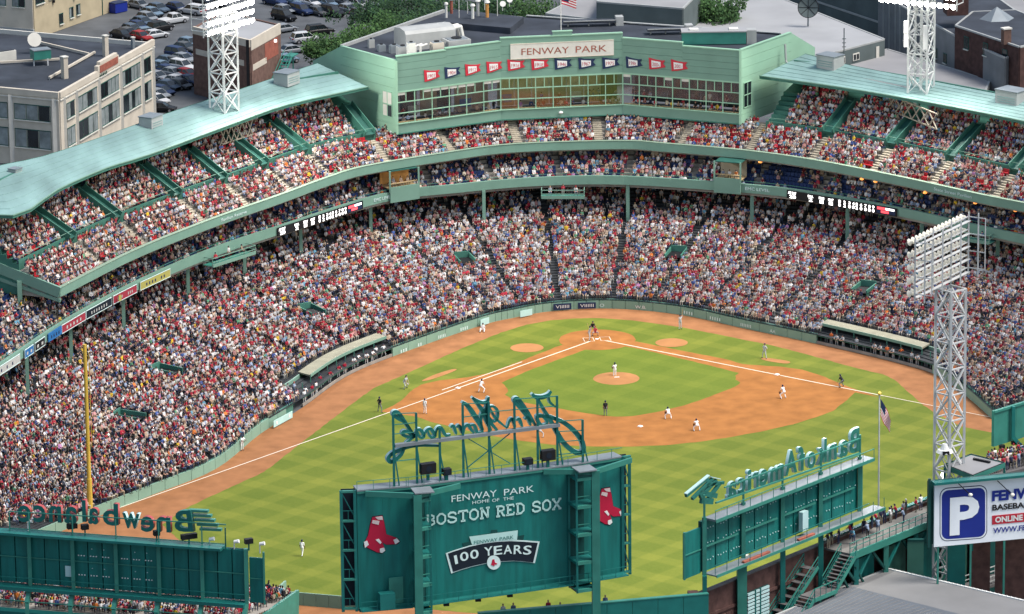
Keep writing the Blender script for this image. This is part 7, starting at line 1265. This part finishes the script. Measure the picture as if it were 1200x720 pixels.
# --- brick building in the car park
zk = 10.3; k0, k1, k2 = at(226.5, 31, zk), at(293, 47, zk), at(327.5, 27.5, zk); k3 = v2(k0)+(v2(k2)-v2(k1))
BB = thing('brick_building', 'plain brown brick building with pale bands standing in the car park', 'building', (k1[0], k1[1], 0)); wallq(BB, 'wall', 'brick_wall', k0, k1, 0, zk-1.1); wallq(BB, 'wall', 'brick_wall', k1, k2, 0, zk-1.1); wallq(BB, 'parapet', 'cream_stone', k0, k1, zk-1.1, zk, .36); wallq(BB, 'parapet', 'cream_stone', k1, k2, zk-1.6, zk, .36); wallq(BB, 'wall', 'brick_wall', k2, k3, 0, zk-.2); wallq(BB, 'wall', 'brick_wall', k3, k0, 0, zk-.2)
mb = MB(); mb.poly([(p[0], p[1], zk-.4) for p in (k0, k1, k2, k3)]); mb.build('roof', 'roof_grey', BB)
uk, Lk = dirn(k0, k1); nk = Vector((uk[1], -uk[0], 0)); uk2, Lk2 = dirn(k1, k2); nk2 = Vector((uk2[1], -uk2[0], 0))
for s0, s1 in ((.05, .35), (.66, .9)): bar('pale_band', BB, 'cream_stone', v2(k0)+uk*Lk*s0+nk*.15+V(0, 0, 6.6), v2(k0)+uk*Lk*s1+nk*.15+V(0, 0, 6.6), .1, .85)
bar('pale_band', BB, 'cream_stone', v2(k1)+uk2*Lk2*.04+nk2*.15+V(0, 0, 6.0), v2(k1)+uk2*Lk2*.5+nk2*.15+V(0, 0, 6.0), .1, .9); bar('red_door', BB, 'brick_red', v2(k1)+uk2*Lk2*.45+nk2*.15+V(0, 0, 7.2), v2(k1)+uk2*Lk2*.9+nk2*.15+V(0, 0, 7.2), .1, 2.6); bar('drain_pipe', BB, 'black', v2(k1)-uk*.3+nk*.3, v2(k1)-uk*.3+nk*.3+V(0, 0, zk), .4, .4); block('wall_lamp', BB, 'led_white', v2(k1)+uk2*Lk2*.78+nk2*.3+V(0, 0, 8.2), (.45, .3, .35), 0)
st_ = thing('fire_stair', 'teal metal outside stair on the brick building', 'stairs', tuple(v2(k1))); A, B = v2(k1)+uk2*Lk2*.35+nk2*1.5+V(0, 0, 1.0), v2(k1)+uk2*Lk2*.95+nk2*1.5+V(0, 0, 5.4)
for d in (-.6, .6): bar('stringer', st_, 'frame_light', A+nk2*d, B+nk2*d, .12, .3); bar('handrail', st_, 'frame_light', A+nk2*d+V(0, 0, 1), B+nk2*d+V(0, 0, 1), .08)
for k in range(12): block('step', st_, 'frame_teal', A.lerp(B, (k+.5)/12), (.5, 1.2, .08), math.atan2(uk2[1], uk2[0]))
bar('landing', st_, 'frame_light', B, B+uk2*2.5, 1.4, .15); bar('leg', st_, 'frame_light', v2(B)+uk2*2, B+uk2*2, .2)
# --- pale roofed buildings on the right
def roof_block(name, lab, P, z, zw, rm, wm, th=.0):
    pts = [at(x, y, z) for x, y in P]; t = thing(name, lab, 'building', tuple(v2(pts[0]))); mb = MB(); mb.poly(pts); mb.build('roof', rm, t)
    for k in range(len(pts)): wallq(t, 'wall', wm, pts[k], pts[(k+1) % len(pts)], 0, z-.05, .25)
    for k in range(len(pts)): bar('eave', t, 'panel_grey', pts[k]-V(0, 0, .05), pts[(k+1) % len(pts)]-V(0, 0, .05), .3, .25)
    return t, pts
t, P = roof_block('low_building', 'broad pale flat-roofed building behind the press box, with a mesh dish', [(700, 40), (960, 66), (1036, 46), (905, -6), (800, -8)], 7.5, 0, 'roof_grey', 'grey_wall_dark')
u_, L_ = dirn(P[1], P[2]); n_ = Vector((u_[1], -u_[0], 0))
for s, m in ((.28, 'off_white'), (.5, 'off_white'), (.15, 'off_white')): w = sub('window', t); bar('frame', w, m, v2(P[1])+u_*L_*s+n_*.2+V(0, 0, 6.0), v2(P[1])+u_*(L_*s+1.5)+n_*.2+V(0, 0, 6.0), .12, 1.1); bar('pane', w, 'glass_dark', v2(P[1])+u_*(L_*s+.15)+n_*.28+V(0, 0, 6.0), v2(P[1])+u_*(L_*s+.65)+n_*.28+V(0, 0, 6.0), .06, .8); bar('pane', w, 'glass_dark', v2(P[1])+u_*(L_*s+.85)+n_*.28+V(0, 0, 6.0), v2(P[1])+u_*(L_*s+1.35)+n_*.28+V(0, 0, 6.0), .06, .8)
bar('door', t, 'off_white', v2(P[1])+u_*L_*.86+n_*.2+V(0, 0, 5.8), v2(P[1])+u_*(L_*.86+.7)+n_*.2+V(0, 0, 5.8), .1, 1.8)
t2, P2 = roof_block('low_building', 'grey sloping-roofed shed behind the right roof edge', [(960, 82), (1150, 118), (1160, 94), (1040, 58), (975, 70)], 5.0, 0, 'roof_grey2', 'off_white')
t3, P3_ = roof_block('grey_building', 'large grey concrete building at the top right behind the light tower', [(1030, -8), (1120, 42), (1178, 68), (1240, 48), (1130, -30)], 9.5, 0, 'roof_dark', 'grey_wall')
u_, L_ = dirn(P3_[0], P3_[1]); n_ = Vector((u_[1], -u_[0], 0))
for s in (.35, .62, .74, .86): win(t3, v2(P3_[0]), u_, n_, L_*s, L_*s+1.3, 4.6, 6.0, 2, .2)
for s in (.08, .16, .24, .3): bar('wall_rib', t3, 'panel_grey', v2(P3_[0])+u_*L_*s+n_*.2, v2(P3_[0])+u_*L_*s+n_*.2+V(0, 0, 9.4), .2)
wl_ = thing('street_wall', 'plain dark grey-green wall behind the pale flat roof', 'wall', tuple(v2(at(930, 20, 0)))); wallq(wl_, 'panel', 'grey_wall_dark', at(920, 22, 0), at(1060, 70, 0), 0, 13); wallq(wl_, 'ledge', 'panel_grey', v2(at(920, 22, 0))-V(0, .3, 0), v2(at(1060, 70, 0))-V(0, .3, 0), 4.4, 4.7)
bar('street_mast', t3, 'brick_wall', v2(at(1115, 80, 0))+V(0, 0, 0), v2(at(1115, 80, 0))+V(0, 0, 11), .9)
t4, P4 = roof_block('brick_house', 'brown brick house with dark roof and white gable at the top right corner', [(1120, 30), (1195, 55), (1260, 40), (1190, 12), (1140, 14)], 11.5, 0, 'roof_dark', 'brick_dark')
p = at(1168, 22, 11.5); mb = MB(); 
for k in range(6): a = k*math.pi/3; c = (k+1)*math.pi/3; mb.add([p+V(2.6*math.cos(a), 2.6*math.sin(a), 0), p+V(2.6*math.cos(c), 2.6*math.sin(c), 0), p+V(0, 0, 1.8)], [(0, 1, 2)])
mb.build('roof_lantern', 'galv', t4); block('chimney', t4, 'brick_wall', at(1179, 50, 11.5)+V(0, 0, .9), (1.2, .9, 2.2), .3); block('chimney_cap', t4, 'off_white', at(1179, 50, 11.5)+V(0, 0, 2.1), (1.4, 1.1, .2), .3); bar('water_tank', t4, 'brick_dark', v2(at(1120, 16, 11.5))+V(0, 0, 11.5), v2(at(1120, 16, 11.5))+V(0, 0, 14), 3.2)
u_, L_ = dirn(P4[0], P4[1]); n_ = Vector((u_[1], -u_[0], 0))
for s in (.15, .45, .75): win(t4, v2(P4[0]), u_, n_, L_*s, L_*s+1.2, 8.6, 10.4, 1, .1)
gb = thing('white_gable', 'small white gabled house front at the right picture edge', 'house', tuple(v2(at(1190, 112, 0)))); g0, g1 = at(1178, 108, 2), at(1215, 104, 2); wallq(gb, 'wall', 'white_paint', g0, g1, 0, 6.5, 3.0); mb = MB(); a, c = v2(g0)+V(0, -1.7, 6.5), v2(g1)+V(0, -1.7, 6.5); a2, c2 = a+V(0, 3.6, 0), c+V(0, 3.6, 0); mb.add([a, c, c2, a2, (a+a2)/2+V(0, 0, 1.6), (c+c2)/2+V(0, 0, 1.6)], [(0, 1, 5, 4), (2, 3, 4, 5), (1, 2, 5), (3, 0, 4)]); mb.build('roof', 'roof_dark', gb); ug, Lg = dirn(g0, g1); win(gb, v2(g0), ug, Vector((ug[1], -ug[0], 0))*1.5, .9, 2.0, 2.8, 5.0, 1, .1)
for P, z, lab, rm, wm in (([(640, 16), (760, 30), (800, 8), (690, -10)], 9.0, 'grey stone building behind the press box flag', 'roof_grey2', 'grey_wall'), ([(700, 2), (800, 10), (830, -20), (720, -30)], 12.0, 'dark roofed house at the top centre', 'roof_grey2', 'grey_wall_dark'), ([(1125, 8), (1300, 40), (1330, -30), (1120, -40)], 5.0, 'far flat grey roof in the top right corner', 'roof_grey2', 'grey_wall_dark')): roof_block('far_building', lab, P, z, 0, rm, wm)
p = at(947, 31, 7.5); t = thing('mesh_dish', 'large dark mesh satellite dish on the pale flat roof', 'satellite dish', p); b = MB(); b.tube(p, p+V(0, 0, 1.9), .12); b.build('mast', 'galv', t); c = p+V(0, -.2, 2.9); ax = V(-.25, -.93, .28).normalized(); x, y, z = frame(ax); R0 = 1.55
b = MB(); n = 24; b.add([c+(x*math.cos(i*2*math.pi/n)+y*math.sin(i*2*math.pi/n))*R0+ax*.35 for i in range(n)]+[c], [(i, (i+1) % n, n) for i in range(n)]); b.build('dish', 'dish_mesh' if 'dish_mesh' in MATS else 'grey_wall_dark', t)
for i in range(8): e = (x*math.cos(i*math.pi/4)+y*math.sin(i*math.pi/4))*R0+ax*.37; bar('rib', t, 'black', c+ax*.03, c+e, .06)
for i in range(n): a0 = (x*math.cos(i*2*math.pi/n)+y*math.sin(i*2*math.pi/n))*R0+ax*.36; a1 = (x*math.cos((i+1)*2*math.pi/n)+y*math.sin((i+1)*2*math.pi/n))*R0+ax*.36; bar('rim', t, 'black', c+a0, c+a1, .08)
p = at(989, 66, 7.0); b = MB(); b.tube(p, p+V(0, 0, 4.2), .08); [b.tube(p+V(-.3, 0, 1.4+.6*k), p+V(.3, 0, 1.4+.6*k), .06) for k in range(3)]; tag(b.build('antenna_mast', 'grey_wall_dark'), 'thin dark antenna mast in front of the pale building windows', 'antenna')
# ---------------------------------------------------------------- trees
def tree(px, py, z, h, rx, lm, lab, n=2600, grp='trees beyond the grandstand', ls=.42):
    p = at(px, py, z); t = thing('tree', lab, 'tree', tuple(p), grp); b = MB(); b.tube(p, p+V(0, 0, h*.55), .34, .18, 7)
    lim = []
    for k in range(7): a = random.uniform(0, 6.28); q = p+V(0, 0, h*random.uniform(.3, .5)); e = p+V(math.cos(a)*rx*.6, math.sin(a)*rx*.6, h*random.uniform(.55, .85)); b.tube(q, e, .13, .05, 5); lim.append(e)
    b.build('trunk', 'bark', t); cl = [(p+V(random.gauss(0, rx*.42), random.gauss(0, rx*.42), h*random.uniform(.45, .95)), rx*random.uniform(.28, .5)) for _ in range(22)]+[(e, rx*.4) for e in lim]; mb = MB()
    for k in range(n):
        c, r = random.choice(cl); d = Vector((random.gauss(0, 1), random.gauss(0, 1), random.gauss(0, .8))).normalized()*r*random.uniform(.55, 1.05); q = c+d; x = Vector((random.gauss(0, 1), random.gauss(0, 1), random.gauss(0, 1))).normalized(); y = x.orthogonal().normalized(); s = ls*random.uniform(.6, 1.3); mb.add([q+x*s*.5, q+y*s*.33, q-x*s*.5, q-y*s*.33], [(0, 1, 2, 3)], 0 if random.random() < .72 else 1)
    mb.build('crown', [lm, 'leaf_light' if lm == 'leaf' else 'leaf'], t)
tree(832, 80, 0, 11.2, 4.9, 'leaf', 'bushy green tree standing before the pale flat roof', 8000, ls=.5)
for k, (x, y, h, r, m, lab) in enumerate(((378, 84, 5.0, 3.0, 'leaf_light', 'low light green tree beside the parked cars'), (402, 86, 6.0, 3.4, 'leaf', 'green tree left of the press box roof corner'), (428, 82, 7.0, 4.0, 'leaf_light', 'rounded light green tree behind the press box left parapet'), (458, 76, 7.8, 4.2, 'leaf', 'green tree behind the white air handler'), (490, 70, 8.0, 4.4, 'leaf_dark', 'dark tree behind the vent pipes'), (440, 52, 7, 4.2, 'leaf_dark', 'dark tree further back above the air handler'), (520, 62, 8.5, 4.6, 'leaf_dark', 'dark tree at the top behind the rust-red stack'), (556, 62, 8.5, 4.6, 'leaf_dark', 'dark tree at the top behind the pale stacks'), (592, 60, 8.5, 4.6, 'leaf_dark', 'dark tree at the top behind the small dishes'), (626, 58, 8, 4.4, 'leaf', 'green tree at the top centre beside the flag'), (475, 48, 8, 5, 'leaf_dark', 'dark tree at the top edge above the left trees'), (690, 50, 6.5, 4, 'leaf_dark', 'dark tree right of the flag at the top edge'))): tree(x, y, 0, h, r, m, lab, 2800)
# ---------------------------------------------------------------- parked cars
PAINT = {'silver': (.20, .22, .24), 'white': (.46, .47, .48), 'black': (.012, .012, .014), 'dark blue': (.02, .035, .09), 'blue grey': (.07, .10, .14), 'grey': (.08, .085, .09), 'red': (.26, .02, .02), 'light blue': (.13, .19, .25), 'green': (.03, .07, .06)}
for k, c in PAINT.items(): car_paint('paint_'+k.replace(' ', '_'), c)
def loft(mb, secs, m):
    k = len(secs[0]); o = [p for s in secs for p in s]; fs = [(i*k+j, i*k+(j+1) % k, (i+1)*k+(j+1) % k, (i+1)*k+j) for i in range(len(secs)-1) for j in range(k)]+[tuple(reversed(range(k))), tuple((len(secs)-1)*k+j for j in range(k))]; mb.add(o, fs, m)
CARM = {}
def car_meshes(kind):
    if kind in CARM: return CARM[kind]
    L_, hb, hr = {'sedan': (4.6, .86, 1.42), 'suv': (4.7, 1.02, 1.75), 'pickup': (5.3, 1.05, 1.75), 'hatch': (4.0, .9, 1.48)}[kind]; W_ = .90; b = MB()
    def sec(x, w, zt, zb=.32): return [(x, -w*.94, zb), (x, -w, zb+.22), (x, -w, zt-.14), (x, -w*.88, zt), (x, w*.88, zt), (x, w, zt-.14), (x, w, zb+.22), (x, w*.94, zb)]
    loft(b, [sec(-L_/2, W_*.82, hb*.88, .42), sec(-L_/2+.25, W_*.97, hb), sec(-L_*.2, W_, hb+.04), sec(L_*.18, W_, hb+.02), sec(L_/2-.45, W_*.95, hb-.14), sec(L_/2, W_*.78, hb-.3, .42)], 0); body = b.mesh('body', 'paint_silver')
    x0, x1, x2, x3 = {'sedan': (-1.75, -1.15, .35, 1.15), 'suv': (-2.2, -1.9, .35, 1.1), 'pickup': (-.75, -.5, .75, 1.4), 'hatch': (-1.8, -1.35, .35, 1.1)}[kind]; g = MB(); w0, w1 = W_*.9, W_*.72
    g.hexa([(x0, -w0, hb-.02), (x3, -w0, hb-.02), (x3, w0, hb-.02), (x0, w0, hb-.02)], [(x1, -w1, hr-.06), (x2, -w1, hr-.06), (x2, w1, hr-.06), (x1, w1, hr-.06)]); glass = g.mesh('window', 'glass_dark')
    r = MB(); r.hexa([(x1-.04, -w1-.03, hr-.09), (x2+.04, -w1-.03, hr-.09), (x2+.04, w1+.03, hr-.09), (x1-.04, w1+.03, hr-.09)], [(x1+.1, -w1+.1, hr), (x2-.1, -w1+.1, hr), (x2-.1, w1-.1, hr), (x1+.1, w1-.1, hr)])
    for sy in (-1, 1):
        for xa, xb in ((x0, x1), (x3, x2), ((x0+x3)/2, (x1+x2)/2)): r.tube((xa, sy*w0, hb), (xb, sy*w1*1.01, hr-.05), .055, .05, 4)
    roof = r.mesh('roof', 'paint_silver'); wh = MB(); wh.tube((0, -.11, 0), (0, .11, 0), .34, .34, 12); ty = wh.mesh('tyre', 'tyre'); wh = MB(); wh.tube((0, -.12, 0), (0, .12, 0), .2, .2, 8); rim = wh.mesh('rim', 'rim'); h = MB(); h.box((0, 0, 0), (.12, .42, .16)); hl = h.mesh('headlight', 'head_lamp'); h = MB(); h.box((0, 0, 0), (.1, .34, .2)); tl = h.mesh('tail_light', 'tail_lamp')
    CARM[kind] = (L_, hb, W_, body, glass, roof, ty, rim, hl, tl); return CARM[kind]
_pm = {}
def painted(me, c):
    if (me.name, c) not in _pm: m2 = me.copy(); m2.materials.clear(); m2.materials.append(MATS['paint_'+c.replace(' ', '_')]); _pm[(me.name, c)] = m2
    return _pm[(me.name, c)]
def car(px, py, kind, c, ang, lab):
    L_, hb, W_, body, glass, roof, ty, rim, hl, tl = car_meshes(kind); p = at(px, py+2.5, 0); t = thing('parked_car', lab, 'car', (p[0], p[1], -.045), 'cars parked behind the ballpark'); t.rotation_euler = (0, 0, ang)
    def part(n, me, loc=(0, 0, 0), par=t): o = link(n, me, par); o.location = loc; return o
    part('body', painted(body, c)); part('window', glass); part('roof', painted(roof, c))
    for sx_ in (-1, 1):
        for sy in (-1, 1): w = part('wheel', ty, (sx_*L_*.31, sy*(W_-.06), .34)); part('rim', rim, (0, sy*.02, 0), w)
    for sy in (-1, 1): part('headlight', hl, (L_/2-.12, sy*.52, hb-.36)); part('tail_light', tl, (-L_/2+.02, sy*.58, hb-.2))
A1, A2 = -.95, -.85
CARS = [(163, 7, 'sedan', 'silver', A1), (185, 11, 'sedan', 'blue grey', A1), (207, 10, 'sedan', 'dark blue', A1), (178, 16, 'sedan', 'light blue', A1), (225, 14, 'suv', 'white', 2.4), (173, 22, 'hatch', 'silver', A1), (203, 25, 'pickup', 'white', .55), (188, 34, 'suv', 'black', .6), (167, 27, 'sedan', 'blue grey', A1), (162, 32, 'sedan', 'dark blue', A1), (172, 39, 'sedan', 'light blue', .4), (182, 42, 'sedan', 'white', .5), (165, 44, 'sedan', 'red', A1), (150, 40, 'sedan', 'grey', A1), (155, 36, 'hatch', 'blue grey', A1), (143, 42, 'sedan', 'black', A1),
        (209, 65, 'suv', 'dark blue', A2), (197, 73, 'sedan', 'blue grey', A2), (189, 79, 'sedan', 'light blue', A2), (214, 80, 'suv', 'white', A2), (207, 96, 'sedan', 'white', A2), (197, 102, 'sedan', 'blue grey', A2), (190, 108, 'sedan', 'dark blue', A2), (185, 112, 'sedan', 'silver', A2), (217, 57, 'sedan', 'grey', A2), (222, 52, 'hatch', 'light blue', A2), (203, 87, 'sedan', 'silver', A2), (219, 88, 'sedan', 'red', A2), (184, 91, 'sedan', 'silver', A2), (222, 96, 'sedan', 'dark blue', A2), (205, 74, 'sedan', 'grey', A2), (196, 84, 'sedan', 'dark blue', A2), (184, 118, 'sedan', 'white', A2), (189, 128, 'sedan', 'black', -.3), (215, 70, 'sedan', 'silver', A2), (211, 101, 'hatch', 'grey', A2),
        (333, 13, 'sedan', 'silver', A1), (353, 14, 'suv', 'dark blue', A1), (373, 15, 'sedan', 'grey', A1), (390, 16, 'suv', 'black', A1), (375, 38, 'suv', 'black', .3), (358, 47, 'suv', 'white', .35), (342, 60, 'sedan', 'silver', .4), (333, 35, 'sedan', 'silver', .5), (363, 4, 'sedan', 'white', A1), (383, 5, 'sedan', 'light blue', A1), (333, 21, 'suv', 'black', A1), (408, 12, 'sedan', 'silver', A1), (402, 3, 'sedan', 'grey', A1), (343, 2, 'sedan', 'light blue', A1), (336, 71, 'hatch', 'light blue', .4), (420, 6, 'sedan', 'white', A1), (425, 20, 'suv', 'grey', A1), (440, 12, 'sedan', 'silver', A1), (240, 4, 'sedan', 'black', A1), (262, 6, 'sedan', 'grey', A1), (322, 3, 'suv', 'dark blue', A1), (455, 3, 'sedan', 'blue grey', A1)]
cnt = {}
for k, (x, y, kd, c, a) in enumerate(CARS):
    zone = 'beside the cream warehouse' if x < 232 and y > 48 else ('behind the cream warehouse' if x < 270 else 'right of the brick building'); key = (zone, c, kd); cnt[key] = cnt.get(key, 0)+1; od = ('', ', second of its kind', ', third of its kind', ', fourth of its kind', ', fifth of its kind')[min(cnt[key]-1, 4)]
    car(x, y, kd, c, a+random.uniform(-.05, .05), '%s %s parked %s%s' % (c, {'hatch': 'hatchback', 'suv': 'tall wagon', 'sedan': 'sedan', 'pickup': 'pickup truck'}[kd], zone, od))
# ---------------------------------------------------------------- players, coaches and umpires on the field
WHT, GRY, BLK = (.84, .84, .83), (.46, .47, .49), (.02, .02, .025)
def cap(parent_me_pose, o, rot, col): pass
def player(px, py, key, ang, sh, label, lg=None, hair=(.012, .02, .06), glove=True, grp='players on the field'):
    p = at(px, py, .03); o = person(POSES[key], label, tuple(p), ang, sh, lg or sh, hair, C_SKIN[random.randrange(4)], grp, 1.08); return o
HOME = lambda x, y: math.atan2(0-at(x, y)[0], at(x, y)[1]-0)
FIELD = [(720.5, 442.5, 'set', HOME, WHT, 'pitcher in white standing on the mound'), (918, 467, 'ready', HOME, WHT, 'third baseman in white with hands on knees near third base'), (816.5, 505, 'low', HOME, WHT, 'shortstop in white bent low at the edge of the infield dirt'), (783, 491, 'low', HOME, WHT, 'infielder in white crouching right of second base'), (564, 460, 'ready', HOME, WHT, 'first baseman in white crouching by the infield grass'), (498, 485, 'stand', HOME, WHT, 'infielder in white standing near the first base foul line'), (354, 652, 'walk', HOME, WHT, 'right fielder in white striding on the outfield grass'), (874, 664, 'stand', HOME, WHT, 'centre fielder half hidden under the left field board'),
         (691, 398.5, 'bat', lambda x, y: 1.4, GRY, 'batter in grey at home plate'), (633, 513, 'lead', HOME, GRY, 'base runner in grey seen through the script sign'), (797, 386, 'swingup', lambda x, y: .2, GRY, 'on-deck batter in grey with raised bat'), (896, 420, 'hips', lambda x, y: -.9, GRY, 'base coach in grey near third base'), (475, 455.5, 'ready', lambda x, y: 1.0, GRY, 'base coach in grey bending forward near first base'),
         (694.5, 390, 'umpc', lambda x, y: 0.0, BLK, 'plate umpire in black crouching behind the catcher'), (986.5, 453.5, 'umpc', lambda x, y: -2.3, BLK, 'umpire in black bending by the third base foul line'), (709.5, 487.5, 'stand', HOME, BLK, 'umpire in black standing behind the pitcher on the infield grass edge'), (445, 483, 'hips', lambda x, y: 2.2, BLK, 'umpire in black standing on the first base foul line'), (566, 388, 'sitfloor', lambda x, y: -.3, WHT, 'ball attendant in white sitting by the backstop wall'), (284, 528, 'rail', lambda x, y: .6, WHT, 'ball attendant in white leaning at the right field wall')]
POSN = {}
for x, y, key, fa, sh, lab in FIELD:
    o = player(x, y, key, fa(x, y), sh, lab, lg=(.16, .17, .18) if sh is BLK else None, grp='people on the playing field'); POSN[lab] = o
c_ = player(697.5, 393.5, 'squat', 0.0, (.45, .05, .07), 'catcher in red protective gear squatting behind home plate', lg=(.5, .42, .42), hair=(.3, .02, .03), grp='people on the playing field')
# equipment held by them
def bat(o, off_, d, lab): p = Vector(o.location)+Vector(off_); b = MB(); d = Vector(d).normalized(); b.tube(p, p+d*.35, .017, .02, 7); b.tube(p+d*.35, p+d*.84, .02, .035, 7); b.ball(p, .022, 6, 4); tag(b.build('baseball_bat', 'wood'), lab, 'bat', 'wooden bats')
bat(POSN['batter in grey at home plate'], (-.1, -.2, 1.35), (-.25, .1, 1), 'wooden bat held up by the batter in grey'); bat(POSN['on-deck batter in grey with raised bat'], (.2, -.1, 1.75), (.15, 0, 1), 'wooden bat raised by the on-deck batter')
def glove(o, off_, lab): p = Vector(o.location)+Vector(off_); b = MB(); b.ball(p, .13, 8, 6, 0, (1, .6, 1)); [b.tube(p+V(-.09+.06*k, 0, .06), p+V(-.1+.068*k, -.02, .19), .03, .022, 5) for k in range(4)]; tag(b.build('baseball_glove', 'leather'), lab, 'glove', 'leather gloves')
for n in ('pitcher in white standing on the mound', 'third baseman in white with hands on knees near third base', 'shortstop in white bent low at the edge of the infield dirt', 'first baseman in white crouching by the infield grass', 'infielder in white crouching right of second base'):
    o = POSN[n]; r = o.rotation_euler[2]; f = Vector((math.sin(r), -math.cos(r), 0)); s = Vector((math.cos(r), math.sin(r), 0)); glove(o, f*.42+s*.2+V(0, 0, 1.12 if 'pitcher' in n else .62), 'brown glove of the '+n.split(' with')[0].split(' bent')[0].split(' standing')[0].split(' crouching')[0]+(' by the infield grass' if 'first' in n else ''))
p = at(713, 372.5, .05)
# ---------------------------------------------------------------- crowd: the 250 nearest visible as objects, the rest as one mass
def proj(x, y, z):
    d = np.array([x, y, z])-CAMP; w = d @ _F; return 600+FPX*(d @ _R2)/w, 360-FPX*(d @ _U2)/w, w
keep = []; cand = []
for k, c in enumerate(CROWD):
    X, Y, w = proj(c[0], c[1], c[2]+.6)
    if not (-12 < X < 1212 and -15 < Y < 735): continue
    vis = (c[10] == 'bleacher' and 0 < X < 306 and Y > 690 and Y < 717) or (c[10] == 'bowl' and Y < 590 and X > 2) or (c[10] == 'deck2' and 1160 < X < 1200)
    if vis: cand.append((w, k))
    keep.append(k)
cand.sort(); near = set(k for w, k in cand[:240]); ALLM = SEATED+STANDS
PLACE = {'bleacher': 'in the right field bleachers', 'bowl': 'near the right field foul pole', 'deck2': 'in the seating bank beside the billboard'}
PZ = {0: 'seated', 1: 'leaning forward', 2: 'with folded arms', 3: 'with chin on hands', 4: 'turned sideways', 5: 'slouching', 6: 'clapping', 7: 'with one arm raised', 8: 'standing', 9: 'standing with folded arms', 10: 'standing and leaning forward', 11: 'walking'}
for k in sorted(near):
    x, y, z, r, v, s, lg, h, sk, sc_, pl = CROWD[k]; bay_ = sum(1 for q_ in px_posts[1:-1] if proj(x, y, z+.6)[0] > q_); plc = 'in bleachers below the %s board bay' % ORD[bay_] if pl == 'bleacher' else PLACE[pl]
    person(ALLM[v], 'spectator in %s shirt %s %s' % (SHIRT_NAME[s], PZ[v], plc), (x, y, z), r, _cs[s], C_LEGS[lg], C_HAIR[h], C_SKIN[sk], '%s-shirted spectators %s' % (SHIRT_NAME[s], PLACE[pl]), sc_)
rest = [CROWD[k] for k in keep if k not in near]
def point_cloud(name, pts, attrs):
    me = bpy.data.meshes.new(name); me.from_pydata(pts, [], [])
    for n, (ty, data) in attrs.items():
        a = me.attributes.new(n, ty, 'POINT')
        if ty == 'FLOAT_COLOR': a.data.foreach_set('color', np.array(data, np.float32).ravel())
        else: a.data.foreach_set('value', np.array(data, np.float32 if ty == 'FLOAT' else np.int32))
    return me
def instancer(o, meshes, cname):
    col = bpy.data.collections.new(cname)
    for i, m in enumerate(meshes): q = bpy.data.objects.new('%s_%02d' % (cname, i), m); col.objects.link(q)
    ng = bpy.data.node_groups.new(cname, 'GeometryNodeTree'); ng.interface.new_socket('Geometry', in_out='INPUT', socket_type='NodeSocketGeometry'); ng.interface.new_socket('Geometry', in_out='OUTPUT', socket_type='NodeSocketGeometry')
    N = ng.nodes; L = ng.links; gi = N.new('NodeGroupInput'); go = N.new('NodeGroupOutput'); ip = N.new('GeometryNodeInstanceOnPoints'); ci = N.new('GeometryNodeCollectionInfo'); ci.inputs['Collection'].default_value = col; ci.inputs['Separate Children'].default_value = True; ci.inputs['Reset Children'].default_value = True
    def na(nm, ty): n = N.new('GeometryNodeInputNamedAttribute'); n.data_type = ty; n.inputs['Name'].default_value = nm; return n.outputs['Attribute']
    ce = N.new('ShaderNodeCombineXYZ'); L.new(na('rot', 'FLOAT'), ce.inputs['Z']); er = N.new('FunctionNodeEulerToRotation'); L.new(ce.outputs[0], er.inputs[0]); L.new(er.outputs[0], ip.inputs['Rotation'])
    cs = N.new('ShaderNodeCombineXYZ'); s_ = na('scl', 'FLOAT'); [L.new(s_, cs.inputs[k]) for k in range(3)]; L.new(cs.outputs[0], ip.inputs['Scale']); ip.inputs['Pick Instance'].default_value = True; L.new(na('var', 'INT'), ip.inputs['Instance Index']); L.new(ci.outputs[0], ip.inputs['Instance']); L.new(gi.outputs[0], ip.inputs['Points']); L.new(ip.outputs[0], go.inputs[0])
    md = o.modifiers.new('instances', 'NODES'); md.node_group = ng
rgba = lambda a: [tuple(c)+(1.0,) for c in a]
def jit(c):
    k_ = random.choice((random.uniform(.75, 1.15), random.uniform(.45, .9)))
    return tuple(min(.8, max(.004, v*k_)) for v in c)
me = point_cloud('crowd', [(c[0], c[1], c[2]) for c in rest], {'rot': ('FLOAT', [c[3] for c in rest]), 'var': ('INT', [c[4] for c in rest]), 'scl': ('FLOAT', [c[9] for c in rest]), 'shirt': ('FLOAT_COLOR', rgba([jit(_cs[c[5]]) for c in rest])), 'legs': ('FLOAT_COLOR', rgba([C_LEGS[c[6]] for c in rest])), 'hair': ('FLOAT_COLOR', rgba([C_HAIR[c[7]] for c in rest])), 'skin': ('FLOAT_COLOR', rgba([C_SKIN[c[8]] for c in rest]))})
co = link('crowd', me); instancer(co, ALLM, 'crowd_person'); tag(co, 'packed crowd of thousands filling every seat of the ballpark', 'crowd', kind='stuff')
def seat_mesh(m):
    b = MB(); b.box((0, 0, .43), (.46, .42, .06)); b.box((0, .22, .66), (.46, .06, .46)); [b.box((sx_*.22, .1, .22), (.04, .3, .44)) for sx_ in (-1, 1)]; return b.mesh('seat', m)
for nm, lst, m in (('red_seats', EMPTY_RED, 'seat_red'), ('navy_seats', EMPTY_NAVY, 'seat_navy')):
    me = point_cloud(nm, [(c[0], c[1], c[2]) for c in lst], {'rot': ('FLOAT', [c[3] for c in lst]), 'var': ('INT', [0]*len(lst)), 'scl': ('FLOAT', [1.0]*len(lst))}); so = link(nm, me, GS); so.location = -worldloc(GS); instancer(so, [seat_mesh(m)], nm+'_part'); so['kind'] = 'stuff'
print('crowd', len(CROWD), 'in view', len(keep), 'objects', len(near))
